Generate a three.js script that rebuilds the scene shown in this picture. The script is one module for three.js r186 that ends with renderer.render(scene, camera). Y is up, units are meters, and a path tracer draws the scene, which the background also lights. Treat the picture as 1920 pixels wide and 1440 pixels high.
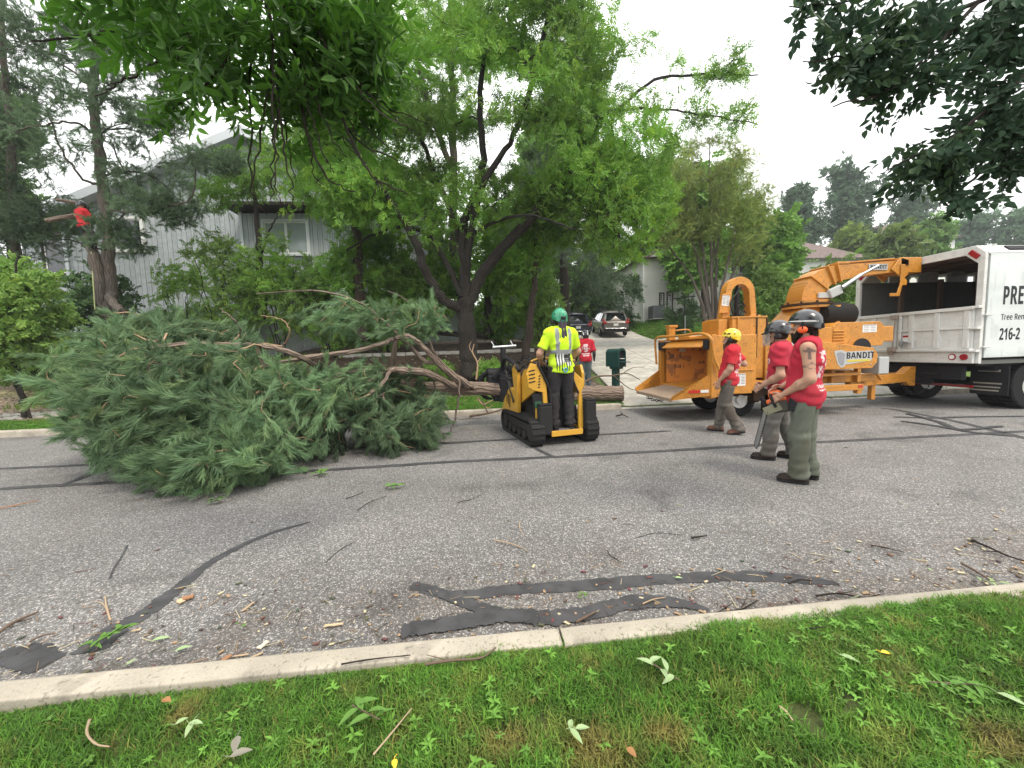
import * as THREE from 'three';
import { mergeGeometries } from 'three/addons/utils/BufferGeometryUtils.js';
import { RoundedBoxGeometry } from 'three/addons/geometries/RoundedBoxGeometry.js';
import { FontLoader } from 'three/addons/loaders/FontLoader.js';
import { TextGeometry } from 'three/addons/geometries/TextGeometry.js';

// ---------------------------------------------------------------- camera, sky, sun, exposure
const scene = new THREE.Scene();
const CAM = { h: 1.53, pitch: 4.8, roll: 1.8, yaw: 5.14 };
const RAD = Math.PI / 180;
const camera = new THREE.PerspectiveCamera(90, 4 / 3, 0.05, 900);
camera.rotation.order = 'YXZ';
camera.position.set(0, CAM.h, 0);
camera.rotation.set(-CAM.pitch * RAD, -CAM.yaw * RAD, -CAM.roll * RAD);
camera.updateMatrixWorld();
scene.add(camera);
const renderer = new THREE.WebGLRenderer({ antialias: true });
renderer.toneMapping = THREE.LinearToneMapping;
renderer.toneMappingExposure = 1.95;
renderer.shadowMap.enabled = true;

// a bright, even overcast sky: air and cloud only
function hash2(x, y) { let h = Math.imul(x | 0, 374761393) + Math.imul(y | 0, 668265263); h = Math.imul(h ^ (h >>> 13), 1274126177); return ((h ^ (h >>> 16)) >>> 0) / 4294967296; }
function vnoise(x, y, per = 0) {
  const xi = Math.floor(x), yi = Math.floor(y), fx = x - xi, fy = y - yi;
  const w = (v) => per ? ((v % per) + per) % per : v;
  const sx = fx * fx * (3 - 2 * fx), sy = fy * fy * (3 - 2 * fy);
  const a = hash2(w(xi), w(yi)), b = hash2(w(xi + 1), w(yi)), c = hash2(w(xi), w(yi + 1)), d = hash2(w(xi + 1), w(yi + 1));
  return (a + (b - a) * sx) * (1 - sy) + (c + (d - c) * sx) * sy;
}
const fbm = (x, y, o = 4, per = 0) => { let s = 0, a = 0.5, n = 0; for (let i = 0; i < o; i++) { s += a * vnoise(x, y, per); n += a; x *= 2; y *= 2; per *= 2; a *= 0.5; } return s / n; };
{
  const W = 512, Hh = 256, d = new Float32Array(W * Hh * 4);
  for (let j = 0; j < Hh; j++) for (let i = 0; i < W; i++) {
    const el = ((j + 0.5) / Hh - 0.5) * Math.PI, k = (j * W + i) * 4;
    const n = fbm(i / 64 * 1, j / 20, 4, 8) - 0.5;
    const up = Math.max(0, Math.sin(el));
    let L = (0.93 + 0.28 * up) * (1 + 0.14 * n);
    if (el < 0) L *= 0.6;
    d[k] = L * 0.995; d[k + 1] = L; d[k + 2] = L * 1.01; d[k + 3] = 1;
  }
  const t = new THREE.DataTexture(d, W, Hh, THREE.RGBAFormat, THREE.FloatType);
  t.mapping = THREE.EquirectangularReflectionMapping; t.magFilter = THREE.LinearFilter; t.minFilter = THREE.LinearFilter; t.needsUpdate = true;
  scene.background = t; scene.environment = t;
}
const sun = new THREE.DirectionalLight(0xfff4e2, 1.4);
sun.position.set(14, 40, 12); sun.target.position.set(0, 0, -8); scene.add(sun, sun.target);
sun.castShadow = true; sun.shadow.radius = 24; sun.shadow.mapSize.set(2048, 2048);
Object.assign(sun.shadow.camera, { left: -45, right: 45, top: 45, bottom: -45, near: 1, far: 160 });
scene.fog = new THREE.FogExp2(0xe9eef2, 0.0008);

// ---------------------------------------------------------------- helpers
let seed = 7;
const rnd = () => { seed = (seed + 0x6d2b79f5) | 0; let t = Math.imul(seed ^ (seed >>> 15), 1 | seed); t = (t + Math.imul(t ^ (t >>> 7), 61 | t)) ^ t; return ((t ^ (t >>> 14)) >>> 0) / 4294967296; };
const rr = (a, b) => a + (b - a) * rnd();
const gauss = () => (rnd() + rnd() + rnd() + rnd() - 2) * 1.0;
const V = (x, y, z) => new THREE.Vector3(x, y, z);
const clamp = (x, a, b) => Math.min(b, Math.max(a, x));
const sstep = (a, b, x) => { const t = clamp((x - a) / (b - a), 0, 1); return t * t * (3 - 2 * t); };
const lerp = (a, b, t) => a + (b - a) * t;
const plin = (tab, t) => { if (t <= tab[0][0]) return tab[0][1]; for (let i = 1; i < tab.length; i++) if (t <= tab[i][0]) return lerp(tab[i - 1][1], tab[i][1], (t - tab[i - 1][0]) / (tab[i][0] - tab[i - 1][0])); return tab[tab.length - 1][1]; };
// where a survey sight line (photo pixel, 1920 x 1440) meets an upright plane at z, a plane at x, or level y: used to measure the place
const sight = (px, py) => V((px - 960) / 720, -(py - 720) / 720, -1).applyQuaternion(camera.quaternion);
const atZ = (px, py, z) => { const d = sight(px, py); return d.multiplyScalar(z / d.z).add(V(0, CAM.h, 0)); };
const atX = (px, py, x) => { const d = sight(px, py); return d.multiplyScalar(x / d.x).add(V(0, CAM.h, 0)); };
const atY = (px, py, y = 0) => { const d = sight(px, py); return d.multiplyScalar((y - CAM.h) / d.y).add(V(0, CAM.h, 0)); };

const used = {};
const numbered = (n) => { const k = used[n] = (used[n] ?? -1) + 1; return k ? `${n}_${String(k).padStart(3, '0')}` : n; };
function tag(o, label, category, group, kind) {
  if (label) o.userData.label = label; if (category) o.userData.category = category; if (group) o.userData.group = group; if (kind) o.userData.kind = kind; return o;
}
function thing(name, label, category, pos = [0, 0, 0], turn = 0, group) {
  const o = new THREE.Group(); o.name = numbered(name); o.position.set(...pos); o.rotation.y = turn; scene.add(o);
  return tag(o, label, category, group);
}
function part(name, geo, mat, parent, kind, label) {
  const g = Array.isArray(geo) ? merge(geo) : geo;
  const m = new THREE.Mesh(g, mat); m.name = parent === scene ? numbered(name) : name; m.castShadow = m.receiveShadow = true; parent.add(m);
  if (kind) m.userData.kind = kind; if (label) m.userData.label = label; return m;
}
function merge(list) {
  const flat = list.filter(Boolean).map((g) => g.index ? g.toNonIndexed() : g);
  const anyUv = flat.every((g) => g.attributes.uv), anyC = flat.every((g) => g.attributes.color);
  for (const g of flat) { for (const k of Object.keys(g.attributes)) if (!['position', 'normal', ...(anyUv ? ['uv'] : []), ...(anyC ? ['color'] : [])].includes(k)) g.deleteAttribute(k); if (!g.attributes.normal) g.computeVertexNormals(); }
  return mergeGeometries(flat);
}
function inst(name, geo, mat, mats, parent, colors, kind = 'stuff') {
  const m = new THREE.InstancedMesh(geo, mat, mats.length); m.name = parent === scene ? numbered(name) : name;
  mats.forEach((x, i) => m.setMatrixAt(i, x)); if (colors) colors.forEach((c, i) => m.setColorAt(i, c));
  m.castShadow = m.receiveShadow = true; parent.add(m); if (kind) m.userData.kind = kind; return m;
}
// boxes: centre x,y,z and sizes, optional rotation, lightly rounded
function bx(x, y, z, w, h, d, r = 0.008, rot) {
  const g = r > 0 ? new RoundedBoxGeometry(w, h, d, 1, Math.min(r, w * 0.45, h * 0.45, d * 0.45)) : new THREE.BoxGeometry(w, h, d);
  if (rot) g.applyMatrix4(new THREE.Matrix4().makeRotationFromEuler(new THREE.Euler(...rot)));
  return g.translate(x, y, z);
}
// round bar between two points
function bar(a, b, r, r2 = r, n = 8) {
  const A = V(...a), B = V(...b), d = B.clone().sub(A), L = d.length();
  const g = new THREE.CylinderGeometry(r2, r, L, n, 1); g.translate(0, L / 2, 0);
  return g.applyQuaternion(new THREE.Quaternion().setFromUnitVectors(V(0, 1, 0), d.normalize())).translate(...a);
}
// square bar between two points
function beam(a, b, w, h, up = [0, 1, 0], r = 0.006) {
  const A = V(...a), B = V(...b), z = B.clone().sub(A), L = z.length(); z.normalize();
  const x = V(...up).cross(z).normalize(), y = z.clone().cross(x);
  const g = new RoundedBoxGeometry(w, h, L, 1, Math.min(r, w * 0.4, h * 0.4));
  return g.applyMatrix4(new THREE.Matrix4().makeBasis(x, y, z)).translate((A.x + B.x) / 2, (A.y + B.y) / 2, (A.z + B.z) / 2);
}
// tube through points with its own radius at each; uv in metres
function tube(pts, rad, n = 6, bump = 0, caps = true) {
  const P = pts.map((p) => p.isVector3 ? p : V(...p)), N = P.length, pos = [], uv = [], idx = [];
  const R = (i) => Array.isArray(rad) ? rad[i] : rad; let prev = null, len = 0;
  const T = P.map((p, i) => P[Math.min(N - 1, i + 1)].clone().sub(P[Math.max(0, i - 1)]).normalize());
  for (let i = 0; i < N; i++) {
    if (i) len += P[i].distanceTo(P[i - 1]);
    let u = prev ? prev.clone().addScaledVector(T[i], -prev.dot(T[i])) : V(0, 0, 1).cross(T[i]);
    if (u.lengthSq() < 1e-6) u = V(1, 0, 0).cross(T[i]); u.normalize(); prev = u; const w = T[i].clone().cross(u);
    for (let k = 0; k <= n; k++) {
      const a = (k % n) / n * Math.PI * 2, r = R(i) * (1 + bump * (vnoise(Math.cos(a) * 2.3 + i * 0.4 + P[0].x, Math.sin(a) * 2.3 + 31 + P[0].z * 3) - 0.5) * 2);
      pos.push(P[i].x + (u.x * Math.cos(a) + w.x * Math.sin(a)) * r, P[i].y + (u.y * Math.cos(a) + w.y * Math.sin(a)) * r, P[i].z + (u.z * Math.cos(a) + w.z * Math.sin(a)) * r);
      uv.push(k / n * Math.max(0.02, R(0) * 6.28), len);
    }
    if (i) for (let k = 0; k < n; k++) { const a = (i - 1) * (n + 1) + k, b = a + n + 1; idx.push(a, a + 1, b, b, a + 1, b + 1); }
  }
  if (caps) for (const [i, s] of [[0, 1], [N - 1, -1]]) {
    if (R(i) < 0.004) continue; const c = pos.length / 3; pos.push(P[i].x, P[i].y, P[i].z); uv.push(0, 0);
    for (let k = 0; k < n; k++) { const a = i * (n + 1) + k; s > 0 ? idx.push(c, a + 1, a) : idx.push(c, a, a + 1); }
  }
  const g = new THREE.BufferGeometry(); g.setAttribute('position', new THREE.Float32BufferAttribute(pos, 3)); g.setAttribute('uv', new THREE.Float32BufferAttribute(uv, 2)); g.setIndex(idx); g.computeVertexNormals(); return g;
}
const curve = (pts, n = 12) => new THREE.CatmullRomCurve3(pts.map((p) => p.isVector3 ? p : V(...p))).getPoints(n);
// flat shape in x-y (list of points, optional holes) given thickness along z, chamfered
function plate(pts, t, bevel = 0.004, holes) {
  const s = new THREE.Shape(pts.map((p) => new THREE.Vector2(...p)));
  for (const h of holes || []) s.holes.push(new THREE.Path(h.map((p) => new THREE.Vector2(...p))));
  const g = new THREE.ExtrudeGeometry(s, { depth: Math.max(0.0005, t - 2 * bevel), bevelEnabled: bevel > 0, bevelThickness: bevel, bevelSize: bevel, bevelOffset: -bevel, bevelSegments: 1, curveSegments: 8 });
  return g.translate(0, 0, bevel);
}
const rotG = (g, x = 0, y = 0, z = 0) => g.applyMatrix4(new THREE.Matrix4().makeRotationFromEuler(new THREE.Euler(x, y, z)));
const mv = (g, x, y, z) => g.translate(x, y, z);
function grid(f, nu, nv, uvf) { // surface from f(u,v) -> [x,y,z]
  const pos = [], uv = [], idx = [];
  for (let j = 0; j <= nv; j++) for (let i = 0; i <= nu; i++) { const p = f(i / nu, j / nv); pos.push(...p); uv.push(...(uvf ? uvf(p) : [p[0], p[2]])); }
  for (let j = 0; j < nv; j++) for (let i = 0; i < nu; i++) { const a = j * (nu + 1) + i, b = a + nu + 1; idx.push(a, b, a + 1, a + 1, b, b + 1); }
  const g = new THREE.BufferGeometry(); g.setAttribute('position', new THREE.Float32BufferAttribute(pos, 3)); g.setAttribute('uv', new THREE.Float32BufferAttribute(uv, 2)); g.setIndex(idx); g.computeVertexNormals(); return g;
}
function vcol(g, f) { const p = g.attributes.position, c = new Float32Array(p.count * 3); for (let i = 0; i < p.count; i++) { const q = f(p.getX(i), p.getY(i), p.getZ(i), i); c[i * 3] = q[0]; c[i * 3 + 1] = q[1]; c[i * 3 + 2] = q[2]; } g.setAttribute('color', new THREE.BufferAttribute(c, 3)); return g; }
function pixels(w, h, f, srgb = true, rep = 1) { // f(i,j) -> [r,g,b] linear 0..1 (stored sRGB) or value
  const d = new Uint8Array(w * h * 4), enc = (v) => { v = clamp(v, 0, 1); return 255 * (v <= 0.0031308 ? 12.92 * v : 1.055 * Math.pow(v, 1 / 2.4) - 0.055); };
  for (let j = 0; j < h; j++) for (let i = 0; i < w; i++) { const c = f(i, j), k = (j * w + i) * 4; if (srgb) { d[k] = enc(c[0]); d[k + 1] = enc(c[1]); d[k + 2] = enc(c[2]); } else { d[k] = d[k + 1] = d[k + 2] = clamp(c, 0, 1) * 255; } d[k + 3] = 255; }
  const t = new THREE.DataTexture(d, w, h); if (srgb) t.colorSpace = THREE.SRGBColorSpace;
  t.wrapS = t.wrapT = THREE.RepeatWrapping; t.magFilter = THREE.LinearFilter; t.minFilter = THREE.LinearMipmapLinearFilter; t.generateMipmaps = true; t.repeat.set(rep, rep); t.needsUpdate = true; return t;
}
const lin = (r, g, b) => new THREE.Color().setRGB(r, g, b);
const std = (r, g, b, rough = 0.6, metal = 0, extra = {}) => new THREE.MeshPhysicalMaterial({ color: lin(r, g, b), roughness: rough, metalness: metal, specularIntensity: !metal && rough > 0.4 && Math.max(r, g, b) < 0.09 ? 0.3 : 1, ...extra });
// worn, dry spots of the near lawn
const dryAt = (x, z) => { let d = 0; for (const [px, py, r] of [[1120, 1425, 0.2], [960, 1400, 0.13], [1250, 1390, 0.12], [1880, 1420, 0.16], [330, 1345, 0.08]]) { const q = atY(px, py, 0.1); d = Math.max(d, 1 - Math.hypot(x - q.x, (z - q.z) * 1.5) / r); } return clamp(d * 1.6 + (fbm(x * 9, z * 9, 3) - 0.5) * 1.4 * (d > -0.4 ? 1 : 0), 0, 1); };
const bareAt = (x, z) => { for (const [px, py, r] of [[1515, 1365, 0.075], [1590, 1330, 0.05], [1420, 1290, 0.03]]) { const q = atY(px, py, 0.1); if (Math.hypot(x - q.x, z - q.z) < r * (0.6 + 0.8 * fbm(x * 18, z * 18, 2))) return true; } return false; };

// terrain beyond the far kerb (kerb back at z = -9.45), near lawn, and far land
const BED = [[0, 0.13], [1, 0.25], [3, 0.75], [5, 1.5], [7, 1.95], [12, 2.25], [40, 4], [110, 14], [400, 30]];
const LEFT = [[0, 0.13], [1.3, 0.17], [2.6, 0.26], [3.6, 0.5], [4.8, 0.95], [8, 1.6], [12, 2.2], [40, 4], [110, 14], [400, 30]];
const DRIVE = [[0, 0.1], [16, 2.25], [40, 6], [110, 15], [400, 32]];
function land(x, z) {
  const t = -z - 9.45;
  if (t < 0) return z > -1.75 ? 0.1 : 0.0;
  const w1 = sstep(-9.5, -6, x), w2 = sstep(2.1, 3.3, x);
  let e = lerp(lerp(plin(LEFT, t), plin(BED, t), w1), plin(DRIVE, t), w2);
  e += Math.min(1.0, 0.17 * Math.max(0, t - 13.2)) * sstep(11.4, 14, x) * (t < 60 ? 1 : sstep(90, 60, t));
  return e;
}
// ---------------------------------------------------------------- textures
// asphalt: light and dark stones of 4 to 10 mm pressed in dark binder
function cells(n, per) { // nearest and second nearest of jittered points on an n x n torus; returns sampler
  const px = new Float32Array(n * n), py = new Float32Array(n * n), val = new Float32Array(n * n);
  for (let i = 0; i < n * n; i++) { px[i] = hash2(i, 11 + per); py[i] = hash2(i, 57 + per); val[i] = hash2(i, 91 + per); }
  return (u, v) => {
    const x = u * n, y = v * n, xi = Math.floor(x), yi = Math.floor(y); let d1 = 9, d2 = 9, b = 0;
    for (let j = -1; j <= 1; j++) for (let i = -1; i <= 1; i++) { const cx = xi + i, cy = yi + j, k = ((cy % n + n) % n) * n + ((cx % n + n) % n); const dx = cx + px[k] - x, dy = cy + py[k] - y, d = dx * dx + dy * dy; if (d < d1) { d2 = d1; d1 = d; b = val[k]; } else if (d < d2) d2 = d; }
    return [Math.sqrt(d1), Math.sqrt(d2), b];
  };
}
const asphaltN = 1536, asphaltM = 4.2, aCell = cells(460, 1), aH = new Float32Array(asphaltN * asphaltN);
const asphaltMap = pixels(asphaltN, asphaltN, (i, j) => {
  const u = i / asphaltN, v = j / asphaltN, [d1, d2, b] = aCell(u, v), edge = clamp((d2 - d1) * 2.6, 0, 1), fine = hash2(i, j);
  let g = b < 0.36 ? 0.12 + 0.15 * b : b < 0.78 ? 0.19 + 0.26 * (b - 0.36) : 0.36 + 1.3 * (b - 0.78); g = lerp(0.07, g, edge) * (0.86 + 0.28 * fine);
  g *= 0.88 + 0.24 * fbm(u * 16, v * 16, 3, 16); aH[j * asphaltN + i] = edge * (0.4 + 0.6 * b);
  const warm = (hash2(Math.floor(b * 9999), 3) - 0.5) * 0.10;
  return [g * (1.02 + warm), g, g * (0.99 - warm)];
}, true, 1 / asphaltM);
const asphaltBump = pixels(asphaltN, asphaltN, (i, j) => aH[j * asphaltN + i], false, 1 / asphaltM);
const concN = 512;
const concMap = pixels(concN, concN, (i, j) => { const u = i / concN, v = j / concN, s = fbm(u * 6, v * 6, 5, 6), f = hash2(i, j), pit = vnoise(u * 128, v * 128, 128) > 0.84 ? 0.68 : 1, st = sstep(0.56, 0.66, fbm(u * 10 + 3, v * 10, 4, 10)) * 0.22, g = (0.82 + 0.5 * (s - 0.5) + 0.2 * (f - 0.5)) * pit * (1 - st); return [g, g * 0.965, g * 0.9]; }, true, 1 / 1.5);
const concBump = pixels(256, 256, (i, j) => 0.5 + 0.5 * (fbm(i / 8, j / 8, 3, 32) - 0.5) + 0.2 * (hash2(i, j) - 0.5), false, 1 / 0.75);
const soilMap = pixels(512, 512, (i, j) => { const s = fbm(i / 32, j / 32, 5, 16), f = hash2(i, j), g = 0.45 + 0.75 * s + 0.3 * (f - 0.5); return [g, g, g]; }, true, 1 / 1.3);
const soilBump = pixels(512, 512, (i, j) => fbm(i / 16, j / 16, 5, 32), false, 1 / 1.3);
const barkH = (i, j) => { const u = i / 256, v = j / 512, w = fbm(u * 6, v * 4, 3, 0) * 0.18; const r = Math.abs(((u * 7 + w * 9 + 0.6 * vnoise(u * 8, v * 10, 0)) % 1) - 0.5) * 2; return clamp(0.25 + 0.75 * r - 0.5 * Math.max(0, vnoise(u * 14 + 4, v * 30) - 0.62), 0, 1); };
const barkMap = pixels(256, 512, (i, j) => { const h = barkH(i, j), g = (0.45 + 0.65 * h) * (0.8 + 0.4 * fbm(i / 40, j / 60, 3)); return [g, g * 0.97, g * 0.93]; }); barkMap.repeat.set(1.6, 0.8);
const barkBump = pixels(256, 512, barkH, false); barkBump.repeat.set(1.6, 0.8);
const paintBump = pixels(128, 128, (i, j) => fbm(i / 8, j / 8, 3, 16), false, 2);
const grimeMap = pixels(512, 512, (i, j) => { const s = fbm(i / 40, j / 40, 5, 0), sp = vnoise(i / 3, j / 3) > 0.9 && fbm(i / 60 + 9, j / 60, 3) > 0.5 ? 0.72 : 1, run = vnoise(i / 5, j / 90) > 0.78 ? 0.9 : 1; const g = clamp((0.84 + 0.3 * (s - 0.45)), 0, 1.05) * sp * run; return [g, g * 0.985, g * 0.96]; }, true, 0.7);
const fabricBump = pixels(256, 256, (i, j) => 0.5 + 0.3 * Math.sin(i * 0.8) * Math.sin(j * 0.8) + 0.2 * (hash2(i, j) - 0.5), false, 6);

const M = {
  asphalt: new THREE.MeshStandardMaterial({ map: asphaltMap, bumpMap: asphaltBump, bumpScale: 0.004, roughness: 0.82, vertexColors: true }),
  tar: std(0.075, 0.075, 0.078, 0.62, 0, { map: soilMap, bumpMap: soilBump, bumpScale: 0.004 }),
  conc: new THREE.MeshStandardMaterial({ map: concMap, bumpMap: concBump, bumpScale: 0.003, roughness: 0.9, color: lin(0.54, 0.53, 0.50) }),
  kerb: new THREE.MeshStandardMaterial({ map: concMap, bumpMap: concBump, bumpScale: 0.004, roughness: 0.9, color: lin(0.5, 0.465, 0.405) }),
  soil: new THREE.MeshStandardMaterial({ map: soilMap, bumpMap: soilBump, bumpScale: 0.03, roughness: 0.95, vertexColors: true }),
  bark: new THREE.MeshStandardMaterial({ map: barkMap, bumpMap: barkBump, bumpScale: 0.03, roughness: 0.95, color: lin(0.058, 0.042, 0.032) }),
  barkDark: new THREE.MeshStandardMaterial({ map: barkMap, bumpMap: barkBump, bumpScale: 0.03, roughness: 0.95, color: lin(0.034, 0.028, 0.023) }),
  barkPale: new THREE.MeshStandardMaterial({ map: barkMap, bumpMap: barkBump, bumpScale: 0.025, roughness: 0.95, color: lin(0.24, 0.185, 0.15) }),
  barkGrey: new THREE.MeshStandardMaterial({ map: barkMap, bumpMap: barkBump, bumpScale: 0.02, roughness: 0.95, color: lin(0.135, 0.115, 0.1) }),
  twig: std(0.13, 0.09, 0.065, 0.9), twigPale: std(0.4, 0.26, 0.16, 0.85), wood: std(0.55, 0.4, 0.24, 0.85), twigDark: std(0.035, 0.028, 0.024, 0.9),
  stone: new THREE.MeshStandardMaterial({ map: concMap, bumpMap: soilBump, bumpScale: 0.03, roughness: 0.92, color: lin(0.34, 0.29, 0.24) }),
};
const leafMat = (r, g, b, tr = 0.35, rough = 0.8) => new THREE.MeshPhysicalMaterial({ color: lin(r, g, b), roughness: rough, specularIntensity: 0.45, transmission: tr, thickness: 0, side: THREE.DoubleSide });

// ---------------------------------------------------------------- road
const road = new THREE.Group(); road.name = 'road'; road.userData.kind = 'structure'; scene.add(road);
{
  const g = grid((u, v) => { const x = lerp(-60, 70, u), z = lerp(-9.32, -1.84, v); return [x, 0, z]; }, 800, 52, (p) => [p[0], p[2]]);
  vcol(g, (x, y, z) => {
    let k = 0.86 + 0.26 * (fbm(x * 0.9 + 5, z * 0.9, 4) - 0.5) + 0.22 * (fbm(x * 0.16, z * 0.7 + 3, 3) - 0.5);
    const grit = sstep(-3.1, -2.0, z) * sstep(0.38, 0.62, fbm(x * 2.1, z * 2.6, 4)) + sstep(-8.7, -9.2, z) * sstep(0.4, 0.6, fbm(x * 2, z * 3, 3)) * 0.7; // washed-in soil in the gutters
    const oil = 0.3 * sstep(0.7, 0.76, fbm(x * 1.7 + 60, z * 2.1, 4)); k *= 1 - oil;
    const bark = sstep(0.56, 0.7, fbm(x * 3 + 40, z * 3, 3)) * 0.25;
    const t = clamp(grit * 0.5 + bark * 0.5, 0, 0.8);
    return [k * lerp(1.05, 0.76, t), k * lerp(1.03, 0.65, t), k * lerp(1.0, 0.54, t)];
  });
  part('road_surface', g, M.asphalt, road);
  const seal = (pts, w, y = 0.004) => { // poured crack sealer: ragged-edged flat band on the road
    const P = curve(pts.map(([px, py]) => { const q = atY(px, py, 0); return V(q.x, 0, q.z); }), Math.max(8, pts.length * 18)); const pos = [], uv = [], idx = [];
    P.forEach((p, i) => {
      const t = P[Math.min(P.length - 1, i + 1)].clone().sub(P[Math.max(0, i - 1)]).normalize(), f = i / (P.length - 1);
      let ww = (Array.isArray(w) ? plin(w, f) : w) / 2, s = V(-t.z, 0, t.x); const endT = Math.min(1, Math.min(i, P.length - 1 - i) / 2 + 0.35);
      const l = ww * endT * (0.62 + 0.3 * vnoise(i * 0.21, 3) + 0.28 * vnoise(i * 0.9, 7) + 0.12 * hash2(i, 3)), r = ww * endT * (0.62 + 0.3 * vnoise(i * 0.21 + 50, 5) + 0.28 * vnoise(i * 0.9 + 20, 9) + 0.12 * hash2(i, 8));
      for (const q of [p.clone().addScaledVector(s, -l), p.clone(), p.clone().addScaledVector(s, r)]) { pos.push(q.x, y, q.z); uv.push(q.x, q.z); }
      if (i) { const a = (i - 1) * 3, b = a + 3; for (const o of [0, 1]) idx.push(a + o, a + o + 1, b + o, b + o, a + o + 1, b + o + 1); }
    });
    const g = new THREE.BufferGeometry(); g.setAttribute('position', new THREE.Float32BufferAttribute(pos, 3)); g.setAttribute('uv', new THREE.Float32BufferAttribute(uv, 2)); g.setIndex(idx); g.computeVertexNormals();
    if (g.attributes.normal.getY(1) < 0) { g.index.array.reverse(); g.computeVertexNormals(); }
    part('tar_seal', g, M.tar, road);
  };
  seal([[-300, 938], [0, 917], [300, 900], [640, 880], [850, 866], [1040, 857], [1240, 846], [1420, 835], [1640, 824], [1920, 809], [2200, 795]], 0.12);
  seal([[-300, 890], [0, 879], [240, 868], [420, 858], [700, 838], [850, 830], [1000, 822], [1260, 808]], 0.11);
  seal([[110, 913], [160, 893], [205, 872]], 0.09, 0.008);
  seal([[985, 828], [1012, 845], [1042, 859]], 0.07, 0.008);
  seal([[582, 979], [500, 1003], [400, 1052], [330, 1106], [270, 1152], [215, 1182], [165, 1225]], [[0, 0.03], [0.3, 0.075], [0.6, 0.12], [1, 0.17]]);
  seal([[772, 1097], [850, 1117], [960, 1106], [1080, 1100], [1250, 1086], [1400, 1081], [1500, 1086], [1575, 1096]], [[0, 0.09], [0.4, 0.12], [0.85, 0.11], [1, 0.03]]);
  seal([[800, 1102], [860, 1128], [935, 1150], [1000, 1160], [1090, 1153], [1180, 1132], [1260, 1130], [1330, 1146]], [[0, 0.06], [0.5, 0.12], [0.8, 0.12], [1, 0.04]], 0.008);
  seal([[752, 1186], [830, 1174], [940, 1158], [1010, 1160]], 0.12, 0.012);
  seal([[-20, 1240], [40, 1228], [90, 1248]], 0.16);
  seal([[1652, 766], [1675, 768], [1720, 776], [1790, 790], [1850, 804], [1940, 826]], 0.13);
  seal([[1675, 782], [1740, 784], [1820, 782], [1930, 781]], 0.12, 0.008);
  seal([[1690, 790], [1760, 800], [1830, 812], [1900, 818]], 0.11, 0.012);
  seal([[1700, 776], [1760, 792], [1800, 806], [1880, 800]], 0.09, 0.016);
  seal([[700, 840], [790, 835], [880, 830]], 0.05, 0.008);
  seal([[240, 1022], [226, 1048], [214, 1066], [206, 1086]], 0.014); seal([[610, 1056], [640, 1030], [662, 1018]], 0.01); seal([[1190, 1010], [1230, 1000], [1280, 1004]], 0.008);
}
// kerbs, one stone after the other
function kerbLine(z0, dir, x0, x1, first, label) {
  const k = new THREE.Group(); k.name = numbered('kerb'); k.userData.kind = 'structure'; scene.add(k);
  const prof = [[0, -0.2], [0.02, 0.10], [0.035, 0.128], [0.055, 0.138], [0.15, 0.14], [0.163, 0.13], [0.165, -0.2]];
  let x = first; const L = 3.02;
  for (let n = 0; x < x1; n++, x += L) {
    if (x + L < x0) continue;
    const g = grid((u, v) => { const i = Math.min(prof.length - 1, Math.round(v * (prof.length - 1))), xx = x + 0.006 + u * (L - 0.012); const e = (u === 0 || u === 1) ? 0.006 : 0; const nz = (fbm(xx * 3, i * 0.9 + z0, 3) - 0.5) * 0.012;
      return [xx, prof[i][1] - (prof[i][1] > 0 ? e : 0) + (prof[i][1] > 0 ? nz : 0), z0 + dir * (prof[i][0] + nz * 0.6)]; }, 30, prof.length - 1, (p) => [p[0], p[1] + p[2]]);
    const cap = (xx, s) => { const sh = []; for (const [a, b] of prof) sh.push([dir * a, b]); const c = plate(sh, 0.002, 0); rotG(c, 0, -Math.PI / 2, 0); return mv(c, xx, 0, z0); };
    part('kerb_stone', [g, cap(x + 0.008), cap(x + L - 0.006)], M.kerb, k);
  }
}
M.kerb.side = THREE.DoubleSide;
kerbLine(-1.85, 1, -16, 18, 0.36 - 3.02 * 6);
kerbLine(-9.31, -1, -40, 3.6, 3.6 - 3.02 * 15);
kerbLine(-9.31, -1, 11.4, 50, 11.4);

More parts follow.
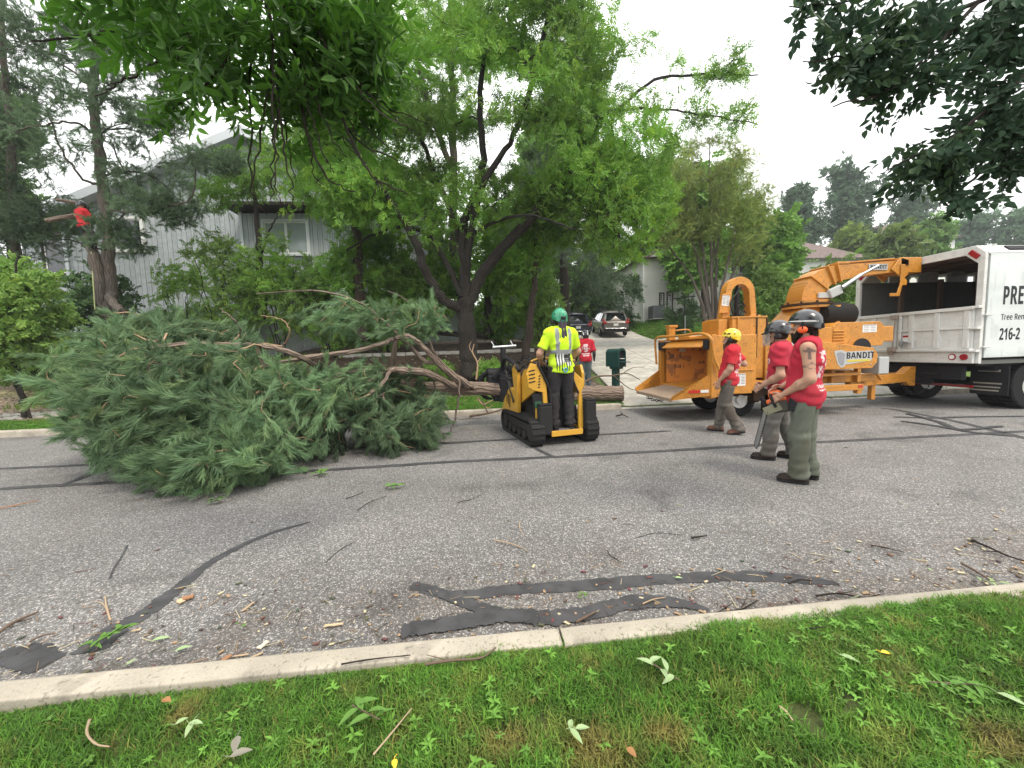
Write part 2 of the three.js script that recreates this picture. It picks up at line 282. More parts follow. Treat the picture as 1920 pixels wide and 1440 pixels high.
// ---------------------------------------------------------------- land
const driveLeft = (t) => 3.75 + 0.125 * t;
{
  const xs = [], zs = []; for (let x = -320; x < -40; x += 20) xs.push(x); for (let x = -40; x < 34; x += 0.3) xs.push(x); for (let x = 34; x <= 420; x += 12) xs.push(x);
  for (let t = 0; t < 24; t += 0.25) zs.push(-9.46 - t); for (let t = 24; t < 60; t += 3) zs.push(-9.46 - t); for (let t = 60; t <= 560; t += 25) zs.push(-9.46 - t);
  const nx = xs.length, nz = zs.length;
  const g = grid((u, v) => { const x = xs[Math.round(u * (nx - 1))], z = zs[Math.round(v * (nz - 1))], t = -z - 9.45; const onDrive = x > driveLeft(t) - 0.05 && t < 20.5 && x < 17; return [x, land(x, z) - 0.012 - (onDrive ? 0.05 : 0) + 0.05 * (fbm(x * 0.8, z * 0.8, 3) - 0.5) * (onDrive ? 0 : 1) * sstep(0, 1, t), z]; }, nx - 1, nz - 1);
  vcol(g, (x, y, z) => {
    const t = -z - 9.45, n = fbm(x * 0.7, z * 0.7, 4), m = fbm(x * 2.2 + 9, z * 2.2, 3);
    const grass = [0.085 + 0.05 * m, 0.16 + 0.05 * m, 0.03], mulch = [0.055 + 0.05 * m, 0.036 + 0.035 * m, 0.024 + 0.02 * m], dry = [0.30, 0.26, 0.12], litter = [0.26 + 0.2 * m, 0.2 + 0.15 * m, 0.14 + 0.1 * m];
    let c = grass;
    if (x < 3.6 + 0.12 * t && t > 1.25 + 0.3 * n && t < 22) { c = mulch; if (x < -8) { if (t < 3.2 + n) c = litter; else if (t < 4.4) c = dry; } }
    if (t > 24) c = [0.07, 0.13, 0.03];
    return c;
  });
  const m = part('ground', g, M.soil, scene, 'structure');
  const lawnG = grid((u, v) => { const x = lerp(-40, 40, u), z = lerp(-1.72, 60, v * v); return [x, 0.085 + 0.035 * fbm(x * 2.5, z * 2.5, 3) + 0.03 * Math.sin(x * 0.7), z]; }, 500, 90);
  vcol(lawnG, (x, y, z) => { const m = fbm(x * 3, z * 3, 4), d = 0.7 * dryAt(x, z); return [lerp(0.05, 0.16, d) + 0.04 * m, lerp(0.07, 0.12, d) + 0.04 * m, lerp(0.022, 0.05, d)]; });
  part('lawn', lawnG, M.soil, scene, 'structure');
}
// driveway of concrete slabs with open joints
{
  const d = new THREE.Group(); d.name = 'driveway'; d.userData.kind = 'structure'; scene.add(d);
  const slab = (x0, x1, t0, t1, skew0, skew1, par = d) => {
    const j = 0.012; const top = (u, v) => { const t = lerp(t0 + j, t1 - j, v), x = lerp(x0 + skew0(t) + j, x1 + skew1(t) - j, u), z = -9.45 - t; return [x, land(x, z) + 0.02 - (t < 0.1 ? 0.06 : 0), z]; };
    const g = grid(top, 6, 6), pos = g.attributes.position; const sk = []; // skirt
    for (const side of [0, 1, 2, 3]) sk.push(grid((u, v) => { const p = side === 0 ? top(u, 0) : side === 1 ? top(1, u) : side === 2 ? top(1 - u, 1) : top(0, 1 - u); return [p[0], p[1] - v * 0.1, p[2]]; }, 6, 1, (p) => [p[0] + p[2], p[1]]));
    part('slab', [g, ...sk], M.conc, par);
  };
  const sk = (t) => 0.125 * t, edge = (t) => sk(t) - 0.9 * Math.max(0, 1 - t / 1.4);
  let ts = [-0.15, 2.9, 5.6, 8.4, 11.3, 14.3, 17.3, 20.3];
  for (let r = 0; r < ts.length - 1; r++) for (let i = 0; i < (r < 5 ? 4 : 2); i++) slab(3.75 + i * 2.85, 3.75 + (i + 1) * 2.85, ts[r], ts[r + 1], i ? sk : (r === 0 ? edge : sk), sk);
  const w = new THREE.Group(); w.name = 'sidewalk'; w.userData.kind = 'structure'; scene.add(w);
  for (let x = -24; x < -5; x += 1.5) slab(x, x + 1.5, 1.55, 2.45, () => 0, () => 0, w);
}
// ---------------------------------------------------------------- plants: leaf and shoot shapes
function leafGeo(L, w, fold = 0.25, droop = 0.15, lobes = 0) { // one blade along +z from the origin, folded at the midrib
  const p = [], n = 4, rows = [];
  for (let i = 0; i <= n; i++) { const t = i / n, ww = w * (lobes ? Math.sin(Math.PI * Math.pow(t, 0.62)) * (1 + lobes * Math.cos(t * 12)) : Math.sin(Math.PI * Math.pow(t, 0.8))) * 0.5; rows.push([V(-ww, ww * fold * 2 - droop * L * t * t, t * L), V(0, -droop * L * t * t, t * L), V(ww, ww * fold * 2 - droop * L * t * t, t * L)]); }
  const tri = (a, b, c) => p.push(a.x, a.y, a.z, b.x, b.y, b.z, c.x, c.y, c.z);
  for (let i = 0; i < n; i++) { const a = rows[i], b = rows[i + 1]; if (i) { tri(a[0], a[1], b[1]); tri(a[1], a[2], b[1]); } if (i < n - 1) { tri(a[i ? 0 : 1], b[1], b[0]); tri(a[i ? 2 : 1], b[2], b[1]); } }
  const g = new THREE.BufferGeometry(); g.setAttribute('position', new THREE.Float32BufferAttribute(p, 3)); g.computeVertexNormals(); return g;
}
const M4 = (pos, dir, roll, s = 1) => { // frame with +z along dir
  const z = dir.clone().normalize(); let x = V(0, 1, 0).cross(z); if (x.lengthSq() < 1e-5) x = V(1, 0, 0); x.normalize(); const y = z.clone().cross(x);
  const m = new THREE.Matrix4().makeBasis(x, y, z).multiply(new THREE.Matrix4().makeRotationZ(roll)); return m.scale(V(s, s, s)).setPosition(pos);
};
function spray(n, twigL, L, w, spread = 0.9, stem = 0.0025, opts = {}) { // leafy twig along +z
  const gs = [];
  if (stem) gs.push(bar([0, 0, 0], [0, -0.02 * twigL, twigL], stem, stem * 0.5, 3));
  for (let i = 0; i < n; i++) {
    const t = (i + 0.6) / n, side = i % 2 ? 1 : -1, l = L * rr(0.75, 1.15);
    const a = opts.whorl ? i * 2.4 : side * spread * rr(0.8, 1.2), d = opts.whorl ? V(Math.cos(a) * spread, Math.sin(a) * spread, rr(0.4, 0.9)) : V(Math.sin(a), rr(-0.25, 0.35), Math.cos(a) * rr(0.8, 1.2));
    if (i === n - 1) d.set(rr(-0.2, 0.2), rr(-0.2, 0.1), 1);
    gs.push(leafGeo(l, w * rr(0.8, 1.15), rr(0.1, 0.4), rr(0.0, 0.35), opts.lobes || 0).applyMatrix4(M4(V(0, 0, twigL * t), d, rr(-0.6, 0.6))));
  }
  return merge(gs.map((g) => { const q = g.index ? g.toNonIndexed() : g; q.deleteAttribute('uv'); return q; }));
}
function shoot(L, needles, len, w, ang = 0.7, stem = 0.003, from = 0.25) { // pine shoot along +z: a twig and soft needles that point forward
  const p = [], nrm = [];
  for (let i = 0; i < needles; i++) {
    const t = from + (1 - from) * Math.pow(rnd(), 0.8), a = rnd() * 6.283, sp = ang * rr(0.5, 1.2) * (1.15 - 0.5 * t), d = V(Math.cos(a) * Math.sin(sp), Math.sin(a) * Math.sin(sp), Math.cos(sp)), l = len * rr(0.7, 1.15);
    const o = V(0, 0, L * t), mid = o.clone().addScaledVector(d, l * 0.6).add(V(0, -0.05 * l, 0)), e = o.clone().addScaledVector(d, l).add(V(0, -0.22 * l, 0)), s = d.clone().cross(V(rr(-1, 1), rr(-1, 1), rr(-1, 1))).normalize().multiplyScalar(w / 2);
    const q = (a2, b, c) => p.push(a2.x, a2.y, a2.z, b.x, b.y, b.z, c.x, c.y, c.z);
    q(o.clone().sub(s), o.clone().add(s), mid.clone().add(s)); q(o.clone().sub(s), mid.clone().add(s), mid.clone().sub(s)); q(mid.clone().sub(s), mid.clone().add(s), e);
  }
  const g = new THREE.BufferGeometry(); g.setAttribute('position', new THREE.Float32BufferAttribute(p, 3)); g.computeVertexNormals();
  if (!stem) return g; const st = bar([0, 0, 0], [0, 0, L], stem, stem * 0.6, 4).toNonIndexed(); st.deleteAttribute('uv'); return merge([g, st]);
}
// a branching skeleton: given limbs, then every twig end grows from the nearest wood, thickness by the number of ends it carries
function skeleton(limbs, ends, o = {}) {
  const N = [], step = o.step || 0.35; // {p, parent, r0 (given radius), kids}
  const add = (p, parent, r0 = 0) => { N.push({ p, parent, r0, tips: 0 }); return N.length - 1; };
  const nearest = (q) => { let b = -1, bd = 1e9; for (let i = 0; i < N.length; i++) { const p = N[i].p, dx = p.x - q.x, dy = p.y - q.y, dz = p.z - q.z; let d = dx * dx + dy * dy + dz * dz; if (d < bd) { if (o.below && p.y > q.y + 0.3) d *= o.below; if (d < bd) { bd = d; b = i; } } } return b; };
  for (const L of limbs) {
    const pts = curve(L.p, Math.max(4, Math.round(L.p.length * 5))); let par = N.length ? nearest(pts[0]) : -1;
    pts.forEach((p, i) => { const f = i / (pts.length - 1), w = L.wob ?? 0.04; if (par >= 0 && i === 0 && p.distanceTo(N[par].p) < 0.02) return; if (i) p.add(V(gauss() * w, gauss() * w * 0.5, gauss() * w)); par = add(p, par, lerp(L.r[0], L.r[1], Math.pow(f, L.pow || 0.8))); });
  }
  const base = N.length, D = ends.map((e) => { let b = 1e9; for (let i = 0; i < base; i++) b = Math.min(b, N[i].p.distanceToSquared(e)); return b; });
  const order = ends.map((_, i) => i).sort((a, b) => D[a] - D[b]), tips = [];
  for (const i of order) {
    const e = ends[i], k = nearest(e), s = N[k].p, dist = s.distanceTo(e); if (dist < 0.08) { tips.push({ p: e, d: e.clone().sub(s).normalize(), k }); continue; }
    const pd = N[k].parent >= 0 ? s.clone().sub(N[N[k].parent].p).normalize() : V(0, 1, 0), ctrl = s.clone().addScaledVector(pd, dist * 0.35).add(V(0, (o.arch ?? 0.15) * dist, 0)); ctrl.lerp(e, 0.15);
    const n = Math.max(2, Math.ceil(dist / step)); let par = k;
    for (let j = 1; j <= n; j++) { const t = j / n, q = s.clone().multiplyScalar((1 - t) * (1 - t)).addScaledVector(ctrl, 2 * t * (1 - t)).addScaledVector(e, t * t); if (j < n) q.add(V(gauss(), gauss(), gauss()).multiplyScalar(step * 0.08)); par = add(q, par); }
    tips.push({ p: e, d: e.clone().sub(N[N[par].parent].p).normalize(), k: par });
  }
  const kids = N.map(() => []); N.forEach((n, i) => { if (n.parent >= 0) kids[n.parent].push(i); });
  for (const t of tips) N[t.k].tips++; for (let i = N.length - 1; i >= 0; i--) if (N[i].parent >= 0) N[N[i].parent].tips += N[i].tips;
  const rT = o.rTip || 0.004, ex = o.exp || 0.42, rad = N.map((n) => Math.max(n.r0, rT * Math.pow(Math.max(1, n.tips), ex)));
  for (let i = 0; i < N.length; i++) if (!N[i].r0 && N[i].parent >= 0) rad[i] = Math.min(rad[i], rad[N[i].parent] * 0.92);
  const thick = [], thin = [];
  const walk = (start, par) => { // iterative chains
    const st = [[start, par]];
    while (st.length) {
      let [i, pr] = st.pop(); const pts = [], rs = []; if (pr >= 0) { pts.push(N[pr].p); rs.push(Math.min(rad[pr], rad[i] * 1.25)); }
      while (true) { pts.push(N[i].p); rs.push(rad[i]); const ks = kids[i]; if (!ks.length) break; let m = ks[0]; for (const k of ks) if (rad[k] > rad[m] || (rad[k] === rad[m] && N[k].tips > N[m].tips)) m = k; for (const k of ks) if (k !== m) st.push([k, i]); i = m; }
      if (pts.length > 1) { const r = rs[0]; (r > (o.thick || 0.05) ? thick : thin).push(tube(pts, rs, r > 0.12 ? 12 : r > 0.04 ? 7 : r > 0.012 ? 4 : 3, r > 0.06 ? 0.12 : 0, r > 0.03)); }
    }
  };
  N.forEach((n, i) => { if (n.parent < 0) walk(i, -1); });
  return { N, rad, tips, thick: thick.length ? merge(thick) : null, thin: thin.length ? merge(thin) : null };
}
function inBlobs(blobs) { // points in ellipsoids, more of them near the skin, gathered in loose clumps
  const out = [];
  for (const b of blobs) for (let i = 0, tries = 0; i < b.n && tries < b.n * 30; tries++) {
    const u = V(gauss(), gauss(), gauss()).normalize().multiplyScalar(Math.pow(rnd(), b.pow || 0.45)), p = V(b.c[0] + u.x * b.r[0], b.c[1] + u.y * b.r[1], b.c[2] + u.z * b.r[2]);
    const cl = fbm(p.x * (b.f || 0.9) + p.z * 0.61, p.y * (b.f || 0.9) + p.z * 0.47 + 17, 2); if (cl < (b.gap ?? 0.4)) continue; if (b.floor !== undefined && p.y < b.floor) continue; out.push(p); i++;
  }
  return out;
}
function plantLeaves(name, geos, mat, parent, tips, o) { // sprays at and behind every twig end
  const per = geos.map(() => []), cols = geos.map(() => []), c0 = o.tint || [0.75, 1.25];
  for (const t of tips) for (let k = 0; k < o.per; k++) {
    const back = rnd() * (o.back ?? 0.5), j = o.jit ?? 0.12, p = t.p.clone().addScaledVector(t.d, -back + 0.05).add(V(gauss() * j, gauss() * j, gauss() * j));
    const sp = o.spread ?? 0.8, d = t.d.clone().add(V(gauss() * sp, gauss() * sp - (o.droop ?? 0.2), gauss() * sp)); if (o.bias) d.add(o.bias); if (d.lengthSq() < 0.01) d.set(0, -1, 0.2);
    const g = Math.floor(rnd() * geos.length); per[g].push(M4(p, d, o.flat ? gauss() * 0.5 : rnd() * 6.28, rr(0.75, 1.2) * (o.size || 1)));
    const n = fbm(p.x * 0.7 + 3, p.y * 0.7 + p.z * 0.5, 3), v = lerp(c0[0], c0[1], clamp(n * 1.5 - 0.25 + gauss() * 0.18, 0, 1)), y = (o.yellow || 0) * (rnd() < 0.12 ? 2.5 : 1) * rnd(); cols[g].push(lin(v * (1 + y), v * (1 + 0.4 * y), v * (1 - 0.3 * y)));
  }
  geos.forEach((g, i) => { if (per[i].length) inst(name, g, mat, per[i], parent, cols[i]); });
}
const G = { // shared sprays
  ash: [0, 1, 2, 3].map(() => spray(9, 0.24, 0.12, 0.034, 0.85, 0.0025)),
  broad: [0, 1, 2].map(() => spray(7, 0.2, 0.1, 0.062, 0.9, 0.003)),
  small: [0, 1, 2].map(() => spray(10, 0.26, 0.07, 0.04, 0.9, 0.003)),
  locust: [0, 1, 2].map(() => spray(15, 0.28, 0.06, 0.026, 1.1, 0.002)),
  far: [0, 1, 2].map(() => spray(12, 0.7, 0.3, 0.2, 1.1, 0)),
  maple: [0, 1, 2].map(() => spray(6, 0.2, 0.13, 0.12, 1.0, 0.003, { lobes: 0.18 })),
  pine: [0, 1, 2].map(() => shoot(0.24, 34, 0.12, 0.007, 0.75)),
  spruce: [0, 1, 2].map(() => spray(14, 0.45, 0.11, 0.02, 0.8, 0.005)),
};
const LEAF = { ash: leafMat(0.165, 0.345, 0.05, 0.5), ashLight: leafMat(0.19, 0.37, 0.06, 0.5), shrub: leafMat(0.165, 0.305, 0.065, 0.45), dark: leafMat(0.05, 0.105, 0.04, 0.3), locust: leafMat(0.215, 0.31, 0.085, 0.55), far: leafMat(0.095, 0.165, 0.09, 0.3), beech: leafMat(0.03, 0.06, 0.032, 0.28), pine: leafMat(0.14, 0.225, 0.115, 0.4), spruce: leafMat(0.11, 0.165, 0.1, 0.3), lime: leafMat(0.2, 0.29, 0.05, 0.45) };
function tree(name, label, cat, o) {
  const t = thing(name, label, cat, [0, 0, 0], 0, o.group);
  const ends = [...(o.ends || []), ...inBlobs(o.blobs || [])], sk = skeleton(o.limbs, ends, o.sk || {});
  if (sk.thick) part('trunk', sk.thick, o.bark, t);
  if (sk.thin) part('branches', sk.thin, o.twig || o.bark, t, 'stuff');
  plantLeaves(o.leafName || 'leaves', o.geos, o.leaf, t, sk.tips, o.lv);
  return { t, sk };
}
const px3 = (list, z) => list.map(([x, y, dz]) => { const p = atZ(x, y, z + (dz || 0)); return [p.x, p.y, p.z]; });
const blob = (x, y, z, rx, ry, rz, n, extra = {}) => { const p = atZ(x, y, z), k = Math.abs(z) / 720; return { c: [p.x, p.y, p.z], r: [rx * k, ry * k, rz], n, ...extra }; };

// ---------------------------------------------------------------- the street tree in the middle
{
  const z = -12.4, b = (p, r, pow) => ({ p, r, pow });
  tree('street_tree', 'large multi-limbed leafy tree with dark trunk standing behind the mini loader', 'tree', {
    bark: M.barkDark, twig: M.twigDark, geos: G.ash, leaf: LEAF.ash,
    limbs: [
      b(px3([[884, 712], [880, 660], [874, 600], [872, 555]], z), [0.36, 0.25], 0.35),
      b(px3([[873, 560], [872, 500], [869, 430], [890, 370], [905, 300], [900, 200], [905, 90], [900, -30]], z), [0.2, 0.05]),
      b(px3([[878, 575], [905, 512], [955, 452, 0.3], [1005, 395, 0.5], [1062, 320, 0.8]], z), [0.19, 0.13]),
      b(px3([[1062, 320, 0.8], [1110, 350, 1.1], [1150, 420, 1.3], [1165, 470, 1.4]], z), [0.09, 0.03]),
      b(px3([[1062, 320, 0.8], [1075, 250, 0.9], [1130, 215, 0.5], [1160, 205], [1230, 150, -0.4], [1340, 140, -0.6], [1420, 140, -0.8]], z), [0.11, 0.02]),
      b(px3([[1160, 208], [1210, 203, 0.3], [1300, 212, 0.4], [1420, 232, 0.4]], z), [0.05, 0.015]),
      b(px3([[865, 580], [830, 560, 0.3], [795, 500, 0.6], [780, 455, 0.8], [755, 410, 1.0]], z), [0.16, 0.1]),
      b(px3([[868, 560], [835, 490, -0.3], [800, 440, -0.5], [755, 425, -0.6], [700, 440, -0.6], [650, 470, -0.4]], z), [0.11, 0.03]),
      b(px3([[755, 410, 1.0], [700, 330, 1.4], [650, 260, 1.5], [600, 200, 1.5]], z), [0.08, 0.03]),
      b(px3([[871, 520], [905, 350, 0.6], [960, 260, 1.0], [1000, 150, 1.2], [1030, 30, 1.2]], z), [0.12, 0.04]),
      b(px3([[870, 480], [840, 380, -0.6], [800, 290, -1.0], [760, 180, -1.2], [740, 60, -1.2]], z), [0.11, 0.04]),
      b(px3([[880, 440], [940, 412, 0.9], [1000, 405, 1.8], [1080, 430, 2.4]], z), [0.06, 0.02]),
    ],
    blobs: [blob(880, 260, z, 300, 170, 3.4, 720, { gap: 0.42 }), blob(700, 300, z + 0.5, 190, 150, 2.4, 330, { gap: 0.44 }), blob(1080, 260, z + 0.6, 180, 165, 2.6, 520, { gap: 0.4 }), blob(1160, 390, z + 1, 115, 110, 2.0, 260, { gap: 0.41 }), blob(1235, 330, z + 0.6, 50, 70, 1.2, 60), blob(680, 390, z + 0.6, 90, 80, 1.6, 100),
      blob(880, 110, z, 250, 120, 3.0, 520), blob(1030, 70, z, 130, 120, 2.4, 280), blob(1190, 300, z, 70, 60, 1.6, 60), blob(850, 385, z - 1, 160, 40, 1.2, 50), blob(1340, 130, z - 0.6, 90, 45, 0.6, 44), blob(1350, 215, z + 0.3, 80, 24, 0.5, 30), blob(1150, 90, z - 0.5, 90, 80, 1.2, 46)],
    sk: { step: 0.4, rTip: 0.006, arch: 0.18 }, lv: { per: 7, back: 0.7, jit: 0.2, spread: 0.75, droop: 0.25, tint: [0.65, 1.35], yellow: 0.3 },
  });
}
// ---------------------------------------------------------------- trees near the house on the left
const pineTree = (name, label, o) => tree(name, label, 'pine tree', { bark: M.barkGrey, twig: M.barkDark, geos: G.pine, leaf: LEAF.pine, leafName: 'needles', ...o });
{
  const z = -14, b = (p, r, pow) => ({ p, r, pow });
  pineTree('pine_tree', 'sparse twin-trunked pine with one trunk cut off short beside the grey house', {
    limbs: [
      b(px3([[212, 600], [205, 520], [200, 440], [192, 340], [180, 240], [174, 150], [186, 60], [196, -60]], z), [0.2, 0.08]),
      b(px3([[196, 590], [185, 530, 0.2], [172, 460, 0.2], [163, 420, 0.2], [158, 385, 0.2]], z), [0.17, 0.12]),
      b(px3([[205, 545], [213, 570, 0.4], [230, 584, 0.8]], z), [0.14, 0.1]),
      b(px3([[192, 345], [160, 338, 0.6], [120, 290, 1.0], [90, 210, 1.2]], z), [0.05, 0.02]),
      b(px3([[200, 392], [240, 398, 0.7], [290, 388, 1.2], [350, 380, 1.6]], z), [0.045, 0.015]),
      b(px3([[194, 330], [240, 322, 0.6], [290, 332, 1.0], [330, 370, 1.3]], z), [0.04, 0.014]),
      b(px3([[180, 250], [140, 230, 0.5], [80, 235, 0.9], [20, 250, 1.2]], z), [0.045, 0.015]),
      b(px3([[178, 200], [230, 150, 0.4], [290, 120, 0.8]], z), [0.045, 0.015]), b(px3([[180, 250], [230, 240, -0.5], [300, 260, -0.8]], z), [0.04, 0.012]),
      b(px3([[176, 170], [130, 130, -0.3], [60, 90, -0.6], [0, 40, -1]], z), [0.045, 0.015]), b(px3([[184, 80], [240, 20, 0.4], [300, -20, 0.7]], z), [0.04, 0.012]), b(px3([[203, 470], [170, 462, 0.8], [130, 450, 1.2], [90, 456, 1.4]], z), [0.03, 0.012]),
    ],
    blobs: [blob(60, 90, z, 110, 80, 2.0, 90, { gap: 0.48 }), blob(230, 200, z + 0.4, 110, 70, 1.8, 100, { gap: 0.47 }), blob(330, 390, z + 1.2, 90, 34, 1.0, 80), blob(260, 330, z + 0.8, 80, 50, 1.2, 40), blob(280, 100, z + 0.6, 110, 90, 1.8, 120, { gap: 0.46 }), blob(60, 250, z + 0.8, 80, 50, 1.2, 50, { gap: 0.46 }), blob(150, 60, z, 110, 60, 1.6, 50, { gap: 0.46 }), blob(240, 440, z + 0.9, 60, 30, 0.8, 36), blob(400, 330, z + 1.4, 70, 40, 0.9, 44, { gap: 0.46 }), blob(300, 250, z + 1, 70, 40, 1, 40, { gap: 0.48 })],
    sk: { step: 0.35, rTip: 0.005, arch: 0.05 }, lv: { per: 9, back: 0.5, jit: 0.1, spread: 0.8, droop: -0.05, tint: [0.55, 1.25] },
  });
  pineTree('pine_tree', 'dense dark pine at the far left edge behind the young tree', {
    limbs: [b(px3([[40, 620], [30, 450], [20, 250], [5, 60], [0, -80]], -15.5), [0.17, 0.06])],
    blobs: [blob(30, 360, -15.2, 90, 110, 1.8, 150, { gap: 0.45 }), blob(10, 220, -15.2, 90, 100, 1.8, 80, { gap: 0.47 }), blob(80, 430, -14.8, 60, 50, 1.0, 60, { gap: 0.44 }), blob(10, 70, -15, 110, 80, 1.8, 60, { gap: 0.48 }), blob(-60, 420, -15, 100, 120, 1.6, 90, { gap: 0.44 })],
    sk: { step: 0.4, rTip: 0.006, arch: 0.04 }, lv: { per: 11, back: 0.6, jit: 0.14, spread: 0.8, droop: 0, tint: [0.45, 1.0] },
  });
  tree('young_tree', 'young staked maple with a leaning thin trunk on the far verge', 'tree', {
    bark: M.barkDark, twig: M.barkDark, geos: G.broad, leaf: LEAF.shrub,
    limbs: [b(px3([[47, 782], [38, 730], [28, 690], [22, 640], [20, 560], [30, 480]], -11.0), [0.07, 0.02])],
    blobs: [blob(25, 570, -11, 62, 80, 1.0, 120), blob(10, 640, -10.8, 74, 48, 0.9, 80), blob(35, 500, -11, 46, 56, 0.7, 55), blob(-50, 570, -11, 60, 90, 1.0, 60)], sk: { step: 0.25, rTip: 0.004 }, lv: { per: 6, back: 0.4, jit: 0.12, droop: 0.3, tint: [0.6, 1.3], yellow: 0.3 },
  });
  const st = thing('tree_stake', 'short dark stake tied to the young maple on the verge', 'stake', [-11.55, 0.2, -10.95]);
  part('post', [bar([0, 0, 0], [-0.16, 1.1, 0.02], 0.03, 0.028, 7)], M.twigDark, st); part('tie', [bar([-0.13, 0.92, 0.02], [-0.36, 0.94, -0.1], 0.014, 0.014, 5)], M.twigDark, st);
  const leafyTree = (name, label, limbs, blobs, leaf, geos, bark, lv, sk, group, cat = 'tree') => tree(name, label, cat, { bark, twig: M.barkDark, geos, leaf, limbs, blobs, sk: { step: 0.35, rTip: 0.005, arch: 0.15, ...sk }, lv: { per: 7, back: 0.5, jit: 0.16, droop: 0.2, tint: [0.6, 1.3], yellow: 0.2, ...lv }, group });
  leafyTree('bed_tree', 'leafy tree with rough brown trunk standing between the fallen pine and the fence', [b(px3([[680, 640], [676, 570], [670, 480], [668, 400], [660, 300], [665, 200]], -13.6), [0.2, 0.08])],
    [blob(660, 330, -13.8, 90, 110, 1.8, 260), blob(590, 260, -14, 90, 80, 1.8, 140), blob(700, 460, -13.8, 70, 80, 1.5, 130), blob(640, 500, -13.4, 40, 50, 0.8, 60)], LEAF.ash, G.ash, M.bark);
  leafyTree('slender_tree', 'slender dark-stemmed tree in front of the house window', [b(px3([[492, 600], [489, 500], [484, 440], [480, 380], [470, 300]], -15.6), [0.15, 0.05]), b(px3([[489, 480], [505, 430], [520, 400]], -15.6), [0.05, 0.02])],
    [blob(470, 330, -15.6, 60, 50, 1.3, 90), blob(420, 370, -15.6, 50, 34, 1.0, 40, { gap: 0.45 })], LEAF.ash, G.ash, M.barkDark);
  leafyTree('back_tree', 'tall leafy tree rising behind the central street tree', [b(px3([[852, 560], [850, 300], [848, 140], [842, -60]], -16), [0.2, 0.08]), b(px3([[850, 330], [800, 180], [770, 60], [755, -60]], -16), [0.13, 0.05])],
    [blob(840, 60, -16, 150, 120, 2.4, 330, { gap: 0.42 }), blob(760, 160, -16, 120, 110, 2.4, 220), blob(930, 110, -16, 120, 110, 2.2, 180)], LEAF.ashLight, G.ash, M.barkGrey, { per: 6 });
  leafyTree('thin_tree', 'thin leaning tree with bare lower trunk just left of the operator', [b(px3([[986, 672], [994, 600], [1002, 530], [1006, 450], [1000, 380]], -13.0), [0.15, 0.06])],
    [blob(1010, 440, -13.2, 60, 60, 1.3, 110), blob(960, 500, -13.4, 50, 40, 1, 60)], LEAF.ash, G.ash, M.bark);
  leafyTree('low_tree', 'low bright green tree in front of the fence behind the street tree', [b(px3([[914, 630], [914, 570], [908, 520]], -15.4), [0.17, 0.1]), b(px3([[770, 620], [775, 560], [770, 500]], -15), [0.1, 0.04])],
    [blob(880, 500, -15, 90, 70, 1.5, 230), blob(760, 480, -15, 90, 90, 1.4, 240), blob(800, 560, -14.6, 70, 36, 1, 90), blob(940, 540, -15, 50, 34, 1, 70)], LEAF.ashLight, G.broad, M.barkDark, { per: 7 });
  // spruce by the drive
  const sp = []; const spb = [];
  sp.push(b(px3([[1060, 640], [1058, 540], [1054, 430], [1050, 300], [1046, 160]], -21), [0.32, 0.08]));
  for (let i = 0; i < 30; i++) { const f = i / 29, y = lerp(4.9, 16, f), a = i * 2.4, L = lerp(4.4, 1.2, f), c = atZ(1056, 540, -21); for (let k = 0; k < 3; k++) { const aa = a + k * 2.09 + rr(-0.3, 0.3); for (let j = 0; j < 7; j++) { const s = (0.35 + 0.65 * (j + rnd()) / 7) * L; spb.push(V(c.x + Math.cos(aa) * s + gauss() * 0.35, y - s * 0.3 + gauss() * 0.2, c.z + Math.sin(aa) * s + gauss() * 0.35)); } } }
  tree('spruce_tree', 'big grey-green spruce with drooping boughs beside the driveway and parked cars', 'spruce tree', { bark: M.barkDark, twig: M.barkDark, geos: G.spruce, leaf: LEAF.spruce, leafName: 'needles', limbs: sp, ends: spb, sk: { step: 0.4, rTip: 0.006, arch: 0.02 }, lv: { per: 12, back: 1.2, jit: 0.25, spread: 0.5, droop: 0.35, tint: [0.55, 1.35] } });
}
// ---------------------------------------------------------------- shrubs
function shrub(name, label, at, r, h, n, leaf, geos, lv = {}, group) {
  const [x, z] = at, y = land(x, z), limbs = []; for (let i = 0; i < 5; i++) { const a = i * 1.26 + rnd(), s = r[0] * 0.55; limbs.push({ p: [[x + Math.cos(a) * 0.08, y - 0.05, z + Math.sin(a) * 0.08], [x + Math.cos(a) * s * 0.5, y + h * 0.4, z + Math.sin(a) * s * 0.5], [x + Math.cos(a) * s, y + h * 0.75, z + Math.sin(a) * s]], r: [0.03, 0.008] }); }
  return tree(name, label, 'shrub', { bark: M.barkDark, twig: M.barkDark, geos, leaf, limbs, blobs: [{ c: [x, y + h * 0.55, z], r: [r[0], h * 0.5, r[1]], n, gap: 0.36, floor: y + 0.1 }], sk: { step: 0.25, rTip: 0.004, thick: 0.02 }, lv: { per: 7, back: 0.35, jit: 0.12, droop: 0.25, tint: [0.55, 1.35], yellow: 0.25, ...lv }, group });
}
shrub('shrub', 'pale green open shrub against the grey house right of the pine trunks', [-9.4, -15.4], [1.4, 0.9], 4.9, 300, LEAF.shrub, G.small);
shrub('shrub', 'light green shrub close behind the twin pine trunks', [-11.0, -15.8], [1.1, 0.8], 3.9, 210, LEAF.ashLight, G.small);
shrub('shrub', 'tall loose green shrub in front of the gable wall', [-7.3, -15.2], [1.5, 1.0], 4.4, 300, LEAF.ashLight, G.small);
shrub('shrub', 'dark green low shrub under the house window', [-5.2, -14.6], [1.5, 1.0], 3.1, 250, LEAF.shrub, G.broad);
shrub('shrub', 'bright leafy shrub right of the house window behind the rough brown trunk', [-3.2, -14.8], [1.3, 1.0], 3.2, 220, LEAF.ash, G.ash);
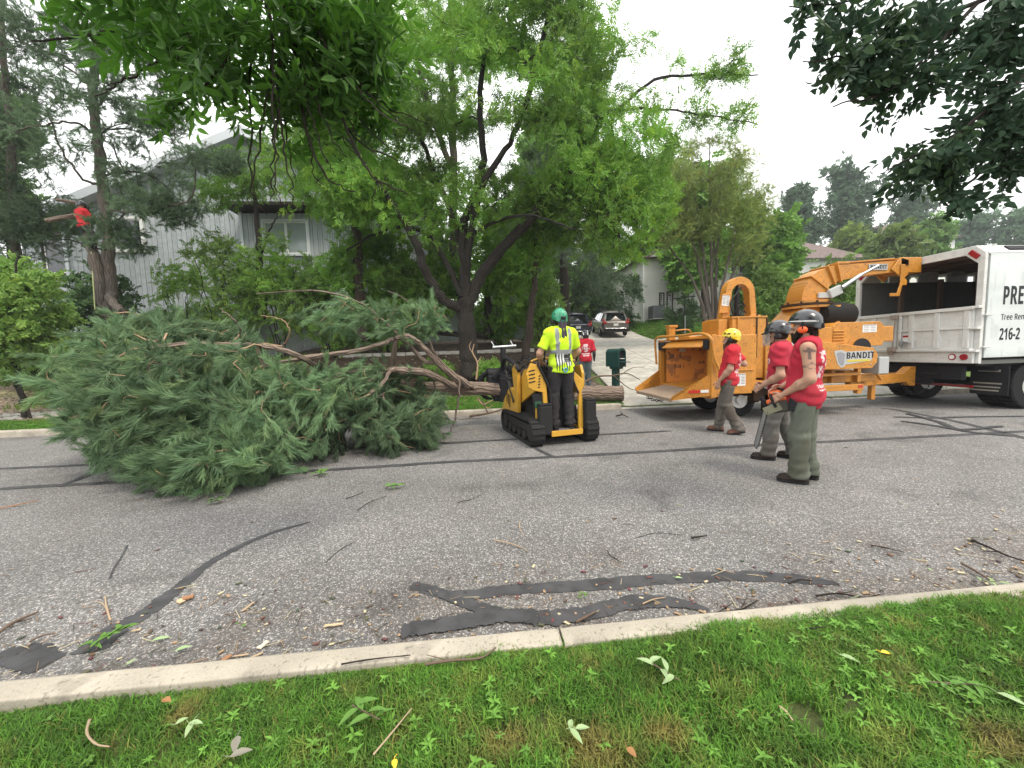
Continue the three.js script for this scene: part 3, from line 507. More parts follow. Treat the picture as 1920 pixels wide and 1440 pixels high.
shrub('shrub', 'dark blue-green rhododendron left of the pine trunks', [-12.6, -14.4], [1.3, 0.9], 3.6, 230, LEAF.dark, G.broad, { tint: [0.8, 1.6] });
shrub('shrub', 'mid green broadleaf shrub at the foot of the dense dark pine', [-13.2, -13.2], [1.5, 0.9], 2.6, 200, LEAF.shrub, G.broad);
shrub('shrub', 'small yellow-green shrub low behind the young maple', [-11.2, -13.0], [0.9, 0.5], 0.9, 70, LEAF.lime, G.small);
shrub('shrub', 'vase-shaped shrub with bare stems in front of the fence left of the operator', [0.9, -15.6], [1.1, 0.7], 2.2, 110, LEAF.ash, G.broad);
shrub('shrub', 'bushy green shrub beside the thin leaning tree and parked dark car', [2.7, -15.6], [0.9, 0.9], 3.4, 190, LEAF.shrub, G.small);
shrub('shrub', 'low clump of grassy leaves at the foot of the street tree', [-1.3, -12.2], [0.5, 0.4], 0.5, 40, LEAF.ash, G.ash);
shrub('shrub', 'low bright clump of strappy leaves in the mulch behind the grapple', [0.6, -12.0], [0.5, 0.4], 0.5, 40, LEAF.ashLight, G.ash);
shrub('shrub', 'large dense shrub mass behind the chipper discharge chute', [14.4, -16.4], [2.3, 1.4], 4.2, 520, LEAF.shrub, G.broad, { tint: [0.5, 1.2] });
shrub('shrub', 'tall green shrub at the driveway edge right of the wood chipper arch', [16.9, -16.6], [1.7, 1.3], 4.4, 360, LEAF.shrub, G.broad, { tint: [0.6, 1.3] });
shrub('shrub', 'round dark shrub on the lawn left of the wood chipper arch', [13.6, -24.5], [1.2, 1.0], 2.3, 170, LEAF.dark, G.small);
shrub('shrub', 'pair of low dark clipped bushes beside the air conditioner', [14.9, -28.0], [0.9, 0.5], 0.8, 70, LEAF.dark, G.small);
shrub('shrub', 'dark leafy shrub between the spruce and the white house', [11.6, -28.6], [1.1, 1.0], 4.6, 190, LEAF.dark, G.broad);
// ---------------------------------------------------------------- honey locust, far trees
{
  const z = -19, limbs = [], base = px3([[1336, 626]], z)[0]; const tops = [[1250, 330], [1290, 290], [1330, 270], [1370, 300], [1410, 360], [1230, 430], [1430, 420], [1350, 360], [1300, 400]];
  tops.forEach(([x, y], i) => { const e = px3([[x, y, rr(-1.5, 1.5)]], z)[0], m = px3([[lerp(1336, x, 0.4) + rr(-6, 6), lerp(626, y, 0.5), rr(-0.4, 0.4)]], z)[0]; limbs.push({ p: [[base[0] + rr(-0.15, 0.15), base[1] - 0.2, base[2] + rr(-0.15, 0.15)], m, e], r: [0.1, 0.025] }); });
  tree('honey_locust', 'multi-stemmed airy yellow-green tree on the lawn behind the chipper', 'tree', { bark: M.barkGrey, twig: M.barkGrey, geos: G.locust, leaf: LEAF.locust, limbs, blobs: [blob(1335, 370, z, 115, 85, 2.2, 520, { gap: 0.36 }), blob(1300, 430, z, 85, 65, 1.8, 240, { gap: 0.4 }), blob(1390, 430, z, 62, 80, 1.6, 200, { gap: 0.4 }), blob(1330, 300, z, 70, 40, 1.2, 120, { gap: 0.36 }), blob(1250, 400, z, 40, 50, 1.2, 80, { gap: 0.4 }), blob(1262, 370, z + 1, 50, 100, 1.2, 150, { gap: 0.38 })], sk: { step: 0.4, rTip: 0.006 }, lv: { per: 9, back: 0.6, jit: 0.22, droop: 0.2, tint: [0.6, 1.3], yellow: 0.3 } });
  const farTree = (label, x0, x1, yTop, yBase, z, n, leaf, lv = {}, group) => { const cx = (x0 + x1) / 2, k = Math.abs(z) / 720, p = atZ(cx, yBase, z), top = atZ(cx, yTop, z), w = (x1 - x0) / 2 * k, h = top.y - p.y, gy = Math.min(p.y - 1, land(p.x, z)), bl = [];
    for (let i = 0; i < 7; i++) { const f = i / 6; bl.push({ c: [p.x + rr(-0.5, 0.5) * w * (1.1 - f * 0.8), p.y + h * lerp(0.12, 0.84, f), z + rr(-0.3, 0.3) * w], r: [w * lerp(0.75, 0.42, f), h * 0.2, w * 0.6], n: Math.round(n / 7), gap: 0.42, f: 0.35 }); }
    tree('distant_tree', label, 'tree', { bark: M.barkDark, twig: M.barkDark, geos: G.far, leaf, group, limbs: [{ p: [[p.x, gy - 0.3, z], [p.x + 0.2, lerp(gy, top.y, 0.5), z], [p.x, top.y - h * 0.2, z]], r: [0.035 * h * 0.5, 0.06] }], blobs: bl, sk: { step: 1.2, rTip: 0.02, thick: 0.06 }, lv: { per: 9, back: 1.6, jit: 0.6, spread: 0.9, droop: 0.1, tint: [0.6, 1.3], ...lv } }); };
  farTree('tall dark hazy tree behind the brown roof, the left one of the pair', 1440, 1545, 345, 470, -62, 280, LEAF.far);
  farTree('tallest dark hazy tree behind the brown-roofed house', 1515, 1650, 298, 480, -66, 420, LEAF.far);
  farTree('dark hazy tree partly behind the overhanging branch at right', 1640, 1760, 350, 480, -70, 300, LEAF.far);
  farTree('small lime green tree beside the end of the brown roof', 1560, 1640, 430, 480, -50, 120, LEAF.lime);
  farTree('pale green tree above the truck box, behind the discharge chute', 1600, 1730, 440, 530, -34, 300, LEAF.locust, { tint: [0.5, 0.95] });
  farTree('wide mid green tree just above the truck roof', 1690, 1810, 415, 500, -46, 260, LEAF.shrub);
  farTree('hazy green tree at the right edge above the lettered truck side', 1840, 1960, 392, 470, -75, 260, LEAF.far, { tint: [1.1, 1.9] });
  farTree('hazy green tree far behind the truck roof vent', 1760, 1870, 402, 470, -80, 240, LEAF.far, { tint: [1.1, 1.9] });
  farTree('green tree seen between the street tree and the honey locust', 1170, 1300, 260, 480, -36, 360, LEAF.shrub, { tint: [0.5, 1.0] });
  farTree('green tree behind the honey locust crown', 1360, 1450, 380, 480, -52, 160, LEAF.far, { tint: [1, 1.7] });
  farTree('green tree filling the gap behind the grey house and fence', 560, 760, 120, 520, -30, 420, LEAF.shrub, { tint: [0.5, 1.0] });
  farTree('dark green tree standing behind the spruce', 930, 1090, 240, 560, -33, 420, LEAF.shrub, { tint: [0.55, 1.05] });
  farTree('bright green tree in front of the white house roof', 1255, 1380, 330, 520, -27, 330, LEAF.ashLight, { tint: [0.6, 1.2] });
  farTree('light green tree hiding the right part of the white house', 1395, 1500, 420, 560, -27, 220, LEAF.ashLight, { tint: [0.6, 1.1] });
  farTree('dark green tree closing the gap behind the parked SUVs', 1050, 1200, 430, 640, -38, 360, LEAF.shrub, { tint: [0.5, 1.0] });
  farTree('leafy green tree behind the fence and street tree trunk', 880, 1060, 420, 640, -26, 360, LEAF.shrub, { tint: [0.55, 1.05] });
  farTree('broad green tree behind the fence right of the grey house', 640, 900, 380, 620, -24, 420, LEAF.shrub, { tint: [0.55, 1.05] });
  farTree('tall green tree behind the dense pine at the left edge', -90, 110, 120, 440, -26, 170, LEAF.shrub, { tint: [0.5, 1.0] });
}
// ---------------------------------------------------------------- houses, fence
const font = await new FontLoader().loadAsync('fonts/droid/droid_sans_bold.typeface.json');
const fontR = await new FontLoader().loadAsync('fonts/droid/droid_sans_regular.typeface.json');
const text = (s, size, depth = 0.003, f = font) => new TextGeometry(s, { font: f, size, depth, curveSegments: 3, bevelEnabled: false });
const H = {
  board: new THREE.MeshStandardMaterial({ color: lin(0.47, 0.52, 0.555), roughness: 0.8, map: grimeMap }), boardB: new THREE.MeshStandardMaterial({ color: lin(0.43, 0.48, 0.515), roughness: 0.8, map: grimeMap }),
  fence: new THREE.MeshStandardMaterial({ color: lin(0.42, 0.47, 0.47), roughness: 0.8, map: grimeMap }), fenceB: new THREE.MeshStandardMaterial({ color: lin(0.38, 0.43, 0.43), roughness: 0.8, map: grimeMap }),
  trim: std(0.6, 0.64, 0.67, 0.6), white: std(0.78, 0.78, 0.76, 0.55), back: std(0.12, 0.13, 0.14, 0.9), clap: new THREE.MeshStandardMaterial({ color: lin(0.74, 0.74, 0.72), roughness: 0.7, map: grimeMap }),
  glass: new THREE.MeshPhysicalMaterial({ color: lin(0.02, 0.025, 0.03), roughness: 0.04, metalness: 0, clearcoat: 1, clearcoatRoughness: 0.03, specularIntensity: 1 }),
  glassPale: std(0.3, 0.36, 0.36, 0.06, 0, {}),
  roof: new THREE.MeshStandardMaterial({ color: lin(0.17, 0.125, 0.115), roughness: 0.95, map: soilMap }), roofGrey: new THREE.MeshStandardMaterial({ color: lin(0.2, 0.2, 0.2), roughness: 0.95, map: soilMap }), fascia: std(0.05, 0.04, 0.038, 0.7), unit: std(0.14, 0.15, 0.16, 0.6, 0.2), curtain: std(0.6, 0.6, 0.56, 0.9),
};
function sash(par, x, y, z, w, h, trim, split = 1, glass = H.glass) { // window in a wall facing +z
  const f = part('window', [bx(x, y + h / 2 + 0.05, z, w + 0.2, 0.1, 0.09), bx(x, y - h / 2 - 0.05, z + 0.01, w + 0.24, 0.1, 0.12), bx(x - w / 2 - 0.05, y, z, 0.1, h, 0.09), bx(x + w / 2 + 0.05, y, z, 0.1, h, 0.09)], trim, par);
  const n = split, pw = w / n; for (let i = 0; i < n; i++) { const cx = x - w / 2 + pw * (i + 0.5); part('pane', [bx(cx, y, z - 0.03, pw - 0.05, h - 0.04, 0.012, 0)], glass, f); part('sash', [bx(cx, y + h / 2 - 0.03, z - 0.015, pw, 0.05, 0.05), bx(cx, y - h / 2 + 0.03, z - 0.015, pw, 0.05, 0.05), bx(cx - pw / 2 + 0.025, y, z - 0.015, 0.05, h - 0.1, 0.05), bx(cx + pw / 2 - 0.025, y, z - 0.015, 0.05, h - 0.1, 0.05)], H.white, f); }
  return f;
}
{
  const h = thing('grey_house', 'grey house clad in vertical boards with a steep gable behind the trees', 'house', [0, 0, 0]);
  const zf = -18.5, xl = -17.3, xa = -9.6, xr = -3.4, ya = 11.25, yl = 8.05, sl = (ya - yl) / (xa - xl), yb = 1.0, roofY = (x) => x < xa ? ya - (xa - x) * sl : ya - (x - xa) * sl;
  part('wall', [plate([[xl + 0.05, yb], [xr - 0.05, yb], [xr - 0.05, roofY(xr) - 0.15], [xa, ya - 0.15], [xl + 0.05, yl - 0.15]], 8, 0).translate(0, 0, zf - 8.06), bx(-6, 4.5, -17.9 - 1, 7.6, 6.6, 1.9, 0), bx(-19.2, 4.2, -23, 3.6, 6.6, 5, 0)], H.back, h);
  let i = 0; for (let x = xl; x < xr - 0.02; x += 0.203, i++) { const y0 = roofY(x) - 0.1, y1 = roofY(x + 0.2) - 0.1; part('board', plate([[x + 0.008, yb], [x + 0.197, yb], [x + 0.197, y1], [x + 0.008, y0]], 0.03 + 0.003 * (i % 3), 0.005).translate(0, 0, zf - 0.05), i % 3 ? H.board : H.boardB, h); }
  for (let x = -9.7, j = 0; x < -2.3; x += 0.203, j++) part('board', bx(x + 0.1, 4.5, -17.86, 0.19, 6.5, 0.03 + 0.003 * (j % 3), 0.005), j % 3 ? H.board : H.boardB, h);
  for (let z = -17.86, j = 0; z > -18.5; z -= 0.203, j++) part('board', bx(-9.79, 4.5, z - 0.1, 0.03, 6.5, 0.19, 0.005), H.boardB, h);
  for (let x = -20.9, j = 0; x < -17.5; x += 0.203, j++) part('board', bx(x + 0.1, 4.2, -20.45, 0.19, 6.5, 0.03, 0.005), j % 3 ? H.board : H.boardB, h);
  const rake = (x0, y0, x1, y1) => { const a = Math.atan2(y1 - y0, x1 - x0), L = Math.hypot(x1 - x0, y1 - y0); return [L, a, (x0 + x1) / 2, (y0 + y1) / 2]; };
  { const gs = []; for (const [x0, y0, x1, y1] of [[xl - 0.5, roofY(xl - 0.5), xa, ya], [xa, ya, xr + 0.5, roofY(xr + 0.5)]]) { const [L, a, cx, cy] = rake(x0, y0, x1, y1); gs.push(bx(0, 0, 0, L, 0.12, 8.8, 0.01, [0, 0, 0]).applyMatrix4(new THREE.Matrix4().makeRotationZ(a)).translate(cx, cy + 0.12, zf - 3.9)); } part('roof', gs, H.roofGrey, h); }
  { const gs = []; for (const [x0, y0, x1, y1] of [[xl - 0.5, roofY(xl - 0.5), xa, ya], [xa, ya, xr + 0.5, roofY(xr + 0.5)]]) { const [L, a, cx, cy] = rake(x0, y0, x1, y1); gs.push(bx(0, 0, 0, L, 0.34, 0.05, 0.008).applyMatrix4(new THREE.Matrix4().makeRotationZ(a)).translate(cx, cy - 0.04, zf + 0.52), bx(0, 0, 0, L, 0.02, 0.5, 0.005).applyMatrix4(new THREE.Matrix4().makeRotationZ(a)).translate(cx, cy - 0.16, zf + 0.26)); } part('fascia', gs, H.trim, h); }
  part('wing_roof', bx(-6, 7.9, -17.9, 8.2, 0.14, 1.6, 0.01), H.fascia, h); part('wing_roof', bx(-19.4, 7.6, -22.8, 4.4, 0.14, 5.6, 0.01), H.fascia, h);
  const p = atZ(537, 446, -17.8); sash(h, p.x, p.y, -17.8, 1.75, 1.35, H.trim, 2, H.glassPale);
  const q = atZ(240, 440, zf + 0.03); sash(h, q.x, q.y, zf + 0.03, 1.1, 1.3, H.white, 1);
  const d = atZ(104, 478, -20.4); sash(h, d.x, d.y, -20.4, 0.9, 1.7, H.fascia, 1);
  part('corner_board', [bx(xl + 0.02, 4.5, zf + 0.01, 0.14, 7, 0.06), bx(-9.76, 4.5, -17.84, 0.12, 6.6, 0.06), bx(-2.25, 4.5, -17.84, 0.12, 6.6, 0.06)], H.trim, h);
}
{
  const f = thing('board_fence', 'tall grey board fence running behind the planting bed', 'fence', [0, 0, 0]);
  const z = -16.6, x0 = -12, x1 = 2.35, top = 3.3; let j = 0;
  for (let x = x0; x < x1; x += 0.15, j++) part('board', bx(x + 0.075, (land(x, z) + 0.1 + top) / 2, z, 0.142, top - land(x, z) - 0.1, 0.022 + 0.004 * (j % 2), 0.004), j % 4 ? H.fence : H.fenceB, f);
  for (let x = x0; x <= x1 + 0.1; x += 2.39) part('post', bx(x, (land(x, z) + top + 0.1) / 2, z - 0.08, 0.11, top - land(x, z) + 0.25, 0.11), H.fenceB, f);
  part('rail', [bx((x0 + x1) / 2, top + 0.02, z + 0.002, x1 - x0 + 0.1, 0.04, 0.14)], H.fence, f, undefined); part('rail', [bx((x0 + x1) / 2, 2.6, z - 0.045, x1 - x0, 0.09, 0.04)], H.fenceB, f);
  const w = thing('edging_wall', 'low pale strip of edging along the top of the mulch bed', 'edging', [0, 0, 0]);
  for (let x = -5; x < 2.2; x += 1.2) part('edging_stone', bx(x + 0.6, land(x + 0.6, -14.6) + 0.03, -14.6, 1.18, 0.14, 0.2, 0.02), M.conc, w);
}
{
  const h = thing('white_house', 'white clapboard house with narrow dark windows above the lawn', 'house', [0, 0, 0]);
  const z = -29, x0 = 13.0, x1 = 25, y0 = land(14, z) - 0.4, y1 = 8.4;
  part('wall', [bx((x0 + x1) / 2, (y0 + y1) / 2, z - 4.55, x1 - x0 - 0.06, y1 - y0, 9, 0)], H.back, h);
  let j = 0; for (let y = y0; y < y1; y += 0.155, j++) { part('clapboard', bx((x0 + x1) / 2, y + 0.08, z - 0.02, x1 - x0, 0.165, 0.022, 0.003, [-0.09, 0, 0]), H.clap, h); part('clapboard', bx(x0 - 0.0, y + 0.08, z - 4.5, 0.022, 0.165, 9, 0.003, [0, 0, -0.09]), H.clap, h); }
  part('corner_board', [bx(x0, (y0 + y1) / 2, z + 0.005, 0.1, y1 - y0, 0.06)], H.white, h);
  for (const [a, b, c, d] of [[1238, 1243, 551, 571], [1252, 1259, 549, 583], [1370, 1376, 482, 510], [1386, 1400, 480, 512]]) { const p = atZ(a, c, z), q = atZ(b, d, z); sash(h, (p.x + q.x) / 2, (p.y + q.y) / 2, z + 0.02, q.x - p.x, p.y - q.y, a > 1300 ? H.white : H.fascia, 1); }
  const rf = part('roof', [plate([[x0 - 0.5, y1 - 0.1], [x0 + 0.1, y1 + 0.1], [x0 + 5.5, y1 + 2.6], [x1 + 0.5, y1 - 0.1]], 10, 0.02).translate(0, 0, z - 9.6)], H.roof, h);
  part('gable', [plate([[x0 + 0.3, y1 - 0.05], [x0 + 5.5, y1 + 2.3], [x1 - 0.3, y1 - 0.05]], 0.05, 0.005).translate(0, 0, z + 0.42)], H.clap, h);
  const a = thing('air_conditioner', 'square grey air conditioner unit against the white clapboard wall', 'air conditioner', [13.7, land(13.7, -28.3), -28.3]);
  part('base', bx(0, 0.03, 0, 1.0, 0.06, 1.0), M.conc, a);
  const cs = part('casing', [bx(0, 0.98, 0, 0.88, 0.06, 0.88), ...[[-1, -1], [1, -1], [-1, 1], [1, 1]].map(([s, t]) => bx(s * 0.42, 0.5, t * 0.42, 0.05, 0.94, 0.05)), bx(0, 0.5, 0, 0.76, 0.9, 0.76, 0)], H.unit, a); void cs;
  const lv = []; for (let i = 0; i < 14; i++) lv.push(bx(0, 0.1 + i * 0.063, 0.41, 0.8, 0.022, 0.03, 0), bx(-0.41, 0.1 + i * 0.063, 0, 0.03, 0.022, 0.8, 0)); part('louvers', lv, H.unit, a, 'stuff');
}
function hipHouse(label, x0, x1, z0, z1, yb, ye, yr, wall, roof) {
  const h = thing('distant_house', label, 'house', [0, 0, 0]); const o = 0.6, rx = (z0 - z1) / 2;
  part('wall', [bx((x0 + x1) / 2, (yb + ye) / 2, (z0 + z1) / 2, x1 - x0, ye - yb, z0 - z1, 0)], wall, h);
  const A = [x0 - o, ye, z0 + o], B = [x1 + o, ye, z0 + o], C = [x1 + o, ye, z1 - o], D = [x0 - o, ye, z1 - o], E = [x0 + rx, yr, (z0 + z1) / 2], F = [x1 - rx, yr, (z0 + z1) / 2];
  const p = []; for (const t of [[A, B, F], [A, F, E], [B, C, F], [C, D, E], [C, E, F], [D, A, E], [A, D, C], [A, C, B]]) for (const q of t) p.push(...q);
  const g = new THREE.BufferGeometry(); g.setAttribute('position', new THREE.Float32BufferAttribute(p, 3)); const uv = []; for (let i = 0; i < p.length; i += 3) uv.push(p[i], p[i + 1] + p[i + 2]); g.setAttribute('uv', new THREE.Float32BufferAttribute(uv, 2)); g.computeVertexNormals(); part('roof', g, roof, h);
  part('fascia', [bx((x0 + x1) / 2, ye - 0.12, z0 + o, x1 - x0 + 2 * o, 0.26, 0.1, 0), bx(x0 - o, ye - 0.12, (z0 + z1) / 2, 0.1, 0.26, z0 - z1 + 2 * o - 0.12, 0)], H.fascia, h);
  for (let x = x0 + 1.5; x < x1 - 1; x += 2.6) sash(h, x, (ye + yb) / 2 + 0.8, z0 + 0.03, 1.0, 1.3, H.white, 1);
  return h;
}
hipHouse('white house with a broad dull brown hip roof behind the shrubs', 36.5, 50.5, -46, -56, 6, 12.0, 15.6, H.clap, H.roof);
hipHouse('smaller brown roof joining the right end of the broad brown roof', 47.5, 56, -50, -57, 6, 12.3, 14.6, H.clap, H.roof);
hipHouse('hazy pinkish brown roof far behind the pale tree over the truck', 68, 82, -60, -70, 9, 18.6, 22.2, H.clap, H.roof);

// ---------------------------------------------------------------- parked cars
const C = { red: std(0.35, 0.015, 0.015, 0.25), plate: std(0.75, 0.75, 0.73, 0.5), chrome: std(0.75, 0.76, 0.78, 0.2, 1), tyre: std(0.02, 0.02, 0.021, 0.85), rim: std(0.5, 0.51, 0.53, 0.3, 1), black: std(0.018, 0.018, 0.02, 0.5), glass: new THREE.MeshPhysicalMaterial({ color: lin(0.015, 0.02, 0.022), roughness: 0.05, clearcoat: 1, clearcoatRoughness: 0.02 }) };
function suv(name, label, pos, turn, paint, long = 4.7) { // rear faces local +z
  const t = thing(name, label, 'car', pos, turn), W = 0.93, L = long / 2; t.quaternion.premultiply(new THREE.Quaternion().setFromUnitVectors(V(0, 1, 0), V(0, 1, 0.13).normalize())); // stands square on the sloping drive
  // cross sections along z (rear to front): [z, half width at belt, y of belt, y of roof or bonnet, half width there, y of sill]
  const secs = [[L, 0.78, 0.92, 0.98, 0.7, 0.42], [L - 0.06, 0.88, 1.0, 1.06, 0.78, 0.36], [L - 0.3, 0.92, 1.02, 1.58, 0.66, 0.34], [L - 0.75, W, 1.02, 1.68, 0.64, 0.34], [L - 1.5, W, 1.0, 1.71, 0.64, 0.32], [L - 2.3, W, 0.99, 1.66, 0.63, 0.32], [L - 3.0, W, 0.98, 1.2, 0.72, 0.32], [L - 3.25, W, 0.96, 1.04, 0.78, 0.32], [L - 4.2, 0.9, 0.88, 0.95, 0.74, 0.34], [L - 4.6, 0.78, 0.72, 0.8, 0.6, 0.36], [-L, 0.66, 0.6, 0.66, 0.5, 0.42]];
  const ring = (s) => { const [z, w, yb, yr, wr, ys] = s; return [[w * 0.92, ys], [w, (ys + yb) / 2], [w, yb - 0.06], [w * 0.985, yb], [lerp(w, wr, 0.85), lerp(yb, yr, 0.85)], [wr * 0.82, yr], [0, yr + 0.02], [-wr * 0.82, yr], [-lerp(w, wr, 0.85), lerp(yb, yr, 0.85)], [-w * 0.985, yb], [-w, yb - 0.06], [-w, (ys + yb) / 2], [-w * 0.92, ys], [0, ys - 0.03]].map(([x, y]) => [x, y, z]); };
  const R = secs.map(ring), n = R[0].length; const g = grid((u, v) => R[Math.round(v * (R.length - 1))][Math.round(u * n) % n], n, R.length - 1, (p) => [p[0], p[2]]);
  const cap = (r, s) => { const p = []; const c = [0, 0, r[0][2]]; let yy = 0; r.forEach((q) => yy += q[1]); c[1] = yy / r.length; r.forEach((q, i) => { const m = r[(i + 1) % r.length]; s ? p.push(...c, ...q, ...m) : p.push(...c, ...m, ...q); }); const q = new THREE.BufferGeometry(); q.setAttribute('position', new THREE.Float32BufferAttribute(p, 3)); q.setAttribute('uv', new THREE.Float32BufferAttribute(new Float32Array(p.length / 3 * 2), 2)); q.computeVertexNormals(); return q; };
  paint.side = THREE.DoubleSide; part('body', [g, cap(R[0], true), cap(R[R.length - 1], false)], paint, t);
  // glass: rear, sides, windscreen laid 6 mm proud
  const quad = (a, b, c, d) => { const q = new THREE.BufferGeometry(); q.setAttribute('position', new THREE.Float32BufferAttribute([...a, ...b, ...c, ...a, ...c, ...d], 3)); q.computeVertexNormals(); return q; };
  C.glass.side = THREE.DoubleSide;
  part('rear_window', quad([-0.68, 1.1, L - 0.075], [0.68, 1.1, L - 0.075], [0.56, 1.53, L - 0.265], [-0.56, 1.53, L - 0.265]), C.glass, t);
  for (const s of [-1, 1]) { for (const [z0, z1] of [[L - 0.55, L - 0.95], [L - 1.05, L - 1.85], [L - 1.95, L - 2.75]]) { const yT = z1 < L - 2.5 ? 1.42 : 1.56, xT = 0.725; part('side_window', quad([s * 0.945, 1.06, z0], [s * 0.945, 1.06, z1], [s * (z1 < L - 2.5 ? 0.8 : xT + 0.02), yT, z1 + (z1 < L - 2.5 ? 0.25 : 0)], [s * (xT + 0.02), 1.56, z0 - 0.02]), C.glass, t); }
    const tl = part('tail_light', [bx(s * 0.74, 0.98, L - 0.01, 0.26, 0.16, 0.1, 0.03), bx(s * 0.8, 1.12, L - 0.07, 0.14, 0.2, 0.1, 0.03)], C.red, t); void tl;
    part('mirror', [bx(s * 1.02, 1.08, L - 2.75, 0.2, 0.13, 0.1, 0.04)], paint, t);
    for (const z of [L - 0.88, L - 3.75]) { const w = part('wheel', [rotG(new THREE.TorusGeometry(0.27, 0.095, 8, 20), 0, Math.PI / 2, 0).scale(1.15, 1, 1).translate(s * 0.83, 0.365, z)], C.tyre, t); const sp = [rotG(new THREE.CylinderGeometry(0.235, 0.235, 0.05, 18), 0, 0, Math.PI / 2).translate(s * 0.86, 0.365, z)]; for (let k = 0; k < 5; k++) { const a = k * 1.2566; sp.push(bar([s * 0.9, 0.365, z], [s * 0.9, 0.365 + Math.sin(a) * 0.23, z + Math.cos(a) * 0.23], 0.028, 0.02, 5)); } part('rim', sp, C.rim, w); } }
  part('bumper', [bx(0, 0.5, L + 0.01, 1.6, 0.2, 0.1, 0.04)], C.black, t); part('skid_trim', [bx(0, 0.6, L + 0.03, 1.4, 0.05, 0.09, 0.02)], C.chrome, t); part('licence_plate', [bx(0, 0.84, L + 0.012, 0.31, 0.16, 0.02, 0.005)], C.plate, t);
  part('roof_rail', [-1, 1].map((s) => beam([s * 0.56, 1.755, L - 0.7], [s * 0.56, 1.755, L - 2.4], 0.04, 0.05)), C.black, t);
  part('spoiler', [bx(0, 1.63, L - 0.3, 1.2, 0.035, 0.3, 0.015)], paint, t);
}
suv('parked_suv', 'grey-brown SUV parked on the driveway, rear and left side showing', [9.6, land(9.6, -27.4) + 0.02, -27.4], -0.13, std(0.17, 0.155, 0.145, 0.25, 0.5));
suv('parked_suv', 'dark blue-black SUV parked behind the operator, rear showing', [6.3, land(6.3, -26.2) + 0.02, -26.2], 0.05, std(0.035, 0.042, 0.06, 0.22, 0.5));

// ---------------------------------------------------------------- mailbox, post, log, rocks
{
  const g = std(0.014, 0.05, 0.042, 0.42), m = thing('mailbox', 'dark green post-mounted mailbox with its door open beside the driveway', 'mailbox', [3.9, land(3.9, -10.4) - 0.02, -10.4], 0.5);
  part('post', [bx(0, 0.38, -0.06, 0.19, 0.8, 0.15, 0.02), bx(0, 0.03, -0.06, 0.23, 0.12, 0.19, 0.015), bx(0, 0.8, -0.04, 0.24, 0.1, 0.3, 0.02)], g, m);
  const arch = (w, h0, h1) => { const r = w / 2, l = []; for (let i = 0; i <= 14; i++) { const a = Math.PI * i / 14; l.push([r * Math.cos(a), h1 - r * 0.8 + r * 0.8 * Math.sin(a)]); } l.push([-r, h0], [r, h0]); return l; }, inner = arch(0.24, 0.97, 1.27);
  part('box', [plate(arch(0.3, 0.82, 1.32), 0.4, 0.015).translate(0, 0, -0.3), plate(arch(0.31, 0.81, 1.33), 0.08, 0.006, [inner.slice().reverse()]).translate(0, 0, 0.1)], g, m);
  part('inside', [plate(inner, 0.005, 0).translate(0, 0, 0.105)], C.black, m);
  part('door', [bx(0, 0.945, 0.26, 0.26, 0.018, 0.2, 0.006)], g, m); part('envelope', [bx(0.01, 1.04, 0.15, 0.17, 0.014, 0.05, 0)], C.plate, m); part('shelf', bx(0, 1.0, 0.15, 0.23, 0.012, 0.05, 0), g, m);
}
{
  const y = land(12.4, -22), s = thing('sign_post', 'thin T-shaped post with a dark crossbar standing on the lawn', 'post', [12.42, y, -22]);
  part('post', [bar([0, 0, 0], [0, 1.55, 0], 0.035, 0.035, 8)], std(0.35, 0.36, 0.36, 0.5, 0.4), s); part('upper_post', [bar([0, 1.55, 0], [-0.06, 2.6, 0], 0.03, 0.03, 8)], C.black, s); part('crossbar', [beam([-0.75, 2.55, 0], [0.6, 2.68, 0], 0.07, 0.07)], C.black, s);
}
function logGeo(a, b, r0, r1, n = 14, seg = 12) { const A = V(...a), B = V(...b), pts = [], rs = []; for (let i = 0; i <= seg; i++) { pts.push(A.clone().lerp(B, i / seg)); rs.push(lerp(r0, r1, i / seg) * (1 + 0.06 * Math.sin(i * 1.9))); } return tube(pts, rs, n, 0.09, false); }
{
  const l = thing('cut_log', 'thick sawn log lying on the verge beside the mailbox', 'log', [0, 0, 0]); const y = land(3, -9.9) + 0.2;
  part('bark', logGeo([2.5, y, -9.93], [3.78, y - 0.01, -9.72], 0.22, 0.2, 18, 14), M.barkPale, l);
  const dir = V(1.68, -0.01, 0.28).normalize(); for (const [p, s, r] of [[V(2.5, y, -9.93), -1, 0.21], [V(3.78, y - 0.01, -9.72), 1, 0.19]]) { const e = new THREE.CylinderGeometry(r, r, 0.01, 20); e.applyQuaternion(new THREE.Quaternion().setFromUnitVectors(V(0, 1, 0), dir)); e.translate(p.x + dir.x * s * 0.0, p.y, p.z + dir.z * s * 0.0); part('sawn_end', e, M.wood, l); }
}
function rockGeo(r, sq = 0.65) { const g = new THREE.IcosahedronGeometry(r, 3), p = g.attributes.position, o = rnd() * 50; for (let i = 0; i < p.count; i++) { const v = V(p.getX(i), p.getY(i), p.getZ(i)), n = v.clone().normalize(), k = 0.75 + 0.5 * fbm(n.x * 1.3 + o, n.y * 1.3 + n.z * 1.7 + o, 3); v.multiplyScalar(k); p.setXYZ(i, v.x * 1.15, v.y * sq, v.z); } g.computeVertexNormals(); return g; }
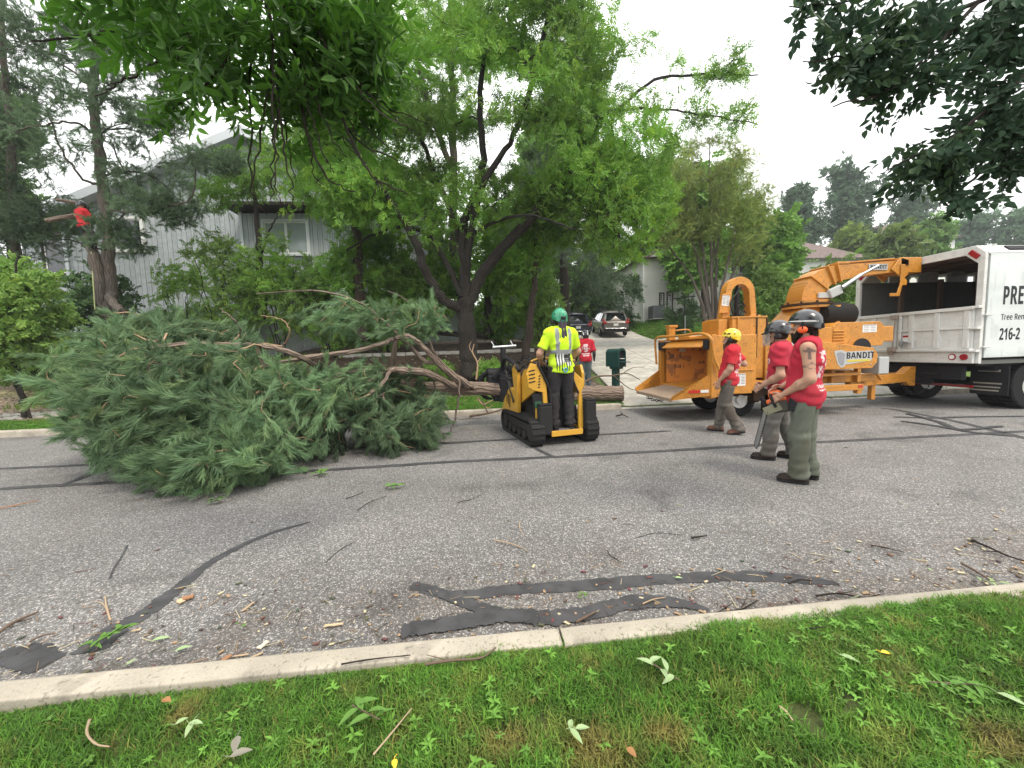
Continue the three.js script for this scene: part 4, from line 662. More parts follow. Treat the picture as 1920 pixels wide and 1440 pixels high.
{
  const rg = [0, 1, 2, 3, 4].map(() => rockGeo(1)), tint = [M.stone, new THREE.MeshStandardMaterial({ map: concMap, bumpMap: soilBump, bumpScale: 0.03, roughness: 0.92, color: lin(0.22, 0.19, 0.17) }), new THREE.MeshStandardMaterial({ map: concMap, bumpMap: soilBump, bumpScale: 0.03, roughness: 0.92, color: lin(0.42, 0.38, 0.33) })];
  const spots = []; for (let i = 0; i < 20; i++) spots.push([rr(2.2, 3.6), -rr(10.8, 14.2), rr(0.09, 0.2), 'bank']); for (let i = 0; i < 9; i++) spots.push([lerp(-13.6, -9.0, i / 8) + rr(-0.15, 0.15), -13.6 + rr(-0.2, 0.2), rr(0.2, 0.32), 'left']); for (const q of [[-0.6, -11.4, 0.2], [0.4, -11.5, 0.16], [1.1, -11.7, 0.15], [-1.6, -11.2, 0.17]]) spots.push([...q, 'bed']);
    const ORD = ['first', 'second', 'third', 'fourth', 'fifth', 'sixth', 'seventh', 'eighth', 'ninth', 'tenth', 'eleventh', 'twelfth', 'thirteenth', 'fourteenth', 'fifteenth', 'sixteenth', 'seventeenth', 'eighteenth', 'nineteenth', 'twentieth'];
  const nth = { bank: spots.filter((q) => q[3] === 'bank').sort((a, b) => b[1] - a[1]), left: spots.filter((q) => q[3] === 'left').sort((a, b) => a[0] - b[0]), bed: spots.filter((q) => q[3] === 'bed').sort((a, b) => a[0] - b[0]) };
  spots.forEach((sp, i) => { const [x, z, s, w] = sp, o = ORD[nth[w].indexOf(sp)]; addRock(x, z, s, w, i, { bank: `${o} rock from the road in the stone bank along the driveway edge`, left: `${o} boulder from the left in the row edging the bed behind the young maple`, bed: `${o} stone from the left in the mulch at the street tree` }[w]); });
  function addRock(x, z, s, w, i, label) { const o = thing('rock', label, 'rock', [x, land(x, z) + s * 0.25, z], rnd() * 6, { bank: 'rocks banked along the driveway edge', left: 'boulders edging the left bed', bed: 'stones in the mulch bed' }[w]); const m = part('stone', rg[i % 5], tint[i % 3], o); m.scale.setScalar(s); }
}
// ---------------------------------------------------------------- chip truck
const onZ = (list, z) => list.map(([x, y]) => { const p = atZ(x, y, z); return [p.x, p.y]; });
const T = {
  white: new THREE.MeshStandardMaterial({ color: lin(0.74, 0.75, 0.73), roughness: 0.5, map: grimeMap }), side: new THREE.MeshPhysicalMaterial({ color: lin(0.68, 0.74, 0.735), roughness: 0.4, clearcoat: 0.2, map: grimeMap }), inside: new THREE.MeshStandardMaterial({ color: lin(0.13, 0.135, 0.125), roughness: 0.8, map: grimeMap }), rustIn: new THREE.MeshStandardMaterial({ color: lin(0.16, 0.1, 0.075), roughness: 0.9, map: grimeMap }), wood: std(0.2, 0.13, 0.09, 0.9),
  black: std(0.022, 0.022, 0.025, 0.65), ink: std(0.025, 0.025, 0.03, 0.5), lens: std(0.3, 0.015, 0.02, 0.2), rust: std(0.3, 0.24, 0.2, 0.85), steel: std(0.42, 0.43, 0.44, 0.4, 0.8), tread: std(0.02, 0.02, 0.021, 0.9), faint: std(0.32, 0.3, 0.24, 0.8),
};
function truckWheel(par, x, z, r, w, turn = 0) { const t = part('wheel', [rotG(new THREE.CylinderGeometry(r - 0.03, r - 0.03, w, 28, 1), Math.PI / 2, 0, 0).translate(x, r, z), ...[-1, 1].map((s) => rotG(new THREE.TorusGeometry(r - 0.045, 0.045, 6, 28), 0, 0, 0).translate(x, r, z + s * (w / 2 - 0.04)))], T.tread, par); const lug = []; for (let k = 0; k < 34; k++) { const a = k / 34 * 6.283; lug.push(bx(0, r - 0.016, 0, 0.05, 0.03, w * 0.92, 0.004).applyMatrix4(new THREE.Matrix4().makeRotationZ(a)).translate(x, r, z)); } part('tread', lug, T.tread, t, 'stuff'); part('hub', [rotG(new THREE.CylinderGeometry(r * 0.5, r * 0.42, 0.06, 20), Math.PI / 2, 0, 0).translate(x, r, z + w / 2 - 0.02), rotG(new THREE.CylinderGeometry(0.1, 0.1, 0.12, 12), Math.PI / 2, 0, 0).translate(x, r, z + w / 2)], T.white, t); return t; }
{
  const t = thing('chip_truck', 'white chip box truck with lettered side and ribbed tailgate at the right edge', 'truck', [10.13, 0, -8.15]);
  const zn = 1.3, zf = -1.3, L = 4.7; // local: x forward, z toward the camera
  part('side_panel', bx(L / 2 + 0.05, 2.145, zn - 0.02, L, 2.07, 0.04, 0.006), T.side, t);
  const fw = []; fw.push(bx(L / 2, 2.03, zf + 0.02, L, 2.02, 0.04, 0.006)); for (let i = 0; i < 6; i++) fw.push(bx(0.3 + i * 0.85, 3.1, zf + 0.02, 0.6, 0.24, 0.04, 0.004)); part('far_panel', fw, T.white, t);
  part('inner_lining', bx(L / 2, 2.03, zf + 0.055, L - 0.1, 2.0, 0.02, 0), T.inside, t); part('inner_lining', bx(L / 2, 2.1, zn - 0.055, L - 0.1, 1.9, 0.02, 0), T.inside, t);
  part('front_wall', bx(L, 2.1, 0, 0.05, 2.2, 2.5, 0), T.inside, t); part('floor', bx(L / 2, 1.02, 0, L - 0.02, 0.08, 2.52, 0), T.inside, t);
  for (const x of [1.15, 2.3, 3.45]) part('inner_rib', bx(x, 2.1, zf + 0.1, 0.12, 2.0, 0.07, 0.01), T.wood, t);
  // roof with chamfered edges
  part('roof', plate([[zn, 3.17], [zn, 3.2], [zn - 0.16, 3.36], [zf + 0.16, 3.36], [zf, 3.2], [zf, 3.17], [zf + 0.17, 3.325], [zn - 0.17, 3.325]], L + 0.04, 0).applyMatrix4(new THREE.Matrix4().makeRotationY(Math.PI / 2)).translate(-0.02, 0, 0), (() => { const m = T.white.clone(); m.side = THREE.DoubleSide; return m; })(), t);
  part('roof_liner', [bx(L / 2, 3.29, 0, L - 0.1, 0.02, 2.2, 0), ...[0.5, 1.3, 2.1, 2.9, 3.7].map((x) => bx(x, 3.25, 0, 0.08, 0.07, 2.2, 0.005))], T.rustIn, t);
  part('roof_vent', [bx(0, 0, 0, 0.5, 0.03, 0.13, 0.01).applyMatrix4(new THREE.Matrix4().makeRotationX(0.785)).translate(0.75, 3.29, zn - 0.075)], T.black, t); part('roof_seam', bx(0.3, 3.37, zn - 0.4, 0.03, 0.03, 0.6, 0.005), T.white, t);
  // rear frame: posts, header and corner plates
  const shape = [[zn, 1.0], [zn, 3.2], [zn - 0.16, 3.36], [zf + 0.16, 3.36], [zf, 3.2], [zf, 1.0]], hole = [[zn - 0.11, 2.1], [zn - 0.11, 3.0], [zn - 0.32, 3.2], [zf + 0.32, 3.2], [zf + 0.11, 3.0], [zf + 0.11, 2.1]].reverse();
  const fr = plate(shape, 0.07, 0.006, [hole]); fr.applyMatrix4(new THREE.Matrix4().makeBasis(V(0, 0, 1), V(0, 1, 0), V(-1, 0, 0))); fr.translate(0.0, 0, 0); part('rear_frame', fr, T.white, t);
  part('marker_light', [-1, 1].map((s) => bx(0, 0, 0, 0.03, 0.1, 0.2, 0.014).applyMatrix4(new THREE.Matrix4().makeRotationX(s * 0.78)).translate(-0.085, 3.19, s * 1.13)), T.lens, t);
  // tailgate
  const tg = part('tailgate', [bx(-0.1, 1.68, 0, 0.04, 0.9, 2.42, 0.006)], T.white, t);
  part('top_rail', bx(-0.13, 2.12, 0, 0.11, 0.07, 2.46, 0.01), T.white, tg); part('bottom_rail', bx(-0.135, 1.27, 0, 0.12, 0.06, 2.46, 0.01), T.white, tg); part('middle_rail', bx(-0.125, 1.72, 0.0, 0.05, 0.035, 2.4, 0.008), T.white, tg);
  for (const z of [-1.12, -0.72, 0.12, 0.62, 1.13]) part('rib', bx(-0.135, 1.695, z, 0.06, 0.78, 0.1, 0.012), T.white, tg);
  part('latch_post', [bx(-0.15, 1.7, -0.23, 0.08, 0.88, 0.09, 0.012), bx(-0.16, 1.7, -0.1, 0.04, 0.88, 0.05, 0.01)], T.white, tg); part('latch', [bx(-0.21, 2.06, -0.2, 0.07, 0.11, 0.15, 0.015), bx(-0.21, 1.3, -0.22, 0.08, 0.12, 0.17, 0.015), bar([-0.22, 2.06, -0.16], [-0.22, 1.3, -0.2], 0.014), bx(-0.2, 1.22, -0.25, 0.06, 0.1, 0.1, 0.01)], T.rust, tg);
  part('handle', [beam([-0.2, 1.42, -0.08], [-0.2, 1.44, 0.16], 0.03, 0.03), bx(-0.18, 1.44, -0.05, 0.06, 0.14, 0.05, 0.01)], T.steel, tg); part('warning_label', bx(-0.155, 1.56, 0.03, 0.012, 0.17, 0.13, 0), C.plate, tg); part('label_stripe', bx(-0.163, 1.6, 0.03, 0.006, 0.045, 0.115, 0), C.red, tg);
  part('hinge', [1.2, 1.66, 2.08].map((y) => bx(-0.12, y + 0.05, 1.22, 0.1, 0.05, 0.2, 0.01)), T.white, t); part('hook', [bx(0.02, 1.97, 1.34, 0.16, 0.03, 0.05, 0.008), bx(0.02, 1.33, 1.34, 0.16, 0.03, 0.05, 0.008)], T.white, t);
  part('rear_sill', [bx(-0.11, 1.12, 0, 0.06, 0.24, 2.5, 0.01)], T.white, t);
  part('tail_light', rotG(new THREE.CylinderGeometry(0.062, 0.062, 0.03, 20), 0, 0, Math.PI / 2).translate(-0.155, 1.13, 1.12), T.lens, t);
  const rl = part('reverse_light', rotG(new THREE.TorusGeometry(0.055, 0.014, 6, 20), 0, Math.PI / 2, 0).translate(-0.145, 1.13, 0.92), T.lens, t); part('lens', rotG(new THREE.CylinderGeometry(0.05, 0.05, 0.02, 18), 0, 0, Math.PI / 2).translate(-0.145, 1.13, 0.92), C.plate, rl);
  part('tail_light', rotG(new THREE.CylinderGeometry(0.062, 0.062, 0.03, 20), 0, 0, Math.PI / 2).translate(-0.155, 1.13, -1.12), T.lens, t);
  // lettering painted on the side
  const word = (s, x, y, h, sx, f = font) => part('lettering', text(s, h, 0.003, f).scale(sx, 1, 1).translate(x, y, zn + 0.001), T.ink, t);
  word('PRE', 0.37, 2.165, 0.365, 0.55); word('Tree Rem', 0.37, 1.86, 0.115, 0.85, fontR); word('216-2', 0.36, 1.46, 0.235, 0.58);
  // running gear
  part('chassis', [bx(2.9, 0.86, 0.42, 5.6, 0.2, 0.08, 0.01), bx(2.9, 0.86, -0.42, 5.6, 0.2, 0.08, 0.01), bx(0.12, 0.78, 0, 0.12, 0.3, 1.9, 0.01), bx(0.6, 0.9, 0, 0.1, 0.16, 2.3, 0.01), bx(1.35, 0.5, 0, 0.2, 0.22, 1.7, 0.06), bx(2.2, 0.93, 0.9, 1.2, 0.12, 0.5, 0.01), bx(2.2, 0.93, -0.9, 1.2, 0.12, 0.5, 0.01), bx(1.3, 0.96, 0, 2.4, 0.06, 2.3, 0)], T.black, t);
  part('hitch_plate', [bx(0.1, 0.66, 0.1, 0.03, 0.34, 0.6, 0.01), bx(0.0, 0.62, 0.1, 0.2, 0.1, 0.14, 0.015), bar([0.02, 0.74, -0.3], [0.02, 0.74, 0.6], 0.02)], T.black, t); part('trim_bar', bx(0.5, 0.47, 0.1, 0.05, 0.06, 1.5, 0.01), T.lens, t);
  for (const s of [1, -1]) { part('mudflap', [bx(0.66, 0.62, s * 1.0, 0.02, 0.62, 0.62, 0.006)], T.black, t); part('flap_print', [0.82, 0.55, 0.47, 0.4].map((y, i) => bx(0.646, y, s * 1.0 - 0.02 * i, 0.006, i ? 0.03 : 0.05, i === 0 ? 0.36 : 0.46, 0)), T.faint, t); for (const z of [1.09, 0.76]) truckWheel(t, 1.35, s * z, 0.49, 0.27); }
  for (const s of [1, -1]) truckWheel(t, 6.2, s * 1.0, 0.49, 0.28);
  part('cab', [bx(6.1, 1.75, 0, 1.9, 1.6, 2.2, 0.12), bx(7.4, 1.35, 0, 1.2, 0.8, 2.0, 0.15), bx(5.9, 0.9, 0, 2.6, 0.3, 1.9, 0.05)], T.white, t); part('cab_window', [bx(6.2, 2.1, 0, 1.2, 0.6, 2.22, 0.03)], C.glass, t);
  const ch = []; for (let i = 0; i < 17; i++) { const f = i / 16, g = new THREE.TorusGeometry(0.02, 0.007, 5, 10); g.scale(1, 1.3, 1); rotG(g, i % 2 ? 1.57 : 0, 0.4, f < 0.5 ? 0.5 : -0.5); ch.push(g.translate(0.0 - f * 0.35, 0.58 - Math.sin(f * Math.PI) * 0.3, 0.5 - f * 0.4)); } part('safety_chain', ch, T.black, t, 'stuff');
}
// ---------------------------------------------------------------- wood chipper
{
  const wear = pixels(512, 512, (i, j) => { const s = fbm(i / 45, j / 45, 5), scr = vnoise(i / 2.2, j / 60) > 0.86 && s > 0.42 ? 0.7 : 1, chip = fbm(i / 9 + 40, j / 9, 3) > 0.7 ? 0.5 : 1, dust = sstep(0.55, 0.75, fbm(i / 70 + 8, j / 50, 4)) * 0.3, g = (0.78 + 0.4 * (s - 0.4)) * scr * chip; return [lerp(g, 0.7, dust), lerp(g * 0.97, 0.85, dust), lerp(g * (chip < 1 ? 1.8 : 0.92), 1.6, dust)]; }, true, 0.75);
  const O = { paint: new THREE.MeshPhysicalMaterial({ color: lin(0.62, 0.262, 0.026), roughness: 0.5, clearcoat: 0.2, clearcoatRoughness: 0.4, map: wear, side: THREE.DoubleSide }), worn: new THREE.MeshStandardMaterial({ color: lin(0.55, 0.2, 0.025), roughness: 0.7, side: THREE.DoubleSide, map: pixels(256, 256, (i, j) => { const s = fbm(i / 30, j / 30, 5), sc = vnoise(i / 9, j / 40) > 0.72 && s > 0.45 ? 0.35 : 1, c = s > 0.6 ? 0.55 : 1; return [sc * c, sc * c * 0.95, sc * (c < 1 ? 1.6 : 0.9)]; }, true, 0.9) }), bare: new THREE.MeshStandardMaterial({ color: lin(0.36, 0.27, 0.2), roughness: 0.8, map: grimeMap }), label: std(0.72, 0.7, 0.66, 0.6), print: std(0.25, 0.25, 0.27, 0.7), black: T.black, dark: std(0.05, 0.03, 0.02, 0.8), grey: std(0.4, 0.41, 0.4, 0.5), hose: std(0.02, 0.02, 0.02, 0.5), red: std(0.5, 0.03, 0.02, 0.4) };
  const t = thing('wood_chipper', 'large orange towed wood chipper hitched behind the white truck', 'wood chipper', [0, 0, 0]);
  const zn = -7.1, zf = -9.3, zc = -8.2, P = (l, z = zn) => onZ(l, z);
  const slab = (pts, z, th) => plate(pts, th, Math.min(0.008, th / 3)).translate(0, 0, z - th); // front face on z
  const decal = (x, y, z, w, h, rz = 0, par = t, lines = 5) => { const l = part('warning_label', rotG(bx(0, 0, 0, w, h, 0.004, 0), 0, 0, rz).translate(x, y, z), O.label, par); const gs = []; for (let i = 0; i < lines; i++) for (const s of [-1, 1]) gs.push(rotG(bx(s * w * 0.23, h * (0.3 - i * 0.62 / Math.max(1, lines - 1)), 0.003, w * 0.36, h * 0.06, 0.003, 0), 0, 0, rz).translate(x, y, z)); gs.push(rotG(bx(0, h * 0.44, 0.003, w * 0.94, h * 0.07, 0.003, 0), 0, 0, rz).translate(x, y, z)); part('label_print', gs, O.print, l, 'stuff'); };
  // infeed hopper: floor, back, sides, hood
  const hop = part('infeed_hopper', [
    beam([4.62, 0.62, -8.2], [5.75, 0.78, -8.2], 2.06, 0.03), // floor
    slab([[4.6, 0.5], [5.5, 0.62], [5.5, 1.72], [4.6, 1.72]], zn - 0.02, 0.05), slab([[4.6, 0.5], [5.5, 0.62], [5.5, 1.66], [4.6, 1.66]], zf + 0.07, 0.05),
    bx(4.6, 1.12, zn - 0.06, 0.1, 1.24, 0.14, 0.012), bx(4.6, 1.1, zf + 0.06, 0.1, 1.2, 0.14, 0.012), beam([4.62, 0.55, zf + 0.1], [4.62, 0.55, zn - 0.1], 0.08, 0.16)], O.paint, t);
  part('hopper_lining', [plate([[0, 0.66], [0.98, 0.72], [0.98, 1.6], [0, 1.62]], 0.012, 0.002).applyMatrix4(new THREE.Matrix4().makeRotationY(-0.42)).translate(4.66, 0, zf + 0.2), bx(5.58, 1.15, -8.2, 0.03, 1.0, 1.5, 0), plate([[0, 0.66], [0.98, 0.72], [0.98, 1.6], [0, 1.6]], 0.012, 0.002).applyMatrix4(new THREE.Matrix4().makeRotationY(0.42)).translate(4.66, 0, zn - 0.2), bx(5.2, 1.62, -8.2, 1.0, 0.02, 2.0, 0)], O.worn, hop);
  part('hood', [beam([4.5, 1.5, -8.2], [4.74, 1.66, -8.2], 1.62, 0.03), bx(4.95, 1.685, -8.2, 0.6, 0.03, 2.1, 0.005)], O.paint, t); part('hood_seal', [bx(4.56, 1.55, zn - 0.14, 0.14, 0.2, 0.14, 0.02), bx(4.56, 1.55, zf + 0.16, 0.14, 0.2, 0.12, 0.02)], O.black, t); decal(4.95, 1.45, zf + 0.43, 0.16, 0.1, 0, hop, 2);
  // folding tray with flared wings
  const A = [4.55, 0.6], tip = [3.86, 0.47]; const tr = part('tray', [beam([4.6, 0.6, -8.2], [3.88, 0.47, -8.17], 1.62, 0.03, [0, 1, 0]), beam([3.87, 0.46, -8.98], [3.87, 0.46, -7.36], 0.06, 0.07)], O.bare, t);
  const tri = (a, b, c, d, th) => { const n = V(...b).sub(V(...a)).cross(V(...c).sub(V(...a))).normalize().multiplyScalar(th), pos = [], q = (l) => { pos.push(...l[0], ...l[1], ...l[2], ...l[0], ...l[2], ...l[3]); }, s = (p) => [p[0] + n.x, p[1] + n.y, p[2] + n.z]; const l1 = [a, b, c, d], l2 = l1.map(s); q(l1); q([...l2].reverse()); for (let i = 0; i < 4; i++) { const j = (i + 1) % 4; q([l1[j], l1[i], l2[i], l2[j]]); } const g = new THREE.BufferGeometry(); g.setAttribute('position', new THREE.Float32BufferAttribute(pos, 3)); g.setAttribute('uv', new THREE.Float32BufferAttribute(pos.filter((_, i) => i % 3 < 2), 2)); g.computeVertexNormals(); return g; };
  part('wing', tri([4.58, 0.55, zn - 0.03], [4.58, 1.0, zn - 0.03], [3.86, 0.53, -7.33], [3.86, 0.45, -7.36], 0.025), O.paint, tr); part('wing', tri([4.58, 0.55, zf + 0.05], [4.58, 0.98, zf + 0.03], [3.8, 0.55, -8.99], [3.86, 0.44, -8.97], 0.025), O.paint, tr);
  { const d = V(4.58 - 3.86, 0, -7.13 + 7.36).normalize(); const mk = (f0, f1, m) => part('reflective_tape', tri(...[[f0, 0.585], [f1, 0.585 + 0.0], [f1, 0.64], [f0, 0.64]].map(([f, y]) => [3.86 + 0.72 * f, y + 0.03 * f, -7.345 + 0.23 * f + 0.022]), 0.003), m, tr); mk(0.42, 0.7, O.red); mk(0.71, 0.9, O.label); void d; }
  part('hinge', [bar([4.55, 0.52, -9.0], [4.55, 0.52, -7.4], 0.03)], O.dark, t);
  // control bar looped round the hopper mouth
  part('control_bar', [tube(curve([[4.7, 1.0, zn + 0.06], [4.56, 1.3, zn + 0.07], [4.5, 1.66, zn + 0.06], [4.46, 1.75, zn - 0.06], [4.45, 1.76, -8.2], [4.45, 1.75, zf + 0.1], [4.48, 1.66, zf - 0.02], [4.52, 1.1, zf - 0.03]], 40), 0.028, 8)], O.paint, t);
  part('bracket', [bx(5.05, 1.72, -8.4, 0.7, 0.08, 0.5, 0.03), bx(5.35, 1.78, -8.2, 0.5, 0.06, 0.3, 0.02)], O.paint, t); part('bracket', [bx(4.75, 1.84, zf + 0.24, 0.16, 0.34, 0.16, 0.015), bx(4.77, 2.02, zf + 0.24, 0.22, 0.06, 0.2, 0.01), tube(curve([[4.85, 1.92, zf + 0.24], [5.2, 1.93, zf + 0.24], [5.26, 1.88, zf + 0.24], [5.27, 1.72, zf + 0.24]], 14), 0.018, 6)], O.paint, t);
  // feed housing tower
  part('feed_housing', [bx(5.62, 1.45, -7.95, 0.74, 1.26, 0.9, 0.015), bx(5.12, 1.85, -7.9, 0.2, 0.42, 0.6, 0.015), bx(5.62, 2.09, -7.95, 0.78, 0.03, 0.94, 0.006), bx(5.36, 1.45, -7.48, 0.03, 1.26, 0.03, 0.004)], O.paint, t); part('dark_end', [bx(6.02, 1.75, -7.9, 0.05, 0.62, 0.8, 0.008), bx(5.78, 1.7, -7.492, 0.03, 0.9, 0.012, 0)], O.dark, t);
  part('lower_box', [bx(5.12, 0.79, zn - 0.2, 0.58, 0.46, 0.4, 0.015), bx(5.12, 1.03, zn - 0.2, 0.62, 0.025, 0.44, 0.006)], O.paint, t); decal(5.16, 0.84, zn + 0.003, 0.2, 0.24, 0, t, 6);
  part('hydraulic_post', [bar([5.3, 1.0, zn - 0.2], [5.3, 1.75, zn - 0.2], 0.045), bar([5.3, 1.35, zn - 0.2], [5.3, 1.78, zn - 0.2], 0.03)], O.paint, t); part('hydraulic_post', [bar([5.47, 0.9, zn - 0.2], [5.47, 1.72, zn - 0.2], 0.05), bx(5.42, 1.36, zn - 0.2, 0.3, 0.05, 0.1, 0.01)], O.paint, t);
  // lift arch: bent plate with a cylinder in it
  const ax = 5.62, az = -7.9, out = [], inn = []; for (let i = 0; i <= 12; i++) { const a = Math.PI * (1 - i / 12); out.push([ax + Math.cos(a) * 0.33, 2.6 + Math.sin(a) * 0.36]); inn.push([ax + Math.cos(a) * 0.2, 2.58 + Math.sin(a) * 0.22]); }
  part('lift_arch', [slab([[ax - 0.4, 2.05], [ax - 0.36, 2.45], ...out, [ax + 0.38, 2.12], [ax + 0.24, 2.12], ...inn.reverse(), [ax - 0.24, 2.3], [ax - 0.22, 2.05]], az + 0.12, 0.2), bx(ax + 0.31, 2.13, az + 0.02, 0.24, 0.04, 0.3, 0.008)], O.paint, t);
  part('arch_panel', [slab([[ax - 0.5, 2.2], [ax - 0.28, 2.2], [ax - 0.24, 2.3], [ax - 0.22, 2.62], [ax - 0.42, 2.6], [ax - 0.48, 2.34]], az + 0.16, 0.03)], O.paint, t); decal(ax - 0.36, 2.46, az + 0.164, 0.16, 0.22, -0.12, t, 6);
  part('lift_cylinder', [bar([ax, 2.0, az], [ax, 2.72, az], 0.05), bar([ax, 2.72, az], [ax, 2.88, az], 0.03), bx(ax, 2.88, az, 0.1, 0.1, 0.16, 0.02)], O.black, t);
  part('hose', [tube(curve([[ax - 0.15, 2.1, az + 0.15], [ax - 0.28, 2.4, az + 0.2], [ax - 0.1, 2.62, az + 0.15], [ax + 0.05, 2.74, az + 0.06]], 16), 0.014, 6), tube(curve([[ax - 0.2, 2.08, az + 0.12], [ax - 0.12, 2.35, az + 0.24], [ax + 0.12, 2.34, az + 0.1], [ax + 0.06, 2.5, az]], 16), 0.014, 6), tube(curve([[ax - 0.1, 2.1, az + 0.18], [ax, 2.24, az + 0.2], [ax + 0.14, 2.2, az + 0.1]], 12), 0.014, 6)], O.hose, t);
  // drum housing
  part('drum_housing', [slab([[5.95, 0.75], [7.0, 0.75], [7.2, 1.2], [7.1, 1.65], [6.5, 1.78], [6.15, 1.62], [5.95, 1.5]], -7.45, 1.3), bx(6.5, 1.1, -7.42, 0.85, 0.05, 0.06, 0.01), bx(6.15, 1.15, -7.41, 0.06, 0.9, 0.07, 0.01), bx(6.75, 1.2, -7.41, 0.06, 0.9, 0.07, 0.01), bx(6.25, 1.85, -7.95, 0.35, 0.24, 0.8, 0.02)], O.paint, t); decal(6.0 + 0.28, 1.4, -7.444, 0.2, 0.26, 0, t, 5); decal(6.6, 1.55, -7.444, 0.16, 0.14, 0, t, 3);
  part('flange', [tube(curve([[6.2, 0.95, -7.3], [6.3, 1.06, -7.25], [6.45, 1.1, -7.25], [6.6, 1.05, -7.28], [6.66, 0.95, -7.3]], 14), 0.03, 7), bx(6.4, 0.92, -7.3, 0.6, 0.05, 0.16, 0.01)], O.paint, t);
  // discharge: cone, turntable, elbow, chute, deflector
  part('discharge_base', [slab([[6.6, 1.72], [7.86, 1.72], [7.8, 2.28], [7.18, 2.28]], -7.85, 0.6), slab([[6.55, 1.72], [6.65, 1.72], [7.24, 2.28], [7.14, 2.28]], -7.82, 0.66)], O.paint, t); decal(7.1, 1.96, -7.846, 0.2, 0.3, -0.52, t, 6);
  part('turntable', [new THREE.CylinderGeometry(0.47, 0.47, 0.05, 28).translate(7.47, 2.31, -8.15), new THREE.CylinderGeometry(0.42, 0.42, 0.05, 28).translate(7.47, 2.42, -8.15)], O.paint, t); part('ring', [new THREE.CylinderGeometry(0.49, 0.49, 0.035, 28).translate(7.47, 2.365, -8.15), ...Array.from({ length: 10 }, (_, k) => new THREE.CylinderGeometry(0.02, 0.02, 0.14, 6).translate(7.47 + Math.cos(k * 0.628) * 0.45, 2.36, -8.15 + Math.sin(k * 0.628) * 0.45))], O.dark, t);
  part('turn_motor', [new THREE.CylinderGeometry(0.09, 0.09, 0.42, 14).translate(7.76, 2.1, -7.72), bx(7.76, 2.0, -7.72, 0.16, 0.1, 0.14, 0.01)], O.paint, t);
  { const secs = [[7.47, 2.44, 0.0, 0.62], [7.47, 2.56, 0.08, 0.6], [7.5, 2.7, 0.32, 0.55], [7.57, 2.82, 0.6, 0.49], [7.68, 2.92, 0.88, 0.43], [7.84, 2.99, 1.12, 0.38], [8.02, 3.04, 1.3, 0.36], [8.42, 3.09, 1.42, 0.3], [8.9, 3.13, 1.47, 0.26], [9.55, 3.18, 1.5, 0.25]], gs = []; // x, y, tilt of the section from level, height
    const R = secs.map(([x, y, a, h]) => { const ux = Math.cos(a), uy = -Math.sin(a), w = lerp(0.44, 0.34, clamp((x - 7.44) / 1.1, 0, 1)) / 2; return [[x - ux * h / 2, y - uy * h / 2, -8.15 + w], [x + ux * h / 2, y + uy * h / 2, -8.15 + w], [x + ux * h / 2, y + uy * h / 2, -8.15 - w], [x - ux * h / 2, y - uy * h / 2, -8.15 - w]]; });
    for (let k = 0; k < 4; k++) gs.push(grid((u, v) => { const r = R[Math.round(v * (R.length - 1))]; return [0, 1, 2].map((c) => lerp(r[k][c], r[(k + 1) % 4][c], u)); }, 1, R.length - 1, (p) => [p[0], p[1]]));
    part('chute', gs, O.paint, t);
    const fl = []; for (const i of [3, 5, 6]) { const r = R[i], c = secs[i]; fl.push(bx(0, 0, 0, c[3] + 0.07, 0.03, 0.5, 0.005).applyMatrix4(new THREE.Matrix4().makeRotationZ(-c[2])).translate(c[0], c[1], -8.15)); void r; } part('chute_flange', fl, O.paint, t);
    part('chute_rib', [beam([8.05, 3.27, -8.15], [9.5, 3.36, -8.15], 0.2, 0.03), bx(8.15, 3.26, -8.0, 0.3, 0.05, 0.1, 0.01)], O.paint, t); }
  part('deflector', [bx(9.78, 3.19, -8.15, 0.52, 0.34, 0.44, 0.012), slab([[9.3, 3.1], [9.6, 2.88], [9.72, 2.98], [9.72, 3.3], [9.5, 3.36]], -7.93, 0.025), slab([[9.3, 3.1], [9.6, 2.88], [9.72, 2.98], [9.72, 3.3], [9.5, 3.36]], -8.35, 0.025)], O.paint, t);
  part('deflector_handle', [slab([[9.5, 3.2], [9.6, 3.2], [9.6, 2.9], [9.66, 2.86], [9.66, 2.74], [9.55, 2.74], [9.5, 2.5], [9.26, 2.5], [9.26, 2.57], [9.43, 2.57], [9.5, 2.8]], -7.9, 0.025)], O.paint, t);
  part('chute_decal', bx(9.0, 3.16, -7.963, 0.46, 0.13, 0.004, 0), O.grey, t); part('lettering', text('BANDIT', 0.085, 0.003).scale(0.95, 1, 1).translate(8.8, 3.12, -7.96), T.ink, t);
  part('lift_strut', [bar([8.0, 2.7, -7.83], [8.45, 2.97, -7.83], 0.045), bar([8.45, 2.97, -7.83], [8.85, 3.16, -7.83], 0.028)], T.steel, t); part('strut_bracket', [bx(7.88, 2.62, -7.87, 0.3, 0.2, 0.08, 0.02, [0, 0, 0.4]), bx(7.66, 2.55, -7.9, 0.3, 0.12, 0.05, 0.01)], O.grey, t);
  // engine with hood, muffler, belt guard
  part('engine_hood', [slab([[7.3, 1.42], [8.42, 1.42], [8.46, 1.5], [8.46, 1.84], [8.36, 1.92], [7.4, 1.92], [7.3, 1.84]], -7.3, 1.6), bx(8.56, 1.66, -7.7, 0.24, 0.32, 0.8, 0.02), bx(7.15, 1.62, -7.6, 0.3, 0.42, 0.6, 0.015)], O.paint, t);
  { const lv = []; for (let i = 0; i < 5; i++) lv.push(bx(7.42, 1.5 + i * 0.06, -7.292, 0.24, 0.03, 0.03, 0.006, [0.5, 0, 0])); part('louvers', lv, O.paint, t); decal(8.12, 1.78, -7.296, 0.32, 0.16, 0, t, 4); part('fan_opening', rotG(new THREE.CylinderGeometry(0.2, 0.2, 0.02, 22), Math.PI / 2, 0, 0).translate(7.95, 1.38, -7.285), O.black, t); }
